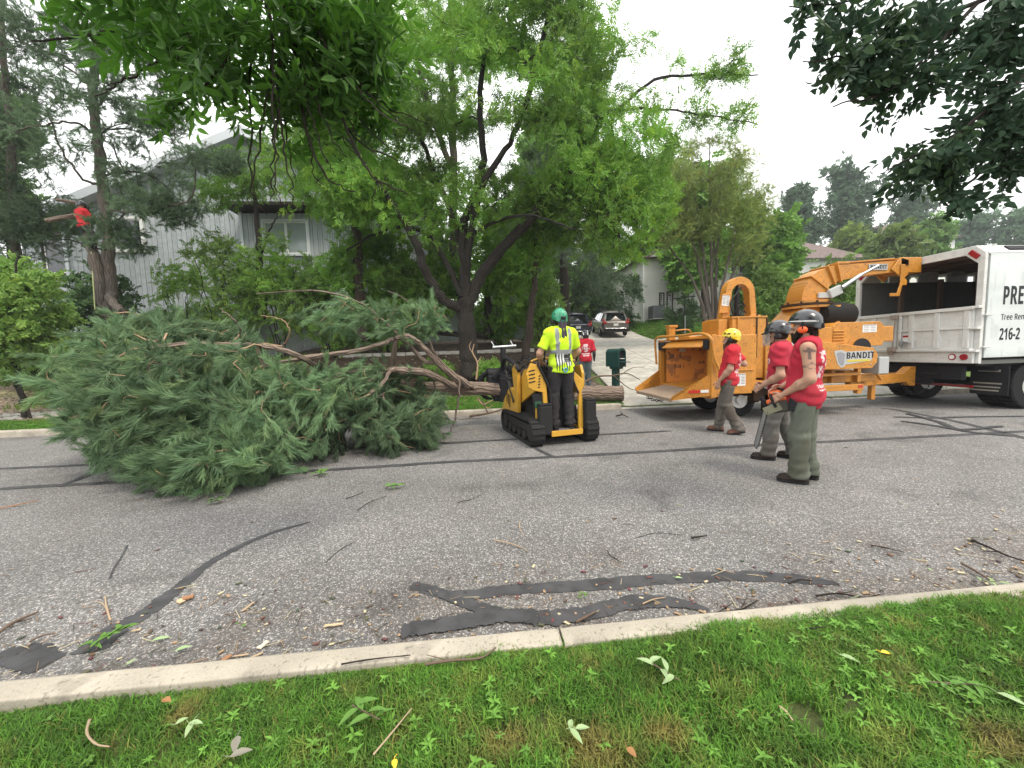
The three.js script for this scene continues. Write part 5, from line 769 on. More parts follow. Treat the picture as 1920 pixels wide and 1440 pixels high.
  { const p = []; for (let i = 0; i <= 8; i++) p.push(new THREE.Vector2(0.24 + 0.03 * Math.sin(i / 8 * Math.PI), i / 8 * 0.68)); const g = rotG(new THREE.LatheGeometry([...p, new THREE.Vector2(0.2, 0.68), new THREE.Vector2(0.19, 0.3), new THREE.Vector2(0.001, 0.3)], 26), 0, 0, -Math.PI / 2).translate(7.52, 2.12, -7.85); const c = rotG(new THREE.CylinderGeometry(0.24, 0.24, 0.01, 24), 0, 0, Math.PI / 2).translate(7.52, 2.12, -7.85); const m = std(0.016, 0.015, 0.014, 0.75); m.side = THREE.DoubleSide; part('muffler', [g, c, bx(7.85, 1.92, -7.85, 0.5, 0.1, 0.3, 0.02)], m, t); part('exhaust_pipe', [rotG(new THREE.CylinderGeometry(0.09, 0.09, 0.3, 16), 0, 0, Math.PI / 2).translate(8.05, 2.1, -7.85)], T.steel, t); }
  const gp = [[6.72, 0.97], [8.0, 0.97], [8.1, 1.08], [8.12, 1.24], [8.02, 1.38], [6.72, 1.56]];
  const bg = part('belt_guard', [slab(gp, zn, 0.22)], O.paint, t); part('guard_end', bx(6.715, 1.27, zn - 0.1, 0.02, 0.58, 0.2, 0.004), O.black, bg); part('bolt', [[6.85, 1.05], [6.86, 1.46], [7.95, 1.05], [7.96, 1.32]].map(([x, y]) => rotG(new THREE.CylinderGeometry(0.014, 0.014, 0.02, 6), Math.PI / 2, 0, 0).translate(x, y, zn + 0.005)), T.steel, bg, 'stuff');
  part('logo_backing', [slab([[7.22, 1.09], [7.3, 1.0], [7.38, 1.02], [7.4, 1.06], [7.96, 1.12], [8.0, 1.2], [8.0, 1.33], [7.4, 1.32], [7.3, 1.36], [7.14, 1.34]], zn + 0.004, 0.004)], O.grey, bg); part('logo_inset', [slab([[7.24, 1.12], [7.3, 1.04], [7.36, 1.06], [7.38, 1.28], [7.28, 1.32], [7.2, 1.3]], zn + 0.007, 0.003)], O.print, bg); part('lettering', text('BANDIT', 0.125, 0.003).scale(0.98, 1, 1).translate(7.4, 1.18, zn + 0.004), T.ink, bg); part('logo_strip', bx(7.68, 1.135, zn + 0.006, 0.5, 0.045, 0.003, 0), std(0.55, 0.45, 0.06, 0.5), bg);
  // frame, tongue, tanks, wheels, jack
  part('frame', [bx(7.3, 0.72, -7.6, 2.6, 0.14, 0.1, 0.012), bx(7.3, 0.72, -8.8, 2.6, 0.14, 0.1, 0.012), bx(7.35, 0.85, -7.3, 1.1, 0.06, 0.1, 0.01), bx(7.4, 0.58, zn - 0.12, 1.0, 0.12, 0.12, 0.012), bx(7.82, 0.49, zn - 0.12, 0.1, 0.08, 0.1, 0.01), ...[6.9, 7.5, 8.1].map((x) => bx(x, 0.8, -7.5, 0.08, 0.3, 0.1, 0.01)), bx(8.1, 0.8, -8.2, 0.4, 0.2, 1.2, 0.015), bx(5.6, 0.6, -8.2, 1.6, 0.12, 1.3, 0.012)], O.paint, t); part('side_reflector', bx(7.82, 0.6, zn - 0.055, 0.09, 0.05, 0.012, 0), O.red, t);
  part('tongue', [beam([8.1, 0.62, -7.7], [10.0, 0.66, -8.02], 0.12, 0.2), beam([8.1, 0.62, -8.7], [10.0, 0.66, -8.1], 0.12, 0.2), slab([[9.7, 0.7], [9.95, 0.9], [10.08, 0.9], [10.08, 0.46], [9.95, 0.46], [9.8, 0.58]], -7.96, 0.18), bar([8.7, 0.9, -7.7], [8.9, 0.66, -7.7], 0.03), bx(8.85, 0.45, -7.85, 0.1, 0.5, 0.1, 0.01)], O.paint, t);
  part('battery_box', [bx(8.5, 1.0, -7.5, 0.24, 0.36, 0.4, 0.02)], O.grey, t); part('control_bin', [bx(5.95, 0.78, zn + 0.02, 0.34, 0.36, 0.3, 0.01, [0, 0, -0.15])], O.grey, t);
  part('undercarriage', [bx(6.2, 0.5, -8.2, 2.2, 0.12, 1.2, 0.02), bx(5.75, 0.38, -8.2, 0.12, 0.12, 1.6, 0.03), bx(6.0, 0.52, -7.35, 0.8, 0.3, 0.1, 0.02), bx(5.95, 0.32, -7.35, 0.24, 0.36, 0.1, 0.01), bx(6.4, 0.35, -7.4, 0.14, 0.5, 0.14, 0.01), bx(6.4, 0.08, -7.4, 0.34, 0.03, 0.3, 0.005)], O.dark, t);
  for (const z of [-7.75, -8.75]) truckWheel(t, 5.52, z, 0.37, 0.26);
  part('fender', [bx(5.52, 0.8, -7.72, 0.95, 0.03, 0.32, 0.01)], O.dark, t);
  const ch = []; for (let i = 0; i < 10; i++) { const g = new THREE.TorusGeometry(0.03, 0.009, 5, 10); rotG(g, i % 2 ? 1.57 : 0, 0.3, 0.2); ch.push(g.translate(3.95 + i * 0.04, 0.37 - Math.sin(i / 9 * 3.14) * 0.07, -8.6 + i * 0.03)); } part('tray_chain', ch, T.black, t, 'stuff');
}
// ---------------------------------------------------------------- mini loader (forward is local -z)
const loaderAt = [1.38, 0, -6.21], loaderTurn = 0.21;
{
  const Y = new THREE.MeshPhysicalMaterial({ color: lin(0.66, 0.36, 0.035), roughness: 0.45, clearcoat: 0.2, map: grimeMap }), B = std(0.02, 0.02, 0.022, 0.6), R = std(0.026, 0.026, 0.026, 0.9, 0, { bumpMap: soilBump, bumpScale: 0.004 }), S = T.steel, D = std(0.035, 0.033, 0.03, 0.8);
  const t = thing('mini_loader', 'yellow and black stand-on tracked mini loader gripping the pine log', 'loader', loaderAt, loaderTurn);
  const side = (pts, x, th) => plate(pts.map(([z, y]) => [-z, y]), th, 0.006).applyMatrix4(new THREE.Matrix4().makeRotationY(Math.PI / 2)).translate(x, 0, 0); // points (z, y), plate thickness from x to x + th
  for (const [x0, x1] of [[-0.62, -0.4], [0.34, 0.56]]) {
    const xc = (x0 + x1) / 2, w = x1 - x0, loop = []; const A = [0.02, 0.22, 0.22], Bq = [-1.4, 0.2, 0.2];
    for (let i = 0; i <= 10; i++) { const a = -Math.PI / 2 + Math.PI * i / 10; loop.push([A[0] + Math.cos(a) * A[2], A[1] + Math.sin(a) * A[2]]); } for (let i = 0; i <= 10; i++) { const a = Math.PI / 2 + Math.PI * i / 10; loop.push([Bq[0] + Math.cos(a) * Bq[2], Bq[1] + Math.sin(a) * Bq[2]]); }
    const inner = loop.map(([z, y]) => [-0.69 + (z + 0.69) * 0.955, 0.21 + (y - 0.21) * 0.8]);
    const tr = part('track', [plate(loop.map(([z, y]) => [-z, y]), w, 0.008, [inner.map(([z, y]) => [-z, y]).reverse()]).applyMatrix4(new THREE.Matrix4().makeRotationY(Math.PI / 2)).translate(x0, 0, 0)], R, t);
    const lug = []; const lp = new THREE.CatmullRomCurve3(loop.map(([z, y]) => V(0, y, z)), true).getSpacedPoints(46); for (let i = 0; i < 46; i++) { const p = lp[i], q = lp[(i + 1) % 46], a = Math.atan2(q.y - p.y, q.z - p.z); lug.push(bx(0, 0, 0, w * 0.96, 0.03, 0.04, 0.006).applyMatrix4(new THREE.Matrix4().makeRotationX(-a)).translate(xc, p.y, p.z)); } part('tread_lugs', lug, R, tr, 'stuff');
    const wheel = (z, y, r) => rotG(new THREE.CylinderGeometry(r, r, w * 0.7, 20), 0, 0, Math.PI / 2).translate(xc, y, z);
    part('roller', wheel(0.02, 0.22, 0.14), D, tr); part('roller', wheel(-1.4, 0.2, 0.14), D, tr); for (const z of [-0.3, -0.58, -0.86, -1.12]) part('roller', wheel(z, 0.12, 0.075), D, tr); part('track_frame', bx(xc, 0.26, -0.7, w * 0.5, 0.14, 1.2, 0.02), D, tr);
  }
  part('chassis', [bx(-0.03, 0.4, -0.75, 0.72, 0.4, 1.3, 0.03), bx(-0.03, 0.62, -0.55, 0.62, 0.5, 0.7, 0.04), bx(0, 0.6, -0.14, 0.5, 0.9, 0.06, 0.01)], B, t);
  // left rear shell with louvres, hood behind it
  const shell = part('left_shell', [plate([[-0.63, 1.16], [-0.55, 1.34], [-0.44, 1.31], [-0.29, 0.98], [-0.26, 0.3], [-0.34, 0.28], [-0.36, 0.86], [-0.52, 0.9], [-0.6, 0.95]], 0.06, 0.01).translate(0, 0, 0.0), side([[0.02, 1.16], [-0.05, 1.3], [-0.55, 1.2], [-0.75, 1.0], [-0.75, 0.6], [0.02, 0.9]], -0.47, 0.05)], Y, t);
  part('louver', [0, 1, 2, 3].map((i) => bx(-0.54, 1.04 + i * 0.06, 0.062, 0.11, 0.018, 0.012, 0.003, [0, 0, 0.18])), B, shell, 'stuff'); part('slot', [0, 1, 2, 3, 4].map((i) => bx(-0.425 + i * 0.004, 0.95 + i * 0.045, 0.062, 0.035, 0.02, 0.01, 0.003, [0, 0, 0.3])), B, shell, 'stuff');
  part('shell_edge', [tube(curve([[-0.44, 1.32, 0.07], [-0.32, 1.08, 0.075], [-0.25, 0.9, 0.08], [-0.23, 0.6, 0.08]], 10), 0.02, 6)], B, shell);
  part('cavity', [plate([[-0.53, 0.84], [-0.36, 0.84], [-0.33, 0.68], [-0.5, 0.6]], 0.05, 0.006).translate(0, 0, -0.02)], B, t);
  // lift arms: tall post, lower body with slots, black top bar and ram, both sides
  for (const s of [-1, 1]) {
    const x = s < 0 ? -0.56 : 0.44;
    const arm = part('lift_arm', [side([[-0.66, 1.22], [-0.78, 1.3], [-0.94, 1.22], [-0.9, 1.0], [-0.86, 0.84], [-1.15, 0.86], [-1.5, 0.62], [-1.72, 0.36], [-1.68, 0.26], [-1.2, 0.4], [-0.7, 0.44], [-0.66, 0.8]], x, 0.07)], Y, t);
    part('vent_slot', [0, 1, 2].map((i) => bx(x + (s < 0 ? -0.002 : 0.072), 0.6 + 0.03 * i, -1.12 - 0.09 * i, 0.012, 0.24 - 0.03 * i, 0.035, 0.003, [0.12, 0, 0])), B, arm, 'stuff');
    part('top_bar', [tube(curve([[x + 0.035, 1.2, -0.62], [x + 0.035, 1.33, -0.95], [x + 0.035, 1.4, -1.3], [x + 0.06, 1.36, -1.65], [x + 0.1, 1.1, -1.95]], 16), 0.04, 8)], B, t);
    part('ram', [bar([x + 0.03 * s + 0.03, 0.62, -0.85], [x + 0.035, 0.98, -1.3], 0.034), bar([x + 0.035, 0.98, -1.3], [x + 0.06, 1.16, -1.55], 0.02)], D, t);
  }
  part('side_panel', [bx(-0.38, 0.42, 0.02, 0.2, 0.38, 0.05, 0.01)], Y, t); part('side_print', [bx(-0.4, 0.52, 0.048, 0.11, 0.05, 0.003, 0, [0, 0, -0.3]), bx(-0.39, 0.36, 0.048, 0.1, 0.07, 0.003, 0, [0, 0, -0.5]), bx(-0.38, 0.28, 0.048, 0.08, 0.04, 0.003, 0, [0, 0, -0.5])], C.plate, t, 'stuff'); part('green_label', bx(-0.44, 0.67, 0.048, 0.11, 0.1, 0.004, 0), std(0.02, 0.09, 0.04, 0.6), t);
  part('rear_pad', [bx(-0.36, 0.42, 0.12, 0.23, 0.48, 0.14, 0.03)], R, t); part('rear_pad', [bx(0.44, 0.45, 0.12, 0.2, 0.48, 0.14, 0.03)], R, t); part('pad_cap', [bx(-0.36, 0.675, 0.12, 0.21, 0.03, 0.13, 0.01), bx(0.44, 0.7, 0.12, 0.18, 0.03, 0.13, 0.01)], B, t, 'stuff');
  part('right_wing', [plate([[0.16, 1.14], [0.2, 1.17], [0.36, 1.03], [0.38, 0.98], [0.33, 0.84], [0.36, 0.26], [0.3, 0.17], [0.26, 0.18], [0.27, 0.8], [0.17, 0.98]], 0.06, 0.01).translate(0, 0, 0.02), side([[0.02, 1.14], [-0.05, 1.28], [-0.55, 1.2], [-0.75, 1.0], [-0.75, 0.6], [0.02, 0.9]], 0.36, 0.05)], Y, t); part('wing_edge', [tube(curve([[0.15, 1.13, 0.09], [0.18, 1.0, 0.09], [0.26, 0.82, 0.09]], 8), 0.018, 6)], B, t);
  part('platform', [bx(0.0, 0.21, 0.02, 0.54, 0.05, 0.32, 0.01)], B, t); part('platform_rim', [beam([-0.28, 0.2, 0.19], [0.27, 0.2, 0.19], 0.03, 0.09), beam([0.27, 0.21, 0.19], [0.27, 0.24, -0.1], 0.025, 0.05)], Y, t); part('tread_plate', bx(0, 0.238, 0.04, 0.32, 0.008, 0.14, 0.002), S, t);
  part('console', [bx(-0.05, 1.12, -0.42, 0.62, 0.16, 0.4, 0.03), bx(-0.05, 1.24, -0.3, 0.5, 0.06, 0.14, 0.02), bx(-0.28, 1.2, -0.28, 0.1, 0.12, 0.1, 0.02), bx(0.12, 1.22, -0.34, 0.14, 0.1, 0.12, 0.02)], B, t); part('grab_rail', [tube(curve([[-0.45, 1.36, -0.2], [-0.3, 1.39, -0.3], [0.2, 1.39, -0.3], [0.34, 1.34, -0.2]], 14), 0.02, 7)], Y, t); part('lever', [bar([-0.18, 1.25, -0.3], [-0.2, 1.4, -0.25], 0.012), bar([0.1, 1.25, -0.3], [0.12, 1.4, -0.25], 0.012), new THREE.SphereGeometry(0.025, 10, 8).translate(-0.2, 1.41, -0.25), new THREE.SphereGeometry(0.025, 10, 8).translate(0.12, 1.41, -0.25)], B, t, 'stuff');
  const hose = (pts) => tube(curve(pts, 14), 0.016, 6);
  part('hoses', [hose([[-0.3, 1.15, -0.6], [-0.4, 1.35, -1.0], [-0.35, 1.2, -1.5], [-0.4, 1.0, -1.9]]), hose([[-0.1, 1.15, -0.6], [-0.2, 1.4, -1.1], [-0.2, 1.3, -1.6], [-0.3, 1.0, -2.0]]), hose([[0.1, 1.15, -0.6], [0.0, 1.36, -1.0], [-0.1, 1.24, -1.5], [-0.2, 1.1, -1.9]]), hose([[-0.5, 1.0, -1.2], [-0.62, 1.1, -1.6], [-0.55, 0.9, -2.0]])], B, t, 'stuff');
  // front mast with the log grapple
  const gx = -0.42, gz = -1.95; part('mast', [bx(gx + 0.3, 0.75, gz + 0.14, 0.9, 0.5, 0.1, 0.02), bx(gx - 0.02, 1.35, gz + 0.05, 0.1, 0.55, 0.1, 0.015), beam([gx - 0.26, 1.0, gz + 0.1], [gx + 0.02, 1.25, gz + 0.05], 0.08, 0.1), beam([gx + 0.4, 0.95, gz + 0.1], [gx + 0.06, 1.25, gz + 0.05], 0.08, 0.1)], B, t);
  part('top_handle', [bar([gx - 0.24, 1.63, gz + 0.05], [gx + 0.26, 1.65, gz + 0.05], 0.03), bar([gx - 0.2, 1.64, gz + 0.05], [gx - 0.25, 1.75, gz], 0.012), bar([gx + 0.2, 1.65, gz + 0.05], [gx + 0.16, 1.76, gz], 0.012)], S, t);
  for (const [x, f] of [[gx - 0.3, 1], [gx - 0.1, 1], [gx + 0.15, 1]]) { const a = curve([[x, 1.15, gz], [x - 0.14, 1.02, gz - 0.15], [x - 0.2, 0.8, gz - 0.2], [x - 0.1, 0.6, gz - 0.12], [x + 0.02, 0.56, gz]], 12); part('grapple_claw', tube(a, [0.05, 0.055, 0.055, 0.055, 0.055, 0.055, 0.055, 0.05, 0.05, 0.045, 0.04, 0.03, 0.02], 6), B, t); void f; }
  part('grapple_body', [bx(gx - 0.12, 0.95, gz - 0.02, 0.5, 0.22, 0.24, 0.04), rotG(new THREE.CylinderGeometry(0.12, 0.12, 0.5, 18), 0, 0, 1.57).translate(gx - 0.1, 1.08, gz - 0.05), bx(gx - 0.05, 0.66, gz + 0.02, 0.42, 0.3, 0.12, 0.03)], B, t);
  { const sp = []; for (let i = 0; i < 40; i++) { const a = i / 40 * 6.283 * 7; sp.push(V(gx - 0.42 + Math.cos(a) * 0.028, 0.9 - i / 40 * 0.26, gz + 0.02 + Math.sin(a) * 0.028)); } part('spring', tube(sp, 0.009, 5), Y, t); }
}
// ---------------------------------------------------------------- bodies: joined distance fields meshed by surface nets
const smin = (a, b, k) => { const h = Math.max(k - Math.abs(a - b), 0) / k; return Math.min(a, b) - h * h * k * 0.25; };
const capS = (a, b, ra, rb) => { const ax = a[0], ay = a[1], az = a[2], dx = b[0] - ax, dy = b[1] - ay, dz = b[2] - az, L = dx * dx + dy * dy + dz * dz || 1e-9; return (x, y, z) => { const px = x - ax, py = y - ay, pz = z - az, t = Math.min(1, Math.max(0, (px * dx + py * dy + pz * dz) / L)), qx = px - dx * t, qy = py - dy * t, qz = pz - dz * t; return Math.sqrt(qx * qx + qy * qy + qz * qz) - (ra + (rb - ra) * t); }; };
const ellS = (c, r, q) => { const m = Math.min(...r), e = q ? new THREE.Quaternion().setFromEuler(new THREE.Euler(...q)).invert() : null, v = V(0, 0, 0); return (x, y, z) => { v.set(x - c[0], y - c[1], z - c[2]); if (e) v.applyQuaternion(e); const a = v.x / r[0], b = v.y / r[1], d = v.z / r[2], k0 = Math.sqrt(a * a + b * b + d * d); const k1 = Math.sqrt((a / r[0]) ** 2 + (b / r[1]) ** 2 + (d / r[2]) ** 2); return k1 > 1e-6 ? k0 * (k0 - 1) / k1 : -m; }; };
const union = (list, k) => (x, y, z) => { let d = 1e3; for (const f of list) d = smin(d, f(x, y, z), k); return d; };
function nets(f, lo, hi, h) {
  const n = [0, 1, 2].map((i) => Math.ceil((hi[i] - lo[i]) / h) + 1), [nx, ny, nz] = n, val = new Float32Array(nx * ny * nz), at = (i, j, k) => (k * ny + j) * nx + i;
  for (let k = 0; k < nz; k++) for (let j = 0; j < ny; j++) for (let i = 0; i < nx; i++) val[at(i, j, k)] = f(lo[0] + i * h, lo[1] + j * h, lo[2] + k * h);
  const id = new Int32Array(nx * ny * nz).fill(-1), pos = [], idx = [], E = [[0, 1], [0, 2], [0, 4], [1, 3], [1, 5], [2, 3], [2, 6], [3, 7], [4, 5], [4, 6], [5, 7], [6, 7]];
  for (let k = 0; k < nz - 1; k++) for (let j = 0; j < ny - 1; j++) for (let i = 0; i < nx - 1; i++) {
    const c = []; let s = 0; for (let m = 0; m < 8; m++) { const v = val[at(i + (m & 1), j + ((m >> 1) & 1), k + (m >> 2))]; c.push(v); if (v < 0) s++; } if (s === 0 || s === 8) continue;
    let x = 0, y = 0, z = 0, cnt = 0; for (const [a, b] of E) if ((c[a] < 0) !== (c[b] < 0)) { const t = c[a] / (c[a] - c[b]); x += (a & 1) + t * ((b & 1) - (a & 1)); y += ((a >> 1) & 1) + t * (((b >> 1) & 1) - ((a >> 1) & 1)); z += (a >> 2) + t * ((b >> 2) - (a >> 2)); cnt++; }
    id[at(i, j, k)] = pos.length / 3; pos.push(lo[0] + (i + x / cnt) * h, lo[1] + (j + y / cnt) * h, lo[2] + (k + z / cnt) * h);
  }
  const quad = (a, b, c, d, fl) => { if (a < 0 || b < 0 || c < 0 || d < 0) return; fl ? idx.push(a, c, b, a, d, c) : idx.push(a, b, c, a, c, d); };
  for (let k = 1; k < nz - 1; k++) for (let j = 1; j < ny - 1; j++) for (let i = 1; i < nx - 1; i++) {
    const a = val[at(i, j, k)] < 0;
    if (a !== val[at(i + 1, j, k)] < 0) quad(id[at(i, j - 1, k - 1)], id[at(i, j, k - 1)], id[at(i, j, k)], id[at(i, j - 1, k)], !a);
    if (a !== val[at(i, j + 1, k)] < 0) quad(id[at(i - 1, j, k - 1)], id[at(i - 1, j, k)], id[at(i, j, k)], id[at(i, j, k - 1)], !a);
    if (a !== val[at(i, j, k + 1)] < 0) quad(id[at(i - 1, j - 1, k)], id[at(i, j - 1, k)], id[at(i, j, k)], id[at(i - 1, j, k)], !a);
  }
  const g = new THREE.BufferGeometry(); g.setAttribute('position', new THREE.Float32BufferAttribute(pos, 3)); g.setIndex(idx); g.computeVertexNormals(); return g;
}
const add3 = (a, b, s = 1) => [a[0] + b[0] * s, a[1] + b[1] * s, a[2] + b[2] * s], sub3 = (a, b) => add3(a, b, -1), mix3 = (a, b, t) => [lerp(a[0], b[0], t), lerp(a[1], b[1], t), lerp(a[2], b[2], t)], len3 = (a) => Math.hypot(...a), nrm3 = (a) => a.map((v) => v / (len3(a) || 1)), crs3 = (a, b) => [a[1] * b[2] - a[2] * b[1], a[2] * b[0] - a[0] * b[2], a[0] * b[1] - a[1] * b[0]], dot3 = (a, b) => a[0] * b[0] + a[1] * b[1] + a[2] * b[2];
function handPrims(w, dir, palm, thumbSide, curl) { // w wrist, dir along the hand, palm the way the palm faces, thumbSide the way the thumb points
  const d = nrm3(dir), s = nrm3(sub3(thumbSide, d.map((v) => v * dot3(thumbSide, d)))), p = nrm3(palm), out = [];
  const base = add3(w, d, 0.09); out.push(capS(w, add3(w, d, 0.03), 0.026, 0.027)); for (const k of [-0.026, -0.009, 0.009, 0.026]) out.push(capS(add3(add3(w, d, 0.02), s, k * 0.7), add3(base, s, k), 0.013, 0.0115));
  const L = [0.062, 0.074, 0.08, 0.072];
  [-0.028, -0.0095, 0.0095, 0.028].forEach((k, i) => { let q = add3(base, s, k), a = curl * 0.45; const seg = [0.45, 0.32, 0.25]; for (let j = 0; j < 3; j++) { const dd = add3(d.map((v) => v * Math.cos(a)), p, Math.sin(a)), e = add3(q, dd, L[i] * seg[j]); out.push(capS(q, e, 0.0092 - j * 0.0007, 0.0085 - j * 0.0008)); q = e; a += curl * (0.75 + 0.15 * j); } });
  let q = add3(add3(w, d, 0.028), s, 0.024); for (const [l, f, c] of [[0.04, 0.85, 0.15], [0.03, 0.5, 0.4 * curl], [0.024, 0.2, 0.7 * curl]]) { const dd = nrm3(add3(add3(d.map((v) => v * (1 - f * 0.4)), s, f), p, c + 0.15)), e = add3(q, dd, l); out.push(capS(q, e, 0.0115, 0.0095)); q = e; }
  return out;
}
function person(label, o) {
  const t = thing('person', label, 'person', o.at, Math.atan2(o.face[0], o.face[1])); if (o.scale) t.scale.setScalar(o.scale);
  const ln = o.lean || [0, 0, 0], J = { hipL: [0.095, 0.92, 0], hipR: [-0.095, 0.92, 0], kneeL: [0.1, 0.49, 0.02], kneeR: [-0.1, 0.49, 0.02], ankL: [0.11, 0.09, 0], ankR: [-0.11, 0.09, 0], shL: [0.185, 1.43, 0], shR: [-0.185, 1.43, 0], elL: [0.23, 1.13, -0.03], elR: [-0.23, 1.13, -0.03], wrL: [0.24, 0.88, 0.05], wrR: [-0.24, 0.88, 0.05], neck: [0, 1.47, -0.01], head: [0, 1.635, 0.03], footYaw: [0.15, -0.15], ...o.J };
  for (const k of ['shL', 'shR', 'neck', 'head']) if (!o.J || !o.J[k]) J[k] = add3(J[k], ln); const cell = o.cell || 0.012, far = o.far;
  const chest = add3([0, 1.3, -0.01], ln, 0.75), belly = add3([0, 1.08, 0.015], ln, 0.3), hy = o.headTurn || 0, hx = o.headNod || 0, skin = o.skin || [0.44, 0.25, 0.17], B = o.bulk || 1;
  // torso, neck and limbs
  const torso = (e) => [ellS(chest, [0.165 * B + e, 0.2 + e, 0.118 * B + e]), ellS(belly, [0.148 * B + e, 0.18 + e, 0.112 * B + e]), ellS([0, 0.945, 0], [0.158 * B + e, 0.12 + e, 0.115 * B + e]), capS(J.shL, J.shR, 0.062 + e, 0.062 + e), capS(add3(J.shL, [-0.06, 0.03, 0]), J.neck, 0.045 + e, 0.055 + e), capS(add3(J.shR, [0.06, 0.03, 0]), J.neck, 0.045 + e, 0.055 + e)];
  const armS = (s, e, upTo = 1) => { const sh = J['sh' + s], el = J['el' + s], wr = J['wr' + s], l = []; l.push(capS(sh, mix3(sh, el, upTo), 0.056 * (o.arm || 1) + e, lerp(0.056, 0.043, upTo) * (o.arm || 1) + e)); if (upTo >= 1) l.push(capS(el, mix3(el, wr, 0.35), 0.043 + e, 0.044 + e), capS(mix3(el, wr, 0.35), wr, 0.044 + e, 0.028 + e)); return l; };
  const legS = (s, e) => [capS(J['hip' + s], J['knee' + s], 0.092 + e, 0.062 + e), capS(J['knee' + s], mix3(J['knee' + s], J['ank' + s], 0.4), 0.06 + e, 0.056 + e), capS(mix3(J['knee' + s], J['ank' + s], 0.4), J['ank' + s], 0.056 + e, 0.042 + e)];
  const bones = [...torso(-0.005), ...armS('L', 0), ...armS('R', 0), ...legS('L', -0.01), ...legS('R', -0.01), capS(J.neck, add3(J.head, [0, -0.05, -0.02]), 0.06, 0.056), ellS(add3(J.head, [0, 0.03, -0.01]), [0.07, 0.09, 0.085])];
  const all = Object.entries(J).filter(([k]) => k !== 'footYaw').map(([, v]) => v), lo = [0, 1, 2].map((i) => Math.min(...all.map((v) => v[i])) - 0.17), hi = [0, 1, 2].map((i) => Math.max(...all.map((v) => v[i])) + 0.17); lo[1] = 0.02; hi[1] = J.head[1] + 0.2;
  const bodyF = union(bones, 0.045), gs = [nets(bodyF, lo, hi, cell)];
  // head
  const he = new THREE.Euler(hx, hy, 0, 'YXZ'), hv = (x, y, z) => { const v = V(x, y, z).applyEuler(he); return [J.head[0] + v.x, J.head[1] + v.y, J.head[2] + v.z]; }, hr = [hx, hy, 0];
  const headL = [ellS(hv(0, 0.035, -0.012), [0.076, 0.098, 0.096], hr), ellS(hv(0, -0.045, 0.03), [0.058, 0.075, 0.066], hr), capS(hv(0, 0.0, 0.088), hv(0, -0.032, 0.112), 0.011, 0.016), capS(hv(-0.035, 0.018, 0.078), hv(0.035, 0.018, 0.078), 0.015, 0.015), ellS(hv(0, -0.1, 0.068), [0.026, 0.02, 0.022], hr), capS(hv(-0.022, -0.066, 0.086), hv(0.022, -0.066, 0.086), 0.011, 0.011)];
  const ears = [1, -1].map((s) => ellS(hv(s * 0.08, -0.008, -0.012), [0.012, 0.034, 0.022], hr)), eyes = [1, -1].map((s) => ellS(hv(s * 0.032, -0.004, 0.094), [0.017, 0.01, 0.012], hr));
  const hf = (x, y, z) => { let d = 1e3; for (const f of headL) d = smin(d, f(x, y, z), 0.02); d = smin(d, Math.min(ears[0](x, y, z), ears[1](x, y, z)), 0.008); d = Math.max(d, -Math.min(eyes[0](x, y, z), eyes[1](x, y, z))); return d; };
  if (!far) gs.push(nets(hf, add3(J.head, [-0.13, -0.16, -0.16]), add3(J.head, [0.13, 0.16, 0.16]), 0.005));
  for (const [s, sg] of [['L', 1], ['R', -1]]) { if (o.glove && far) continue; const hd = (o.hand && o.hand[s]) || {}; const w = J['wr' + s], d = hd.dir || sub3(w, J['el' + s]); const P = handPrims(w, d, hd.palm || [-sg, 0, 0], hd.thumb || [0, 0, 1], hd.curl ?? 0.55), c = add3(w, nrm3(d), 0.08); gs.push(nets(union(P, 0.007), add3(c, [-0.125, -0.125, -0.125]), add3(c, [0.125, 0.125, 0.125]), far ? 0.008 : 0.0045)); }
  const body = part('body', merge(gs), new THREE.MeshPhysicalMaterial({ color: lin(1, 1, 1), vertexColors: true, roughness: 0.6, sheen: 0.2 }), t);
  vcol(body.geometry, (x, y, z) => { const q = [x, y, z], n = 0.93 + 0.14 * fbm(x * 25, y * 25 + z * 19, 2); const k = o.mark ? o.mark(q, J) : 0; const lip = !far && len3(sub3(q, hv(0, -0.066, 0.094))) < 0.02 ? 0.8 : 1; return [skin[0] * n * (1 - k * 0.78), skin[1] * n * (1 - k * 0.72) * lip, skin[2] * n * (1 - k * 0.62) * lip]; });
  if (!far) part('eyes', [1, -1].map((s) => new THREE.SphereGeometry(0.0125, 12, 8).translate(...hv(s * 0.032, -0.004, 0.083))), std(0.12, 0.1, 0.09, 0.2), body, 'stuff');
  // shirt
  const fold = (x, y, z, a) => a * 1.9 * (fbm(x * 10 + y * 5, y * 8 + z * 10, 3) - 0.5) + a * 0.55 * Math.sin((y * 1.0 + x * 0.6 - z * 0.5) * 46 + fbm(x * 6, y * 4, 2) * 7) * sstep(0.35, 0.6, fbm(x * 4 + 7, y * 4 + z * 5, 2));
  const hem = o.hem ?? 0.86, sl = o.sleeve ?? 0.62;
  const sleeve = (s) => { const sh = J['sh' + s], el = J['el' + s], d = nrm3(sub3(el, sh)), L = len3(sub3(el, sh)) * sl, f = capS(sh, mix3(sh, el, sl + 0.1), 0.078, 0.074 + (o.loose || 0)); return (x, y, z) => Math.max(f(x, y, z), (x - sh[0]) * d[0] + (y - sh[1]) * d[1] + (z - sh[2]) * d[2] - L); };
  const sL = sl > 0 ? [sleeve('L'), sleeve('R')] : [], tors = union([...torso(0.02 + (o.loose || 0)), capS([0, 1.0, 0.01], [0, 0.84, 0.005], 0.16 * B, 0.158 * B)].slice(0, sl > 0 ? 6 : 6), 0.07), skirt = ellS([0, 0.93, 0.0], [0.19 * B, 0.2, 0.142 * B]);
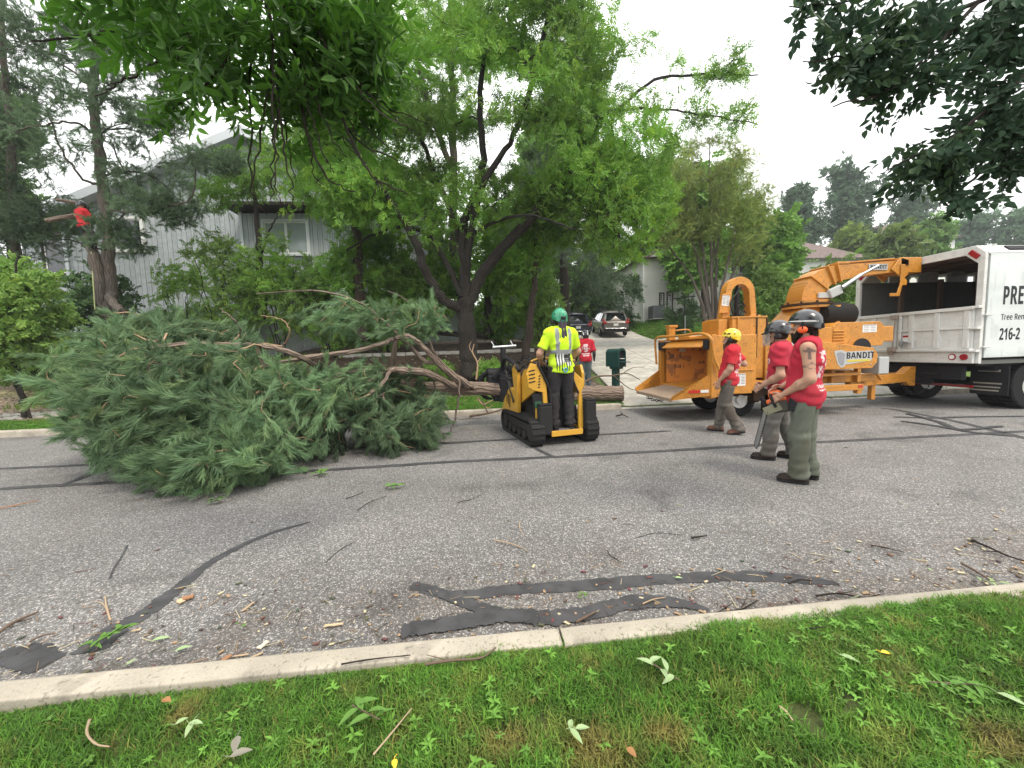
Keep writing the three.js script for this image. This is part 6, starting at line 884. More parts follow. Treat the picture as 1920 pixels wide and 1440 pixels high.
  const holes = sl > 0 ? [] : ['L', 'R'].map((s) => { const sg = s === 'L' ? 1 : -1; return ellS(add3(J['sh' + s], [sg * 0.075, -0.03, 0]), [0.075, 0.12, 0.11]); });
  const neckHole = capS(add3(J.neck, [0, 0.0, 0.012]), add3(J.head, [0, 0, 0.05]), 0.078, 0.1);
  const shirtF = (x, y, z) => { let d = smin(tors(x, y, z), skirt(x, y, z), 0.06); for (const f of sL) d = smin(d, f(x, y, z), 0.04); d += fold(x, y, z, 0.012); d = Math.max(d, hem + 0.012 * Math.sin(x * 14 + z * 9) - y, -neckHole(x, y, z)); for (const f of holes) d = Math.max(d, -f(x, y, z)); return d; };
  const sg = nets(shirtF, [lo[0], hem - 0.05, lo[2]], [hi[0], J.neck[1] + 0.12, hi[2]], cell); const sc = o.shirt;
  vcol(sg, (x, y, z, i) => { const n = sg.attributes.normal, c = o.print ? o.print([x, y, z], [n.getX(i), n.getY(i), n.getZ(i)], J) : null, k = 0.9 + 0.2 * fbm(x * 8, y * 8 + z * 7, 3), dirt = 0.45 * sstep(0.56, 0.72, fbm(x * 6 + 4, y * 6 + z * 6, 4)); return c || [sc[0] * k * (1 - 0.35 * dirt), lerp(sc[1] * k, 0.06, dirt * 0.4), lerp(sc[2] * k, 0.04, dirt * 0.4)]; });
  part('shirt', sg, new THREE.MeshPhysicalMaterial({ vertexColors: true, roughness: 0.9, sheen: 0.15 }), t);
  // trousers
  const wst = o.waist ?? 0.99, leg = (s) => { const k = J['knee' + s], a = J['ank' + s], h = J['hip' + s]; return [capS(h, k, 0.106, 0.084), capS(k, a, 0.084, 0.084)]; };
  const pf0 = union([ellS([0, 0.945, 0], [0.168 * B, 0.13, 0.128 * B]), ...leg('L'), ...leg('R')], 0.03);
  const pantF = (x, y, z) => { const d = pf0(x, y, z) + 0.05 * (fbm(x * 13 + 3, y * 6 + z * 9, 3) - 0.5) + 0.005 * Math.sin(y * 62 + x * 18 + 4 * fbm(x * 5, y * 5, 2)) * (sstep(0.4, 0.12, y) + 0.7 * sstep(0.14, 0, Math.abs(y - 0.52)) + 0.4 * sstep(0.1, 0, Math.abs(y - 0.83))); return Math.max(d, y - wst, 0.055 + (J.ankL[1] > 0.2 && x > 0 ? 0 : 0) - y); };
  const pg = nets(pantF, [lo[0], 0.0, lo[2]], [hi[0], wst + 0.03, hi[2]], cell), pc = o.pants; vcol(pg, (x, y, z) => { const k = 0.82 + 0.36 * fbm(x * 7 + 20, y * 6 + z * 7, 3), dirt = sstep(0.55, 0.7, fbm(x * 5 + 2, y * 4 + z * 5 + 9, 3)); return [pc[0] * k * (1 - 0.25 * dirt), pc[1] * k * (1 - 0.3 * dirt), pc[2] * k * (1 - 0.35 * dirt)]; });
  part('trousers', pg, new THREE.MeshPhysicalMaterial({ vertexColors: true, roughness: 0.92, sheen: 0.1 }), t);
  // boots
  ['L', 'R'].forEach((s, i) => { const a = J['ank' + s], y = J.footYaw[i], f = [Math.sin(y), 0, Math.cos(y)], pitch = (o.footPitch || [0, 0])[i], P = (fw, up, sd) => { const zz = fw * Math.cos(pitch) + up * Math.sin(pitch), yy = up * Math.cos(pitch) - fw * Math.sin(pitch); return [a[0] + f[0] * zz + f[2] * sd, a[1] + yy, a[2] + f[2] * zz - f[0] * sd]; };
    const bf = union([capS(P(0, 0.05, 0), P(0, -0.02, 0), 0.052, 0.054), capS(P(-0.045, -0.04, 0), P(0.02, -0.03, 0), 0.046, 0.05), capS(P(0.02, -0.03, 0.006), P(0.13, -0.05, 0.006), 0.05, 0.044), capS(P(0.12, -0.048, -0.01), P(0.155, -0.052, 0), 0.042, 0.036)], 0.03), up = P(0, 1, 0).map((v, k) => v - a[k]);
    const c = P(0.05, -0.02, 0), B0 = add3(c, [-0.2, -0.13, -0.2]), B1 = add3(c, [0.2, 0.14, 0.2]), plane = (x, y2, z) => (x - a[0]) * up[0] + (y2 - a[1]) * up[1] + (z - a[2]) * up[2];
    const bt = part('boot', nets((x, y2, z) => Math.max(bf(x, y2, z) + 0.004 * Math.sin(plane(x, y2, z) * 160), -0.068 - plane(x, y2, z)), B0, B1, far ? 0.011 : 0.007), o.bootMat || (o.bootMat = std(...(o.boots || [0.05, 0.033, 0.024]), 0.7, 0, { bumpMap: soilBump, bumpScale: 0.004 })), t);
    const sf = union([capS(P(-0.045, -0.075, 0), P(0.13, -0.075, 0.004), 0.047, 0.05), capS(P(0.1, -0.075, 0), P(0.158, -0.075, 0), 0.048, 0.038)], 0.02);
    part('sole', nets((x, y2, z) => Math.max(sf(x, y2, z), -0.087 - plane(x, y2, z), plane(x, y2, z) + 0.062), B0, B1, far ? 0.011 : 0.007), T.black, bt); });
  return { t, J, hv, hr, he, body };
}
function helmet(P, color, kind = {}) { // hard shell with peak, ridges, ear muffs, chin strap, optional visor
  const { t, hv, hr, J } = P, mat = new THREE.MeshPhysicalMaterial({ color: lin(...color), roughness: 0.28, clearcoat: 0.6, clearcoatRoughness: 0.2 }), far = kind.far;
  const out = ellS(hv(0, 0.05, -0.014), [0.116, 0.14, 0.146], hr), inn = ellS(hv(0, 0.035, -0.012), [0.098, 0.115, 0.122], hr), brim = ellS(hv(0, 0.055, 0.108), [0.085, 0.016, 0.055], hr), back = ellS(hv(0, -0.015, -0.1), [0.088, 0.06, 0.045], hr), e = new THREE.Quaternion().setFromEuler(P.he).invert(), v = V(0, 0, 0);
  const f = (x, y, z) => { v.set(x - J.head[0], y - J.head[1], z - J.head[2]).applyQuaternion(e); let d = smin(out(x, y, z), brim(x, y, z), 0.02); d = smin(d, back(x, y, z), 0.025); d -= 0.006 * sstep(0.022, 0.012, Math.abs(v.x)) * sstep(0.06, 0.1, v.y); const vent = Math.max(Math.abs(Math.abs(v.x) - 0.055) - 0.012, Math.abs(v.y - 0.112 - v.z * 0.1) - 0.014, Math.abs(Math.abs(v.z + 0.01) - 0.05) - 0.028); d = Math.max(d, -(vent + 0.0) > 0 && d > -0.02 ? d + 0.008 : d); return Math.max(d, -inn(x, y, z), 0.03 - 0.42 * clamp(-v.z, -0.06, 0.16) - v.y); };
  const g = nets(f, add3(J.head, [-0.15, -0.08, -0.19]), add3(J.head, [0.15, 0.2, 0.2]), far ? 0.011 : 0.006), sh = part('helmet', g, mat, t);
  const q = new THREE.Quaternion().setFromEuler(P.he), pl = (geo, x, y, z) => geo.applyQuaternion(q).translate(...hv(x, y, z));
  if (!far) { part('vent', [1, -1].flatMap((s) => [0.05, -0.05].map((z) => pl(new THREE.SphereGeometry(0.016, 10, 6).scale(0.5, 0.6, 1.5), s * 0.1, 0.095, z - 0.01))), T.black, sh, 'stuff'); }
  if (kind.muff) { const mm = std(...kind.muff, 0.45); for (const s of [1, -1]) { const cup = []; const pr = [[0.001, 0.036], [0.022, 0.034], [0.034, 0.024], [0.038, 0.01], [0.038, -0.004], [0.03, -0.012], [0.001, -0.012]].map(([a, b]) => new THREE.Vector2(a, b)); cup.push(new THREE.LatheGeometry(pr.reverse(), 20).scale(0.95, 1, 1.15)); const c = pl(rotG(cup[0], 0, 0, -s * Math.PI / 2), s * 0.1, -0.018, 0.0); const m = part('ear_muff', c, mm, sh); part('muff_arm', pl(beam([0, 0, 0], [0, 0.075, -0.004], 0.014, 0.012), s * 0.134, -0.01, -0.002), T.black, m); } }
  part('chin_strap', [1, -1].map((s) => tube(curve([hv(s * 0.096, 0.03, 0.01), hv(s * 0.084, -0.05, 0.04), hv(s * 0.05, -0.105, 0.062), hv(0, -0.125, 0.066)], 10), 0.006, 5)), T.black, sh, 'stuff');
  return { sh, pl };
}
function hairMass(P, name, list, color, h = 0.007, rough = 0.007) { const f = union(list.map(([c, r]) => ellS(P.hv(...c), r, P.hr)), 0.02), lo = add3(P.J.head, [-0.15, -0.24, -0.19]), hi = add3(P.J.head, [0.15, 0.16, 0.19]); part(name, nets((x, y, z) => f(x, y, z) + rough * Math.sin(x * 260 + 3 * fbm(y * 30, z * 30, 2)) * Math.sin(z * 230) * 0.6 + rough * (fbm(x * 60, y * 25 + z * 60, 2) - 0.5), lo, hi, h), std(...color, 0.9), P.t); }
// ---------------------------------------------------------------- people
{ // nearest man, chainsaw in hand
  const face = [-0.66, -0.75], at = [3.56, 0, -3.86], sc = 1.03, RED = [0.42, 0.012, 0.035];
  const P = person('man in sleeveless red shirt, black helmet and orange ear muffs, holding a chainsaw', { at, face, scale: sc, sleeve: 0, shirt: RED, pants: [0.105, 0.118, 0.09], boots: [0.03, 0.022, 0.018], skin: [0.46, 0.255, 0.17], bulk: 1.1, arm: 1.1, hem: 0.8, headNod: 0.05,
    J: { shL: [0.195, 1.43, -0.03], elL: [0.25, 1.12, -0.06], wrL: [0.17, 0.945, 0.17], elR: [-0.24, 1.15, 0.02], wrR: [-0.03, 1.02, 0.2], ankL: [0.12, 0.09, 0.02], ankR: [-0.12, 0.09, -0.04], kneeL: [0.115, 0.49, 0.03], kneeR: [-0.11, 0.49, -0.01] },
    hand: { L: { dir: [-0.2, -0.55, 0.8], palm: [-0.9, -0.3, 0], thumb: [-0.3, 0.7, 0.6], curl: 0.95 }, R: { dir: [0.35, -0.45, 0.8], palm: [0.6, -0.6, 0.2], thumb: [0.5, 0.8, 0], curl: 0.95 } },
    mark: (q, J) => { const d = sub3(J.elL, J.shL), L = len3(d), r = sub3(q, J.shL), t = dot3(r, d) / L / L; if (q[0] < 0.2 || t < -0.1) return 0; const z = r[2] - d[2] * t; const zz = z + 0.012; if (t > 0.02 && t < 0.4 && Math.abs(zz) < 0.013 + 0.012 * Math.max(0, t - 0.2)) return 0.9; if (t > 0.08 && t < 0.17 && Math.abs(zz) < 0.05) return 0.85; if (Math.abs(t - 0.57 - 0.05 * Math.sin(z * 60)) < 0.025 || Math.abs(t - 0.66 + 0.05 * Math.sin(z * 50)) < 0.018) return 0.7; const f = sub3(q, J.elL); if (q[1] < 1.08 && fbm(q[0] * 60, q[1] * 50 + q[2] * 60, 2) > 0.62 && len3(f) < 0.2) return 0.5; return 0; },
    print: ([x, y, z], n) => (n[2] < -0.35 && Math.abs(x) < 0.13 && ((y > 1.02 && y < 1.05 && Math.sin(x * 150) > -0.5) || (y > 0.99 && y < 1.005) || (y > 1.12 && y < 1.4 && fbm(x * 38, y * 38, 2) > 0.6))) ? [0.6, 0.5, 0.5] : null });
  const h = helmet(P, [0.016, 0.017, 0.02], { muff: [0.85, 0.12, 0.02] });
  part('headlamp_strap', [new THREE.TorusGeometry(0.123, 0.006, 6, 28).applyMatrix4(new THREE.Matrix4().makeRotationX(Math.PI / 2 - 0.12)).scale(0.93, 1, 1.13).applyQuaternion(new THREE.Quaternion().setFromEuler(P.he)).translate(...P.hv(0, 0.068, -0.014))], C.plate, h.sh); part('rear_knob', h.pl(new RoundedBoxGeometry(0.06, 0.05, 0.04, 1, 0.01), 0, 0.01, -0.15), T.black, h.sh);
  hairMass(P, 'hair', [[[0, 0.0, -0.03], [0.087, 0.07, 0.085]], [[0, -0.06, -0.075], [0.06, 0.06, 0.045]]], [0.02, 0.014, 0.011]); hairMass(P, 'beard', [[[0, -0.085, 0.062], [0.058, 0.05, 0.05]], [[0, -0.125, 0.07], [0.042, 0.04, 0.036]], [[0.05, -0.05, 0.035], [0.02, 0.045, 0.035]], [[-0.05, -0.05, 0.035], [0.02, 0.045, 0.035]], [[0, -0.052, 0.1], [0.034, 0.01, 0.016]]], [0.025, 0.016, 0.011], 0.006, 0.005);
  part('belt_pouch', [bx(0.16, 0.84, 0.06, 0.05, 0.14, 0.12, 0.02), bx(0.15, 0.85, -0.03, 0.04, 0.08, 0.08, 0.015)], T.black, P.t);
  // chainsaw (built in the same frame as the hands that hold it)
  const s = thing('chainsaw', 'orange and grey chainsaw with its bar pointing down, held by the tattooed man', 'chainsaw', at, Math.atan2(...face)); s.scale.setScalar(sc);
  const om = std(0.72, 0.13, 0.02, 0.4), gm = std(0.07, 0.068, 0.055, 0.5), bm = T.black;
  part('engine', [bx(0.05, 0.8, 0.21, 0.13, 0.13, 0.2, 0.03, [0.25, 0, 0]), bx(0.0, 0.82, 0.2, 0.05, 0.16, 0.16, 0.02, [0.25, 0, 0])], gm, s); part('casing', [bx(0.02, 0.92, 0.26, 0.11, 0.1, 0.13, 0.03, [0.25, 0, 0]), bx(0.02, 0.86, 0.24, 0.13, 0.05, 0.2, 0.015, [0.25, 0, 0])], om, s); part('side_cover', bx(0.115, 0.775, 0.27, 0.02, 0.09, 0.17, 0.01, [0.5, 0, 0]), std(0.2, 0.19, 0.12, 0.5), s);
  part('front_handle', [tube(curve([[0.13, 0.8, 0.24], [0.15, 0.9, 0.28], [0.11, 0.91, 0.29], [-0.06, 0.96, 0.32], [-0.09, 0.88, 0.28], [-0.08, 0.8, 0.24]], 20), 0.014, 8)], bm, s); part('rear_handle', [tube(curve([[0.0, 0.88, 0.14], [-0.01, 0.97, 0.2], [0.0, 1.0, 0.26], [0.02, 0.98, 0.32]], 14), 0.016, 8)], bm, s); part('hand_guard', [bx(0.02, 0.84, 0.365, 0.16, 0.12, 0.012, 0.005, [0.5, 0, 0]), bx(0.02, 0.76, 0.34, 0.1, 0.06, 0.05, 0.012)], bm, s);
  const bp = plate([[-0.027, 0], [-0.028, -0.4], [-0.016, -0.45], [0, -0.462], [0.016, -0.45], [0.027, -0.4], [0.028, 0]], 0.006, 0.001), barM = new THREE.Matrix4().makeRotationY(Math.PI / 2); bp.applyMatrix4(new THREE.Matrix4().makeRotationY(0.9)).applyMatrix4(new THREE.Matrix4()).applyMatrix4(new THREE.Matrix4().makeRotationX(-0.2)).translate(0.1, 0.76, 0.33); part('guide_bar', bp, T.steel, s);
  { const l = []; for (let i = 0; i < 44; i++) { const f = i / 44, side2 = f < 0.5 ? 1 : -1, g = f < 0.5 ? f * 2 : 2 - f * 2; const y = -g * 0.45, z = side2 * (0.03 - 0.016 * sstep(0.88, 1, g)); l.push(bx(0.003, y, z, 0.009, 0.014, 0.012, 0)); } const m = merge(l).applyMatrix4(new THREE.Matrix4().makeRotationY(0.9 - Math.PI / 2)).applyMatrix4(new THREE.Matrix4().makeRotationX(-0.2)).translate(0.1, 0.76, 0.33); part('chain', m, bm, s, 'stuff'); }
}
{ // man beside him in the visored helmet
  const P = person('man in dusky red t-shirt and black helmet with clear visor, behind the chainsaw man', { at: [3.96, 0, -4.64], face: [-0.74, -0.67], scale: 1.0, sleeve: 0.66, shirt: [0.42, 0.018, 0.042], pants: [0.12, 0.115, 0.105], boots: [0.028, 0.02, 0.017], headNod: 0.2, lean: [0, 0, 0.04], hem: 0.8, loose: 0.012,
    J: { ankL: [0.11, 0.09, 0.14], kneeL: [0.11, 0.5, 0.1], ankR: [-0.11, 0.09, -0.14], kneeR: [-0.1, 0.49, -0.02], elL: [0.25, 1.13, 0.02], wrL: [0.14, 0.98, 0.22], elR: [-0.25, 1.13, 0.02], wrR: [-0.12, 0.99, 0.22] }, hand: { L: { palm: [-0.8, 0, -0.5], thumb: [-0.2, 1, 0], curl: 0.8 }, R: { palm: [0.8, 0, -0.5], thumb: [0.2, 1, 0], curl: 0.8 } },
    print: ([x, y, z], n) => (n[2] > 0.3 && Math.abs(len3([x - 0.08, y - 1.3, 0]) - 0.03) < 0.009) ? [0.6, 0.45, 0.45] : null });
  const h = helmet(P, [0.018, 0.019, 0.022], { muff: [0.03, 0.03, 0.03] });
  const vis = new THREE.MeshPhysicalMaterial({ color: lin(0.75, 0.7, 0.66), roughness: 0.15, transmission: 0.75, thickness: 0, side: THREE.DoubleSide, clearcoat: 1 });
  part('visor', h.pl(grid((u, v) => { const a = lerp(-1.25, 1.25, u); return [Math.sin(a) * 0.125, lerp(0.05, -0.11, v), Math.cos(a) * 0.135 + 0.03 + 0.02 * v]; }, 16, 4), 0, 0, 0), vis, h.sh); part('visor_rim', h.pl(tube(curve(Array.from({ length: 9 }, (_, i) => { const a = lerp(-1.25, 1.25, i / 8); return [Math.sin(a) * 0.127, 0.055, Math.cos(a) * 0.137 + 0.03]; }), 18), 0.009, 6), 0, 0, 0), T.black, h.sh); part('rear_knob', h.pl(new RoundedBoxGeometry(0.07, 0.06, 0.05, 1, 0.01), 0, 0.02, -0.15), T.black, h.sh);
  hairMass(P, 'hair', [[[0, -0.01, -0.03], [0.086, 0.07, 0.083]]], [0.03, 0.02, 0.014]); hairMass(P, 'beard', [[[0, -0.1, 0.065], [0.05, 0.035, 0.045]]], [0.03, 0.02, 0.014], 0.006, 0.005);
}
{ // man walking past the chipper
  const P = person('bearded man in yellow helmet and red t-shirt walking beside the wood chipper', { at: [4.32, 0, -6.25], face: [-0.78, -0.62], scale: 0.99, sleeve: 0.72, shirt: [0.47, 0.012, 0.025], pants: [0.105, 0.092, 0.078], boots: [0.12, 0.05, 0.028], hem: 0.84, headNod: -0.03, loose: 0.008, lean: [0, 0, -0.05],
    J: { ankL: [0.1, 0.11, -0.17], kneeL: [0.1, 0.5, 0.02], ankR: [-0.1, 0.09, 0.15], kneeR: [-0.1, 0.49, 0.08], hipL: [0.095, 0.92, 0], shL: [0.19, 1.43, -0.06], elL: [0.25, 1.14, -0.04], wrL: [0.2, 0.93, 0.13], shR: [-0.19, 1.43, -0.05], elR: [-0.3, 1.2, -0.22], wrR: [-0.14, 1.32, -0.03] }, footPitch: [0.2, 0],
    hand: { L: { dir: [-0.1, -0.9, 0.2], palm: [-1, 0, 0], thumb: [0, 0.2, 1], curl: 0.5 }, R: { dir: [0.5, 0.4, 0.6], palm: [0.3, 0, -0.9], thumb: [0, 1, 0], curl: 0.8 } },
    print: ([x, y, z], n) => (n[2] < -0.3 && Math.abs(x) < 0.12 && y > 1.0 && y < 1.4 && (fbm(x * 40, y * 34, 2) > 0.58 || (y > 1.06 && y < 1.085))) ? [0.65, 0.5, 0.5] : null });
  const h = helmet(P, [0.72, 0.52, 0.02], { muff: [0.02, 0.02, 0.02] }); part('vent_slot', [1].map(() => null).concat([[0.075, 0.105, 0.075], [0.104, 0.1, 0.015]]).filter(Boolean).flatMap(([x, y, z]) => [1, -1].map((s) => h.pl(new THREE.SphereGeometry(0.019, 10, 6).scale(0.7, 0.9, 1.2), s * x, y, z))), T.black, h.sh, 'stuff');
  hairMass(P, 'hair', [[[0, -0.01, -0.03], [0.085, 0.07, 0.083]]], [0.06, 0.03, 0.018]); hairMass(P, 'beard', [[[0, -0.1, 0.062], [0.055, 0.05, 0.048]], [[0, -0.16, 0.066], [0.044, 0.06, 0.038]], [[0.048, -0.06, 0.035], [0.018, 0.045, 0.035]], [[-0.048, -0.06, 0.035], [0.018, 0.045, 0.035]]], [0.1, 0.045, 0.022], 0.006, 0.006);
}
{ // loader operator
  const c = Math.cos(loaderTurn), s = Math.sin(loaderTurn), L = (x, y, z) => [loaderAt[0] + x * c + z * s, y, loaderAt[2] - x * s + z * c];
  const HV = [0.5, 0.75, 0.015], GR = [0.24, 0.25, 0.26], K = [0.02, 0.02, 0.022], WH = [0.62, 0.64, 0.6];
  const P = person('operator in lime high-visibility shirt and green helmet standing on the loader, back turned', { at: L(-0.02, 0.24, 0.03), face: [-s, -c], scale: 1.08, sleeve: 0.75, shirt: HV, pants: [0.02, 0.018, 0.02], boots: [0.02, 0.016, 0.014], hem: 0.86, loose: 0.006, bulk: 0.98, cell: 0.01,
    J: { hipL: [0.1, 0.92, 0], hipR: [-0.1, 0.92, 0], ankL: [0.13, 0.09, 0], ankR: [-0.13, 0.09, 0], kneeL: [0.125, 0.49, 0.03], kneeR: [-0.125, 0.49, 0.03], elL: [0.33, 1.16, 0.02], wrL: [0.24, 1.02, 0.2], elR: [-0.31, 1.17, 0.04], wrR: [-0.2, 1.02, 0.24] }, hand: { L: { palm: [0, -1, 0.2], thumb: [-1, 0, 0], curl: 0.7 }, R: { palm: [0, -1, 0.2], thumb: [1, 0, 0], curl: 0.7 } },
    print: ([x, y, z], n) => { const k = 0.92 + 0.16 * fbm(x * 9, y * 9, 2), m = (q) => q.map((v) => v * k); if (n[2] > 0.25) { return (Math.abs(Math.abs(x) - 0.1) < 0.026 && y > 1.1) || Math.abs(y - 1.17) < 0.026 ? m(GR) : null; }
      if (Math.abs(y - 1.17) < 0.026 && Math.abs(x) < 0.2) return m(GR); if (Math.abs(Math.abs(x) - 0.1) < 0.025 && y > 1.17 && y < 1.52) return m(GR);
      if (n[2] < -0.2 && y > 0.89 && y < 1.144 && x > -0.115 && x < 0.125) { if (x < 0.01 && y > 1.02) { return (Math.sin(x * 190) > 0.75 && Math.sin(y * 190) > 0.75) ? WH : m(K); } const st = Math.floor((x + 0.115) / 0.0185); const frayed = y < 0.96 + 0.05 * hash2(st, 5); return st % 2 ? (frayed ? null : m(WH)) : (frayed && hash2(st, 9) > 0.4 ? null : m(K)); } return null; } });
  const G1 = [0.02, 0.26, 0.13], h = helmet(P, G1, { muff: [0.03, 0.035, 0.03] }); part('rear_knob', h.pl(new RoundedBoxGeometry(0.08, 0.05, 0.04, 1, 0.015), 0, 0.03, -0.15), T.black, h.sh); part('ridge', [0.05, -0.05, 0].map((x) => h.pl(tube(curve([[x, 0.06, -0.152], [x * 0.95, 0.125, -0.11], [x * 0.8, 0.165, -0.02], [x * 0.8, 0.14, 0.08]], 12), 0.007, 5), 0, 0, 0)), std(0.015, 0.16, 0.08, 0.4), h.sh);
  hairMass(P, 'hair', [[[0, -0.02, -0.035], [0.085, 0.07, 0.08]]], [0.03, 0.02, 0.015]);
  part('neck_cloth', grid((u, v) => { const a = lerp(-0.75, 0.75, u) * (1 - 0.25 * v); const q = P.hv(Math.sin(a) * (0.1 + 0.01 * Math.sin(v * 9)), lerp(0.02, -0.26, v), -Math.cos(a) * 0.115 - 0.03 - 0.03 * v + 0.012 * Math.sin(u * 14 + v * 3)); return q; }, 20, 12), std(0.075, 0.06, 0.075, 0.9, 0, { side: THREE.DoubleSide }), P.t); part('belt_clip', rotG(new THREE.TorusGeometry(0.03, 0.008, 6, 16), 0, 0, 0).translate(0.0, 0.9, -0.165), std(0.05, 0.3, 0.5, 0.4), P.t);
}
{ // far man by the stone bank
  const P = person('man in red shirt with white back print walking away beyond the loader', { at: [3.22, land(3.22, -11.2), -11.2], face: [0.12, -1], scale: 0.97, far: true, cell: 0.018, glove: true, sleeve: 0.9, shirt: [0.42, 0.01, 0.025], pants: [0.1, 0.13, 0.14], boots: [0.03, 0.025, 0.02], skin: [0.03, 0.026, 0.025], hem: 0.86, loose: 0.01,
    J: { ankL: [0.1, 0.16, -0.22], kneeL: [0.1, 0.5, 0.06], ankR: [-0.1, 0.09, 0.12], kneeR: [-0.1, 0.5, 0.08], elL: [0.26, 1.13, -0.05], wrL: [0.26, 0.9, 0.06], elR: [-0.26, 1.13, -0.06], wrR: [-0.27, 0.88, 0.0] }, footPitch: [0.5, 0],
    print: ([x, y, z], n) => (n[2] < -0.2 && ((Math.abs(y - 1.1) < 0.022 && Math.abs(x) < 0.12) || (y > 1.14 && y < 1.4 && len3([x, y - 1.27, 0]) < 0.12 && fbm(x * 24, y * 24, 2) > 0.46) || (Math.abs(y - 1.04) < 0.015 && Math.abs(x) < 0.09))) ? [0.6, 0.5, 0.5] : null });
  const h = helmet(P, [0.025, 0.025, 0.03], { far: true }); part('helmet_stripe', [1, -1].map((s) => h.pl(tube(curve([[s * 0.06, 0.03, -0.148], [s * 0.066, 0.11, -0.1], [s * 0.05, 0.155, -0.02]], 10), 0.016, 5), 0, 0, 0)), C.plate, h.sh);
}
{ // climber up in the pine
  const p = atZ(167, 398, -13.85);
  const P = person('climber in red shirt roped to the cut pine trunk high above the ground', { at: [p.x, p.y - 1.3, p.z + 0.25], face: [0.3, -1], scale: 0.86, far: true, cell: 0.02, sleeve: 0.8, shirt: [0.46, 0.012, 0.02], pants: [0.04, 0.04, 0.045], boots: [0.03, 0.025, 0.02], hem: 0.88,
    J: { kneeL: [0.16, 0.62, 0.2], kneeR: [-0.16, 0.62, 0.2], ankL: [0.14, 0.28, 0.05], ankR: [-0.14, 0.28, 0.05], elL: [0.28, 1.2, 0.12], wrL: [0.15, 1.2, 0.33], elR: [-0.28, 1.2, 0.12], wrR: [-0.15, 1.2, 0.33] } });
  helmet(P, [0.03, 0.03, 0.035], { far: true }); part('harness', [new THREE.TorusGeometry(0.17, 0.03, 6, 20).rotateX(Math.PI / 2).scale(1.02, 1, 0.85).translate(0, 0.97, 0), bar([0.1, 0.95, -0.12], [0.1, 0.72, 0.06], 0.02), bar([-0.1, 0.95, -0.12], [-0.1, 0.72, 0.06], 0.02)], T.black, P.t);
  const r = thing('climbing_rope', 'pale rope hanging down beside the cut pine trunk', 'rope', [0, 0, 0]); part('rope', tube(px3([[168, 400, 0.28], [170, 450, 0.3], [174, 520, 0.34], [178, 580, 0.4]], -14), 0.016, 5), std(0.4, 0.42, 0.2, 0.8), r);
  for (const [lab, a, b, r0] of [['pale broken log jutting left from the cut trunk, the upper one', [104, 374], [152, 382], 0.05], ['pale broken log jutting left from the cut trunk, the lower one', [86, 414], [140, 404], 0.07]]) { const A = px3([[...a, 0.5]], -14)[0], Bq = px3([[...b, 0.25]], -14)[0], l = thing('hung_log', lab, 'log', [0, 0, 0]); part('bark', tube([A, mix3(A, Bq, 0.3), mix3(A, Bq, 0.6), Bq], [r0 * 0.9, r0, r0, r0], 10, 0.1), M.barkPale, l); const e = new THREE.CylinderGeometry(r0 * 0.92, r0 * 0.92, 0.02, 12); e.applyQuaternion(new THREE.Quaternion().setFromUnitVectors(V(0, 1, 0), V(...sub3(Bq, A)).normalize())); part('split_end', e.translate(...add3(Bq, nrm3(sub3(Bq, A)), 0.005)), M.wood, l); }
}
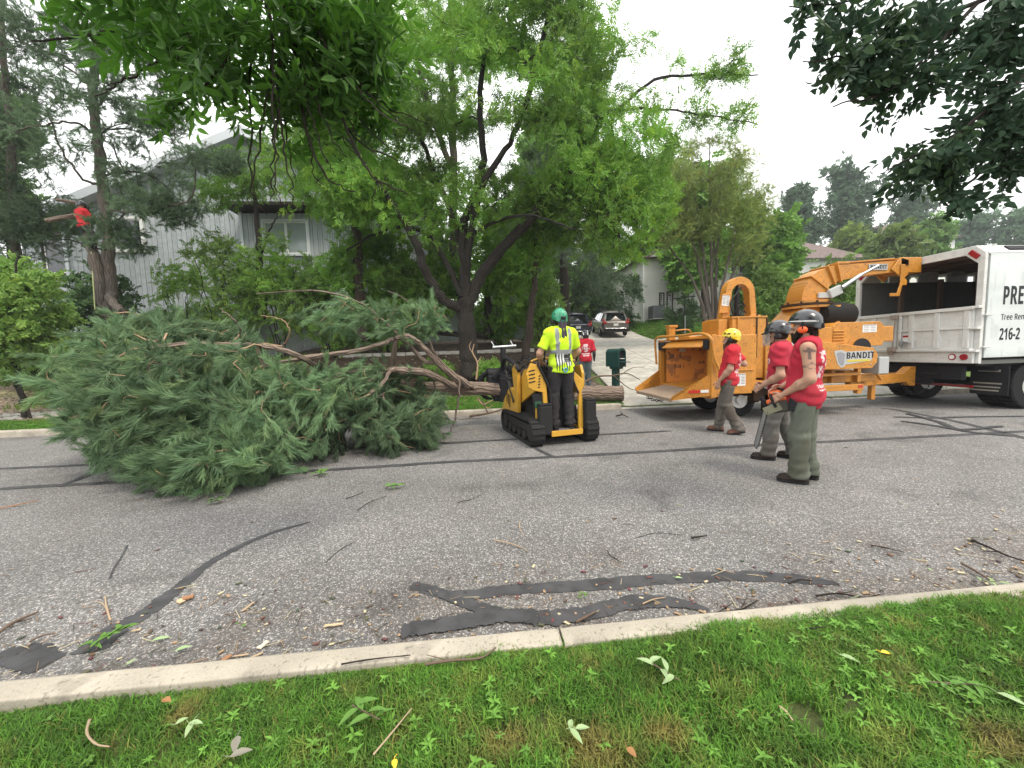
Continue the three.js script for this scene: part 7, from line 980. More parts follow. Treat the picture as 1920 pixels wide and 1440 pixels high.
// ---------------------------------------------------------------- the felled pine dragged by the loader
{
  const wp = [0, 1, 2, 3].map(() => shoot(0.26, 78, 0.125, 0.0052, 0.62, 0.004, 0.15)), b = (p, r, pow) => ({ p, r, pow, wob: 0.02 });
  const mat = leafMat(0.13, 0.218, 0.112, 0.36, 0.75);
  const limbs = [{ p: [[0.66, 0.74, -8.02], [-0.6, 0.84, -7.75], [-2.2, 0.95, -7.2], [-4.2, 1.0, -6.7], [-5.9, 1.15, -6.7], [-6.9, 1.4, -7.0]], r: [0.155, 0.012], wob: 0.01, pow: 1 },
    b(px3([[742, 635], [672, 657, 0.2], [576, 670, 0.4], [497, 685, 0.6]], -6.7), [0.045, 0.014]), b(px3([[870, 722, -1.0], [830, 690, -0.6], [790, 648, -0.2], [765, 630], [742, 635]], -6.7), [0.055, 0.045]),
    b(px3([[480, 646], [400, 644, 0.1], [344, 644, 0.2], [250, 655, 0.4]], -6.0), [0.034, 0.012]), b(px3([[600, 690, -0.6], [540, 660], [480, 646]], -6.0), [0.045, 0.035]),
    b(px3([[800, 680, -0.2], [742, 624], [716, 598], [672, 567, 0.1], [602, 546, 0.3], [480, 550, 0.5]], -7.0), [0.04, 0.01]),
    b(px3([[856, 726, -1.0], [800, 700, -0.5], [733, 694], [646, 698, 0.2], [594, 720, 0.4]], -6.6), [0.032, 0.01]), b(px3([[733, 694], [707, 730, 0.3], [664, 752, 0.5]], -6.6), [0.026, 0.009]),
    b(px3([[884, 727], [850, 700], [825, 679], [803, 640], [785, 600], [765, 566], [725, 545]], -7.55), [0.06, 0.009]),
    b(px3([[860, 712], [858, 760], [848, 800], [836, 830]], -7.5), [0.03, 0.008]), b(px3([[825, 679], [815, 720], [820, 760]], -7.4), [0.02, 0.007]), b(px3([[785, 600], [820, 575, -0.2], [838, 600, -0.2]], -7.5), [0.014, 0.005]),
    b(px3([[450, 650, -0.5], [446, 610], [428, 590, 0.1], [412, 578, 0.1]], -6.6), [0.022, 0.007]), b(px3([[300, 640, -0.4], [260, 590], [200, 588, 0.1]], -7), [0.02, 0.006]), b(px3([[530, 650, -0.3], [545, 620], [530, 600], [490, 592]], -6.9), [0.018, 0.006]), b(px3([[720, 700, -0.4], [600, 780, 0.3], [520, 820, 0.8], [430, 850, 1.2]], -6.6), [0.05, 0.012]), b(px3([[500, 700, -0.4], [380, 760, 0.3], [300, 800, 0.6]], -6.4), [0.04, 0.012])];
  const { t } = tree('felled_pine', 'large freshly felled pine lying across the road, its trunk gripped by the loader', 'pine tree', {
    bark: M.barkPale, twig: M.twigPale, geos: wp, leaf: mat, leafName: 'needles', limbs,
    blobs: [blob(420, 770, -5.8, 190, 120, 1.2, 420, { gap: 0.3, floor: 0.05 }), blob(320, 705, -6.5, 160, 95, 1.2, 380, { gap: 0.3, floor: 0.05 }), blob(580, 765, -6.3, 135, 80, 1.0, 190, { gap: 0.38, floor: 0.1 }), blob(225, 690, -7.1, 74, 56, 0.9, 115, { gap: 0.34, floor: 0.1 }), blob(730, 750, -6.8, 100, 80, 0.9, 120, { gap: 0.42, floor: 0.1 }), blob(420, 855, -5.0, 125, 46, 0.6, 180, { gap: 0.3, floor: 0.04 }), blob(770, 800, -6.3, 75, 48, 0.6, 80, { gap: 0.38, floor: 0.08 }), blob(680, 595, -7.0, 120, 36, 0.7, 40, { gap: 0.46 }), blob(300, 632, -6.9, 150, 28, 0.8, 80, { gap: 0.38 }), blob(270, 790, -6.0, 85, 60, 0.9, 130, { gap: 0.32, floor: 0.05 }), blob(800, 600, -7.4, 44, 40, 0.5, 22, { gap: 0.42 })],
    sk: { step: 0.22, rTip: 0.0052, arch: 0.04, exp: 0.4, thick: 0.022 }, lv: { per: 5, back: 0.5, jit: 0.07, spread: 0.5, droop: 0.16, bias: V(-0.45, 0, 0.12), tint: [0.35, 1.7], yellow: 0.15 } });
  t.children.forEach((c) => { if (c.name === 'trunk') c.name = 'trunk_and_boughs'; });
  const e = new THREE.CylinderGeometry(0.15, 0.15, 0.012, 20); e.applyQuaternion(new THREE.Quaternion().setFromUnitVectors(V(0, 1, 0), V(1.26, -0.1, -0.27).normalize())); part('sawn_end', e.translate(0.665, 0.74, -8.02), M.wood, t);
}
// ---------------------------------------------------------------- trees beside the camera whose boughs hang into the view
function hanging(name, label, o) {
  const t = thing(name, label, 'tree'), ends = inBlobs(o.blobs), sk = skeleton(o.limbs, [...(o.ends || []), ...ends], o.sk);
  if (sk.thick) part('trunk', sk.thick, o.bark, t); if (sk.thin) part('branches', sk.thin, o.twig, t, 'stuff');
  const all = []; for (const tip of sk.tips) for (let k = 0; k < o.per; k++) { const p = tip.p.clone().addScaledVector(tip.d, 0.03 - rnd() * o.back).add(V(gauss(), gauss(), gauss()).multiplyScalar(o.jit)), d = tip.d.clone().add(V(gauss(), gauss() - o.droop, gauss()).multiplyScalar(o.spread)); const q = p.clone().project(camera); all.push({ m: M4(p, d, rnd() * 6.28, rr(0.75, 1.2)), g: Math.floor(rnd() * o.geos.length), k: (Math.abs(q.x) < 1 && Math.abs(q.y) < 1 && q.z < 1 ? 0 : 50) + p.distanceTo(camera.position) }); }
  all.sort((a, c) => a.k - c.k); const v = o.leaf;
  all.slice(0, 300).forEach((l) => { const m = part('leaf', o.geos[l.g], v[Math.floor(rnd() * v.length)], t); m.applyMatrix4(l.m); });
  o.geos.forEach((g, i) => { const r = all.slice(300).filter((l) => l.g === i).map((l) => l.m); if (r.length) inst('leaves', g, v[0], r, t, r.map(() => { const k = rr(0.7, 1.3); return lin(k, k, k); })); });
}
{
  const z = -2.1, b = (p, r) => ({ p, r, wob: 0.012 });
  hanging('overhanging_ash', 'near leafy tree whose drooping boughs fill the upper left of the view', { bark: M.bark, twig: M.twigDark, geos: [0, 1, 2, 3].map(() => spray(7, 0.18, 0.088, 0.026, 0.85, 0.0016)), leaf: [leafMat(0.08, 0.205, 0.02, 0.55), leafMat(0.05, 0.13, 0.018, 0.45), leafMat(0.12, 0.28, 0.03, 0.55)],
    limbs: [b([[-2.7, -0.1, 1.3], [-2.65, 1.6, 1.2], [-2.5, 3.2, 0.8], [-2.0, 4.2, -0.3], [-1.3, 4.1, -1.4], [-1.05, 3.75, -2.0]], [0.2, 0.04]), b(px3([[560, -80], [600, 60], [640, 220], [700, 330], [770, 366]], z), [0.012, 0.003]), b(px3([[545, -60], [555, 100], [575, 250], [610, 330], [668, 362]], z), [0.012, 0.003]), b(px3([[500, -60], [472, 120], [468, 250], [475, 370], [500, 402]], z - 0.1), [0.009, 0.0025]), b(px3([[560, -40], [600, 130], [670, 260], [745, 300]], z - 0.1), [0.01, 0.003]), b(px3([[540, -40], [520, 140], [530, 260], [545, 350], [556, 398]], z + 0.05), [0.009, 0.0025]), b(px3([[580, -40], [640, 90], [710, 190], [800, 232]], z - 0.15), [0.009, 0.0025]), ...Array.from({ length: 12 }, (_, i) => { const f = i / 11, x0 = 500 + 110 * f + rr(-12, 12), e = [470 + 330 * f + rr(-14, 14), 400 - 150 * f + rr(-30, 20)]; return b(px3([[x0 - 20, -60], [x0, 70], [lerp(x0, e[0], 0.45), lerp(70, e[1], 0.6)], [lerp(x0, e[0], 0.8), lerp(70, e[1], 0.9)], e], z + rr(-0.2, 0.15)), [0.009, 0.0022]); }), b(px3([[480, -60], [350, 30], [200, 60], [60, 80]], z - 0.2), [0.014, 0.004]), b(px3([[450, -60], [300, 110], [230, 150], [180, 180]], z - 0.3), [0.011, 0.003]), b(px3([[500, -60], [420, 120], [330, 200], [290, 220]], z), [0.011, 0.003])],
    blobs: [blob(260, 30, z - 0.2, 150, 50, 0.3, 30, { gap: 0.3 }), blob(470, 70, z, 210, 100, 0.4, 105, { gap: 0.3 }), blob(640, 120, z - 0.1, 100, 100, 0.3, 52, { gap: 0.3 }), blob(350, 205, z, 46, 24, 0.15, 5, { gap: 0.3 }), blob(530, 225, z - 0.1, 80, 40, 0.2, 9, { gap: 0.32 }), blob(150, 0, z - 0.3, 130, 30, 0.2, 8, { gap: 0.3 }), blob(700, 60, z, 60, 90, 0.2, 18, { gap: 0.3 })], sk: { step: 0.12, rTip: 0.0016, arch: -0.05, thick: 0.03 }, per: 3, back: 0.22, jit: 0.04, spread: 0.5, droop: 0.35 });
  const z2 = -2.3;
  hanging('overhanging_beech', 'near dark-leaved tree whose boughs hang into the upper right corner', { bark: M.barkDark, twig: M.twigDark, geos: [0, 1, 2].map(() => spray(6, 0.14, 0.06, 0.034, 0.8, 0.0013)), leaf: [leafMat(0.045, 0.09, 0.048, 0.32), leafMat(0.065, 0.12, 0.05, 0.38), leafMat(0.035, 0.075, 0.042, 0.28)],
    limbs: [b([[3.9, -0.1, 1.5], [3.9, 2, 1.4], [3.8, 3.6, 0.9], [3.5, 4.3, -0.4], [3.2, 4.2, -1.6], [3.0, 3.9, -2.2]], [0.22, 0.05]), b(px3([[1960, -60], [1800, 20], [1650, 90], [1500, 120]], z2), [0.02, 0.004]), b(px3([[1900, -60], [1760, 80], [1660, 170], [1560, 200]], z2), [0.016, 0.004]), b(px3([[2000, 60], [1880, 180], [1780, 260], [1660, 320]], z2 + 0.1), [0.018, 0.004]), b(px3([[2000, 120], [1900, 260], [1820, 340], [1770, 380]], z2), [0.016, 0.004]), b(px3([[1800, -60], [1640, 0], [1480, 10]], z2), [0.01, 0.003])],
    blobs: [blob(1630, 90, z2, 125, 70, 0.25, 46, { gap: 0.42 }), blob(1690, 160, z2, 90, 34, 0.2, 18, { gap: 0.4 }), blob(1800, 45, z2 - 0.1, 120, 45, 0.25, 28, { gap: 0.42 }), blob(1880, 210, z2 + 0.1, 70, 60, 0.25, 28, { gap: 0.4 }), blob(1750, 310, z2, 90, 40, 0.2, 32, { gap: 0.4 }), blob(1550, 6, z2, 80, 20, 0.12, 9, { gap: 0.3 }), blob(1890, 110, z2, 46, 50, 0.2, 18, { gap: 0.36 }), blob(1800, 375, z2, 36, 20, 0.1, 5, { gap: 0.25 }), blob(1900, 300, z2, 50, 50, 0.2, 18, { gap: 0.34 }), blob(1900, 20, z2, 60, 30, 0.2, 10, { gap: 0.3 })], sk: { step: 0.1, rTip: 0.0014, arch: -0.02, thick: 0.03 }, per: 4, back: 0.2, jit: 0.035, spread: 0.5, droop: 0.3 });
}
// ---------------------------------------------------------------- grass, weeds
function tuft(n, h, w, sp) { const p = []; for (let i = 0; i < n; i++) { const a = rnd() * 6.28, r = sp * Math.sqrt(rnd()), x = Math.cos(a) * r, z = Math.sin(a) * r, l = h * rr(0.55, 1.15), b = rnd() * 6.28, lean = l * rr(0.15, 0.75), dx = Math.cos(b), dz = Math.sin(b), sx = -dz * w / 2, sz = dx * w / 2, m = [x + dx * lean * 0.35, l * 0.6, z + dz * lean * 0.35], t = [x + dx * lean, l * (1 - 0.25 * lean / l), z + dz * lean]; p.push(x - sx, 0, z - sz, x + sx, 0, z + sz, m[0] + sx * 0.8, m[1], m[2] + sz * 0.8, x - sx, 0, z - sz, m[0] + sx * 0.8, m[1], m[2] + sz * 0.8, m[0] - sx * 0.8, m[1], m[2] - sz * 0.8, m[0] - sx * 0.8, m[1], m[2] - sz * 0.8, m[0] + sx * 0.8, m[1], m[2] + sz * 0.8, ...t); } const g = new THREE.BufferGeometry(); g.setAttribute('position', new THREE.Float32BufferAttribute(p, 3)); g.computeVertexNormals(); return g; }
const grassMat = leafMat(0.15, 0.3, 0.04, 0.4, 0.8);
function sow(name, geos, n, f, label) { const per = geos.map(() => []), col = geos.map(() => []); for (let i = 0; i < n; i++) { const q = f(); if (!q) continue; const g = Math.floor(rnd() * geos.length), m = new THREE.Matrix4().makeRotationFromEuler(new THREE.Euler(gauss() * 0.2, rnd() * 6.28, gauss() * 0.2)).scale(V(q.s, q.s * (q.h || 1), q.s)).setPosition(q.x, q.y, q.z); per[g].push(m); col[g].push(lin(...q.c)); } const o = new THREE.Group(); o.name = numbered(name); scene.add(o); tag(o, label, 'grass', null, 'stuff'); geos.forEach((g, i) => { if (per[i].length) inst('blades', g, grassMat, per[i], o, col[i], null); }); return o; }
{
  const near = [0, 1, 2, 3].map(() => tuft(11, 0.062, 0.0036, 0.028)), hue = (x, z, dry = 0) => { const n = fbm(x * 4, z * 4, 3), d = clamp((dry === 1 ? dryAt(x, z) : 0) + (rnd() < 0.07 ? 0.8 : 0), 0, 1), k = rr(0.5, 1.25) * lerp(0.65, 1.3, n); return [lerp(0.85, 2.1, d) * k, lerp(1, 0.95, d) * k, lerp(0.8, 1.9, d) * k]; };
  sow('grass', near, 42000, () => { const x = rr(-3.4, 4.6), z = lerp(-1.715, -0.5, Math.pow(rnd(), 1.15)); if (bareAt(x, z) || rnd() < 0.55 * sstep(0.5, 0.75, fbm(x * 5 + 8, z * 5, 3))) return null; return { x, z, y: 0.088 + 0.035 * fbm(x * 2.5, z * 2.5, 3) + 0.03 * Math.sin(x * 0.7), s: rr(0.7, 1.25), h: lerp(0.6, 1.2, fbm(x * 1.8, z * 2.2 + 9, 2)) * (z < -1.62 ? 0.6 : 1), c: hue(x, z, 1) }; }, 'unmown green grass with dry patches along the near kerb');
  const weed = [0, 1, 2].map(() => { const gs = []; for (let i = 0; i < 7; i++) { const a = i * 2.4, el = rr(0.25, 0.8); gs.push(leafGeo(rr(0.035, 0.06), rr(0.014, 0.024), 0.2, 0.4).applyMatrix4(M4(V(0, 0.01 + 0.012 * i * rnd(), 0), V(Math.cos(a), el, Math.sin(a)), rr(-0.3, 0.3)))); } return merge(gs); });
  const w = sow('weeds', weed, 1200, () => { const x = rr(-3.4, 4.6), z = rr(-1.64, -0.55), n = fbm(x * 2.2 + 31, z * 2.2, 3); if (n < 0.5 - 0.05 * x && rnd() > 0.25) return null; const k = rr(0.8, 1.5); return { x, z, y: 0.115 + 0.035 * fbm(x * 2.5, z * 2.5, 3) + 0.03 * Math.sin(x * 0.7), s: rr(0.28, 0.62), c: [k * 0.95, k * 1.0, k * 1.1] }; }, 'small broad-leaved weeds growing through the near grass'); w.userData.category = 'weeds';
  const far = [0, 1, 2].map(() => tuft(12, 0.085, 0.011, 0.09));
  sow('grass', far, 9000, () => { const x = rr(-22, 3.7), z = -9.5 - rnd() * lerp(1.1, 1.35, rnd()); return { x, z, y: land(x, z) - 0.01, s: rr(0.7, 1.1), h: 0.8, c: hue(x, z, 0.25) }; }, 'bright green strip of grass along the far kerb');
  sow('grass', far, 1600, () => { const x = rr(11.6, 30), z = -9.6 - rnd() * 4; return { x, z, y: land(x, z) - 0.01, s: rr(0.8, 1.3), h: 0.9, c: hue(x, z, 0.1) }; }, 'green grass beyond the driveway behind the truck');
  sow('grass', [0, 1].map(() => tuft(14, 0.09, 0.02, 0.16)), 9000, () => { const t = rr(13.6, 26), x = rr(11.2, 24), z = -9.45 - t; if (x < driveLeft(t) + 5.8) return null; if (t < 14.4 && x < 16.8) return null; return { x, z, y: land(x, z), s: rr(0.8, 1.3), h: 0.8, c: hue(x, z, 0.1) }; }, 'sunlit green lawn rising behind the wood chipper');
  sow('ground_cover', [0, 1].map(() => tuft(12, 0.16, 0.016, 0.14)), 1100, () => { const x = rr(-13.5, -6), t = rr(2.8, 5.2), z = -9.45 - t; if (rnd() > fbm(x, z, 2) + 0.1) return null; return { x, z, y: land(x, z), s: rr(0.8, 1.5), c: [1.4 * rr(0.7, 1.3), 1.1 * rr(0.8, 1.2), 0.8] }; }, 'yellow-green ground cover around the left boulders').userData.category = 'ground cover';
}
// ---------------------------------------------------------------- twigs, leaves and chips on the road, kerb and grass
{
  const onRoad = (px, py, y = 0.012) => { const p = atY(px, py, y); return [p.x, y, p.z]; };
  const stick = (label, pts, r, mat = M.twig, y = 0.012) => { const o = thing('twig', label, 'twig', [0, 0, 0]), P = curve(pts.map(([a, b], i) => { const q = onRoad(a, b, y + r); q[1] += (i % 2) * r * 0.8; return q; }), pts.length * 4); part('stem', tube(P, P.map((_, i) => r * (1 - 0.45 * i / P.length) * (0.85 + 0.3 * hash2(i, P.length))), 5, 0.1), mat, o); return o; };
  const fork = (o, pts, r, mat = M.twig, y = 0.012) => part('side_shoot', tube(curve(pts.map(([a, b]) => onRoad(a, b, y + r)), 6), [r, r, r * 0.9, r * 0.8, r * 0.7, r * 0.6, r * 0.5], 4), mat, o);
  const paleM = std(0.38, 0.28, 0.18, 0.85), barkR = std(0.3, 0.15, 0.075, 0.9);
  let k = stick('thick brown stick at the left edge of the road beside the dark wet patch', [[-20, 1200], [25, 1170], [72, 1147]], 0.011); fork(k, [[30, 1166], [60, 1160]], 0.006);
  stick('thin brown stick just right of the thick stick at the left road edge', [[55, 1203], [80, 1193], [105, 1187]], 0.006); k = stick('upright forked pale twig beside the curved tar line', [[207, 1163], [200, 1140], [197, 1118]], 0.007, paleM); fork(k, [[204, 1150], [190, 1130], [178, 1128]], 0.004, paleM);
  stick('pale bent twig with a torn end on open asphalt in mid road', [[928, 1013], [950, 1018], [975, 1025], [990, 1034]], 0.006, paleM); stick('small curved pale twig above the bent twig in mid road', [[975, 978], [974, 990], [980, 1000]], 0.005, paleM); stick('short thick dark stick lying alone on open asphalt', [[1296, 1008], [1326, 1006]], 0.009, M.twigDark); k = stick('dark hooked twig above the upper tar band', [[1138, 1032], [1145, 1043], [1165, 1054]], 0.004, M.twigDark); fork(k, [[1145, 1043], [1158, 1048]], 0.003, M.twigDark);
  k = stick('long dark branch at the right edge of the road, the farther one', [[1822, 1013], [1850, 1026], [1890, 1042], [1935, 1058]], 0.009, M.twigDark); fork(k, [[1850, 1026], [1820, 1008]], 0.005, M.twigDark); fork(k, [[1870, 1034], [1840, 1034]], 0.004, M.twigDark); k = stick('long dark branch at the right road edge, just above the kerb', [[1803, 1056], [1830, 1073], [1872, 1098]], 0.009, M.twig); fork(k, [[1830, 1073], [1868, 1088]], 0.005);
  stick('straight dark twig on the asphalt below the man with the chainsaw', [[1633, 1022], [1660, 1028], [1697, 1036]], 0.005, M.twigDark); stick('thin dark twig near the far end of the upper tar band', [[1478, 1094], [1500, 1088], [1522, 1089]], 0.006, M.twigDark); stick('small dark twig on open asphalt right of the pine', [[858, 942], [880, 938], [902, 928]], 0.005, M.twigDark); stick('curved dark twig between the pine and the loose green sprig', [[670, 957], [690, 944], [724, 930]], 0.005, M.twigDark); stick('short dark twig on the asphalt beneath the felled pine', [[648, 935], [665, 930], [682, 922]], 0.005, M.twigDark); stick('long thin bark strip at the far left of the road below the pine', [[-10, 955], [30, 948], [72, 938]], 0.008, barkR);
  k = stick('pale forked twig lying over the lower tar band', [[1205, 1132], [1225, 1125], [1248, 1120]], 0.005, paleM); fork(k, [[1225, 1125], [1240, 1132]], 0.003, paleM); k = stick('thick pale-green stick leaning to the kerb right of the tar bands', [[1565, 1142], [1590, 1128], [1612, 1116]], 0.009, std(0.2, 0.22, 0.14, 0.8)); stick('dark stick lying against the end of the lower tar band', [[1080, 1166], [1100, 1158], [1118, 1146]], 0.009, M.twig); k = stick('tangled dark branch in the gutter near the end of the tar bands', [[1300, 1162], [1340, 1152], [1390, 1142], [1420, 1128]], 0.007, M.twigDark); fork(k, [[1340, 1152], [1375, 1130]], 0.004, M.twigDark); fork(k, [[1370, 1146], [1450, 1150]], 0.004, M.twigDark); fork(k, [[1390, 1142], [1400, 1120]], 0.003, M.twigDark);
  k = stick('dark branch in the gutter right of the tangled branch', [[1530, 1117], [1570, 1114], [1620, 1120], [1650, 1116]], 0.006, M.twigDark); fork(k, [[1570, 1114], [1600, 1108]], 0.004, M.twigDark);
  k = stick('dark curved branch resting across the near kerb and grass', [[798, 1245], [850, 1240], [905, 1232], [930, 1216]], 0.007, M.twig, 0.15); fork(k, [[850, 1240], [800, 1228]], 0.004, M.twig, 0.15); stick('thin dark twig lying along the kerb left of the curved branch', [[640, 1245], [690, 1238], [770, 1228]], 0.004, M.twigDark, 0.15); stick('fine dark twig lying across the kerb right of its joint', [[1500, 1180], [1530, 1178], [1565, 1174]], 0.004, M.twigDark, 0.15); stick('thin reddish twig across the kerb near its right end', [[1705, 1150], [1740, 1157], [1800, 1156]], 0.004, M.twig, 0.15);
  stick('pale curved twig lying in the grass near the left corner', [[168, 1350], [163, 1375], [180, 1395], [206, 1402]], 0.005, paleM, 0.17); stick('long pale stem lying in the middle of the grass', [[700, 1415], [735, 1375], [772, 1328]], 0.004, paleM, 0.17); stick('pale broken stick in the bare patch of grass', [[1462, 1325], [1475, 1338], [1487, 1352]], 0.006, paleM, 0.16);
  // loose leaves and leafy sprigs
  const LG = std(0.26, 0.36, 0.17, 0.7, 0, { side: THREE.DoubleSide }), YL = std(0.75, 0.5, 0.03, 0.6, 0, { side: THREE.DoubleSide }), GL = leafMat(0.13, 0.27, 0.05, 0.3), BL = std(0.28, 0.14, 0.05, 0.8, 0, { side: THREE.DoubleSide }), DL = std(0.2, 0.19, 0.15, 0.8, 0, { side: THREE.DoubleSide });
  const leaf = (label, px, py, L, w, a, mat, y = 0.02) => { const p = onRoad(px, py, y), o = thing('loose_leaf', label, 'leaf', p, a); part('blade', leafGeo(L, w, 0.22, 0.08).translate(0, 0, -L / 2), mat, o); part('stalk', bar([0, 0.002, -L / 2], [0.01, 0.004, -L * 0.75], 0.0014, 0.001, 4), mat, o); };
  const sprig = (label, px, py, n, L, mat, y = 0.02, s = 1) => { const p = onRoad(px, py, y), o = thing('leafy_sprig', label, 'leafy sprig', p, rnd() * 6); part('stem', bar([0, 0.01, -0.06 * s], [0, 0.03, 0.1 * s], 0.003, 0.002, 5), M.twig, o); for (let i = 0; i < n; i++) { const a = i * 2.4 + rnd(); part('leaf', leafGeo(L * rr(0.8, 1.2), L * 0.34, 0.25, 0.3), mat, o).applyMatrix4(M4(V(0, 0.02, lerp(-0.04, 0.09, i / n) * s), V(Math.cos(a), rr(0.05, 0.6), Math.sin(a)), rr(-0.4, 0.4))); } };
  leaf('pale green leaf on the asphalt left of the kerb, the upper of two', 302, 1197, 0.085, 0.032, 1.9, LG); leaf('pale green leaf on the asphalt near the kerb, the lower of two', 344, 1215, 0.075, 0.03, 2.1, LG); leaf('small white-backed leaf lying on the upper tar band', 1273, 1083, 0.05, 0.022, 1.4, LG, 0.02); leaf('yellow leaf lying on the near kerb', 1358, 1189, 0.035, 0.022, 0.3, YL, 0.15); leaf('yellow leaf in the grass at the right', 1662, 1224, 0.045, 0.024, 1.3, YL, 0.17); leaf('pale leaf standing out in the grass left of the yellow leaf', 1594, 1234, 0.075, 0.026, 0.8, LG, 0.17); leaf('green leaf in the gutter beside the tangled branch', 1352, 1158, 0.045, 0.024, 0.2, GL); leaf('brown curled leaf on the grass near the kerb at left', 312, 1313, 0.045, 0.028, 1.3, BL, 0.17); leaf('rusty leaf in the dry grass at bottom centre', 1184, 1410, 0.04, 0.026, 0.6, BL, 0.17); leaf('yellow petal-like leaf at the bottom edge of the grass', 740, 1432, 0.035, 0.02, 0.3, YL, 0.17); leaf('pale leaf at the right edge of the grass', 1900, 1311, 0.08, 0.03, 0.6, LG, 0.17); leaf('tiny pale leaf on the road at right', 1744, 1068, 0.03, 0.02, 0.3, LG);
  for (const [i, a, m] of [[0, 0.2, LG], [1, 1.5, LG], [2, 2.4, LG]]) leaf(['pale leaf of the trio in the left grass, lying lowest', 'pale leaf of the trio in the left grass, pointing right', 'pale leaf of the trio in the left grass, the short upper one'][i], 355 + [0, 12, -14][i], 1357 + [8, -2, -6][i], [0.07, 0.055, 0.04][i], 0.022, a, m, 0.18); for (const [i, a] of [[0, 0.5], [1, 1.6], [2, 2.7]]) leaf(['largest pale leaf of the trio in the middle of the grass', 'right-hand slim leaf of the trio in the middle of the grass', 'small upper leaf of the trio in the middle of the grass'][i], 1076 + [4, 16, -6][i], 1366 + [12, -2, -10][i], [0.07, 0.055, 0.04][i], 0.022, a, LG, 0.18); for (const [i, a] of [[0, 0.4], [1, 1.9]]) leaf(['dull grey leaf near the bottom edge left of centre', 'second dull grey leaf just below the first at the bottom edge'][i], 442 + i * 10, 1395 + i * 16, 0.07, 0.03, a, DL, 0.18);
  sprig('bright green leafy sprig on the asphalt at the left gutter', 192, 1205, 16, 0.07, GL, 0.025, 1.2); sprig('loose green sprig on the open road right of the felled pine', 735, 914, 9, 0.1, GL, 0.02, 1.2); sprig('green sprig at the right foot of the felled pine, nearer the pine', 566, 884, 8, 0.12, GL, 0.02, 1.2); sprig('green sprig at the foot of the felled pine, the right one', 600, 889, 9, 0.12, GL, 0.02, 1.3); sprig('small green sprig lying on the tar bands', 1094, 1120, 6, 0.035, GL, 0.02, 0.6); sprig('green sprig under the front of the felled pine', 405, 941, 8, 0.09, GL, 0.02); sprig('pale sprig on the road near the right branches', 1850, 1096, 7, 0.05, LG, 0.02, 0.7); sprig('large pale weed sprig in the right-hand grass', 1800, 1290, 12, 0.06, GL, 0.17, 1.2); sprig('limp green leaves lying in the grass left of centre', 680, 1340, 6, 0.08, GL, 0.16); sprig('limp green leaves lying in the grass just below the kerb', 1245, 1265, 5, 0.07, LG, 0.16); sprig('green leaf bunch between the twigs in the left gutter', 458, 1178, 4, 0.03, GL, 0.02, 0.5); leaf('little yellow leaf on the road beside the felled pine', 805, 817, 0.06, 0.04, 0.5, YL); leaf('torn pale leaf in the gutter at left', 247, 1240, 0.05, 0.02, 2.8, LG);
  // chips of wood and bark big enough to see
  const chip = (label, px, py, L, w, a, mat, y = 0.012) => { const o = thing('wood_chip', label, 'wood chip', onRoad(px, py, y), a), n = 6, P = []; for (let i = 0; i < n; i++) P.push([(i / (n - 1) - 0.5) * L, w * (0.3 + 0.3 * rnd())]); for (let i = n - 1; i >= 0; i--) P.push([(i / (n - 1) - 0.5) * L + rr(-0.1, 0.1) * w, -w * (0.3 + 0.3 * rnd())]); part('chip', rotG(plate(P, w * 0.25, 0.001), -Math.PI / 2 + rr(-0.15, 0.15), 0, rr(-0.2, 0.2)), mat, o); };
  chip('pale wood sliver lying in the gutter left of the tar bands', 626, 1172, 0.1, 0.022, 0, M.wood); chip('orange bark chip beside the curved tar line', 352, 1122, 0.06, 0.045, 0.5, barkR); chip('pale wood flake on top of the orange bark chip', 338, 1128, 0.05, 0.03, -0.4, M.wood, 0.02); chip('long pale bark strip standing in the left gutter litter', 465, 1138, 0.09, 0.018, 1.2, paleM); chip('whitish wood flake near the kerb at left', 494, 1210, 0.055, 0.03, 1.3, std(0.62, 0.55, 0.42, 0.8)); chip('pale stick-like chip close to the kerb at left', 474, 1232, 0.09, 0.014, 0.6, paleM); chip('brown bark chip beside the kerb left of centre', 424, 1236, 0.05, 0.03, 1.1, barkR); chip('pale chip at the kerb right of its joint', 1042, 1184, 0.055, 0.014, -0.4, M.wood); chip('pale chip near the sprig in the left gutter', 255, 1182, 0.04, 0.016, 0.2, M.wood); chip('light brown chip lying against the kerb', 452, 1229, 0.07, 0.013, 0.1, paleM);
  // fine litter that nobody could count
  const lg = [bar([-0.03, 0, 0], [0.03, 0.004, 0.006], 0.002, 0.0015, 4), bar([-0.05, 0, 0], [0.05, 0.006, -0.02], 0.0022, 0.0012, 4), rotG(plate([[-0.015, -0.006], [0.012, -0.008], [0.018, 0.004], [-0.01, 0.008]], 0.004, 0.0008), -1.57, 0, 0), rotG(plate([[-0.008, -0.006], [0.008, -0.005], [0.006, 0.007], [-0.007, 0.005]], 0.005, 0.001), -1.57, 0, 0)].map((g) => g.index ? g.toNonIndexed() : g);
  const o = new THREE.Group(); o.name = 'litter'; scene.add(o); tag(o, 'scatter of fine twigs, bark and wood chips in the near gutter', 'litter', null, 'stuff'); const ms = lg.map(() => []), cs = lg.map(() => []);
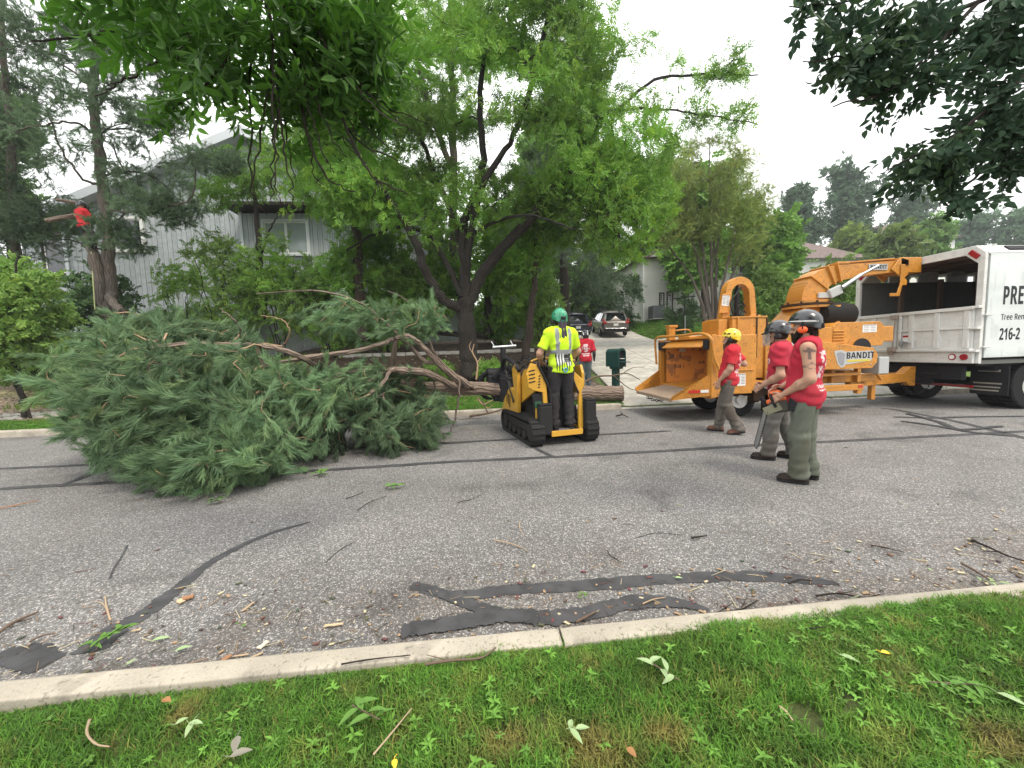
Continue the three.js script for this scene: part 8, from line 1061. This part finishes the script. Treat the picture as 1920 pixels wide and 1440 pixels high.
  for (let i = 0; i < 2400; i++) { const x = rr(-6, 7), dens = fbm(x * 1.3, 4, 3), u = Math.pow(rnd(), 2.6 - dens), z = -1.88 - u * (i % 9 === 0 ? 5.5 : 0.75) * lerp(0.6, 1.4, dens), g = Math.floor(rnd() * 4), k = rnd(); ms[g].push(new THREE.Matrix4().makeRotationFromEuler(new THREE.Euler(gauss() * 0.15, rnd() * 6.28, gauss() * 0.15)).scale(V(1, 1, 1).multiplyScalar(rr(0.4, 1.3))).setPosition(x, 0.006, z)); cs[g].push(k < 0.55 ? lin(0.1 * rr(0.5, 1.5), 0.065 * rr(0.6, 1.4), 0.045) : k < 0.8 ? lin(0.32, 0.22, 0.13) : lin(0.48, 0.42, 0.27)); }
  lg.forEach((g, i) => inst('debris', g, std(1, 1, 1, 0.9), ms[i], o, cs[i], null));
  const o2 = new THREE.Group(); o2.name = 'mulch_litter'; scene.add(o2); tag(o2, 'dead leaves, sticks and chips covering the planting beds and verge', 'litter', null, 'stuff'); const m2 = lg.map(() => []), c2 = lg.map(() => []);
  for (let i = 0; i < 9000; i++) { const x = rr(-15, 3.6), t = rr(0.6, 6), z = -9.45 - t, g = Math.floor(rnd() * 4); if (t < 1.3 && rnd() > 0.12) continue; m2[g].push(new THREE.Matrix4().makeRotationFromEuler(new THREE.Euler(gauss() * 0.3, rnd() * 6.28, gauss() * 0.3)).scale(V(1, 1, 1).multiplyScalar(rr(1, 3.2))).setPosition(x, land(x, z) + 0.015, z)); const k = rr(0.4, 1.4), pale = rnd() < (x < -8 && t < 3.4 ? 0.5 : 0.14); c2[g].push(pale ? lin(0.4 * k, 0.32 * k, 0.22 * k) : lin(0.1 * k, 0.065 * k, 0.042 * k)); }
  lg.forEach((g, i) => inst('debris', g, std(1, 1, 1, 0.9), m2[i], o2, c2[i], null));
  // broken boughs lying about the loader
  const bough = (label, list, mat) => { const o = thing('broken_branch', label, 'branch', [0, 0, 0]); list.forEach(([pts, z, r], i) => { const P = curve(px3(pts, z), pts.length * 4); part(i ? 'side_branch' : 'stem', tube(P, P.map((_, j) => r * (1 - 0.7 * j / P.length)), 6, 0.1), mat, o); }); };
  bough('long bare branch on the stones reaching past the mailbox to the chipper tray', [[[[1096, 716], [1120, 706], [1150, 704], [1175, 700], [1200, 712]], -10.15, 0.03], [[[1150, 704], [1180, 728], [1200, 733]], -10.15, 0.016], [[[1165, 702], [1185, 690], [1210, 688]], -10.2, 0.012]], M.twig); bough('thin dark twig with side shoots lying on the road right of the loader', [[[[1155, 780], [1168, 778], [1182, 785]], -8.15, 0.018], [[[1168, 778], [1163, 771]], -8.15, 0.01], [[[1160, 780], [1166, 774]], -8.1, 0.008]], M.twigDark); bough('dead branch lying along the far kerb left of the loader', [[[[880, 780], [915, 775], [945, 765], [955, 752]], -8.9, 0.03], [[[915, 775], [905, 755], [892, 742]], -8.9, 0.018], [[[900, 777], [870, 786], [850, 784]], -8.8, 0.012]], M.twig); bough('pale bent branch standing in the grass behind the pine butt', [[[[893, 712], [895, 680], [886, 660], [889, 645]], -10.2, 0.025], [[[895, 680], [903, 668]], -10.2, 0.014], [[[888, 665], [880, 650], [884, 640]], -10.2, 0.012]], M.twigPale); bough('bare branch lying on the far verge under the pine trunk', [[[[895, 745], [905, 758], [920, 752], [935, 745]], -9.3, 0.02], [[[905, 758], [915, 765], [925, 758]], -9.3, 0.012]], M.twigPale);
}
renderer.render(scene, camera);
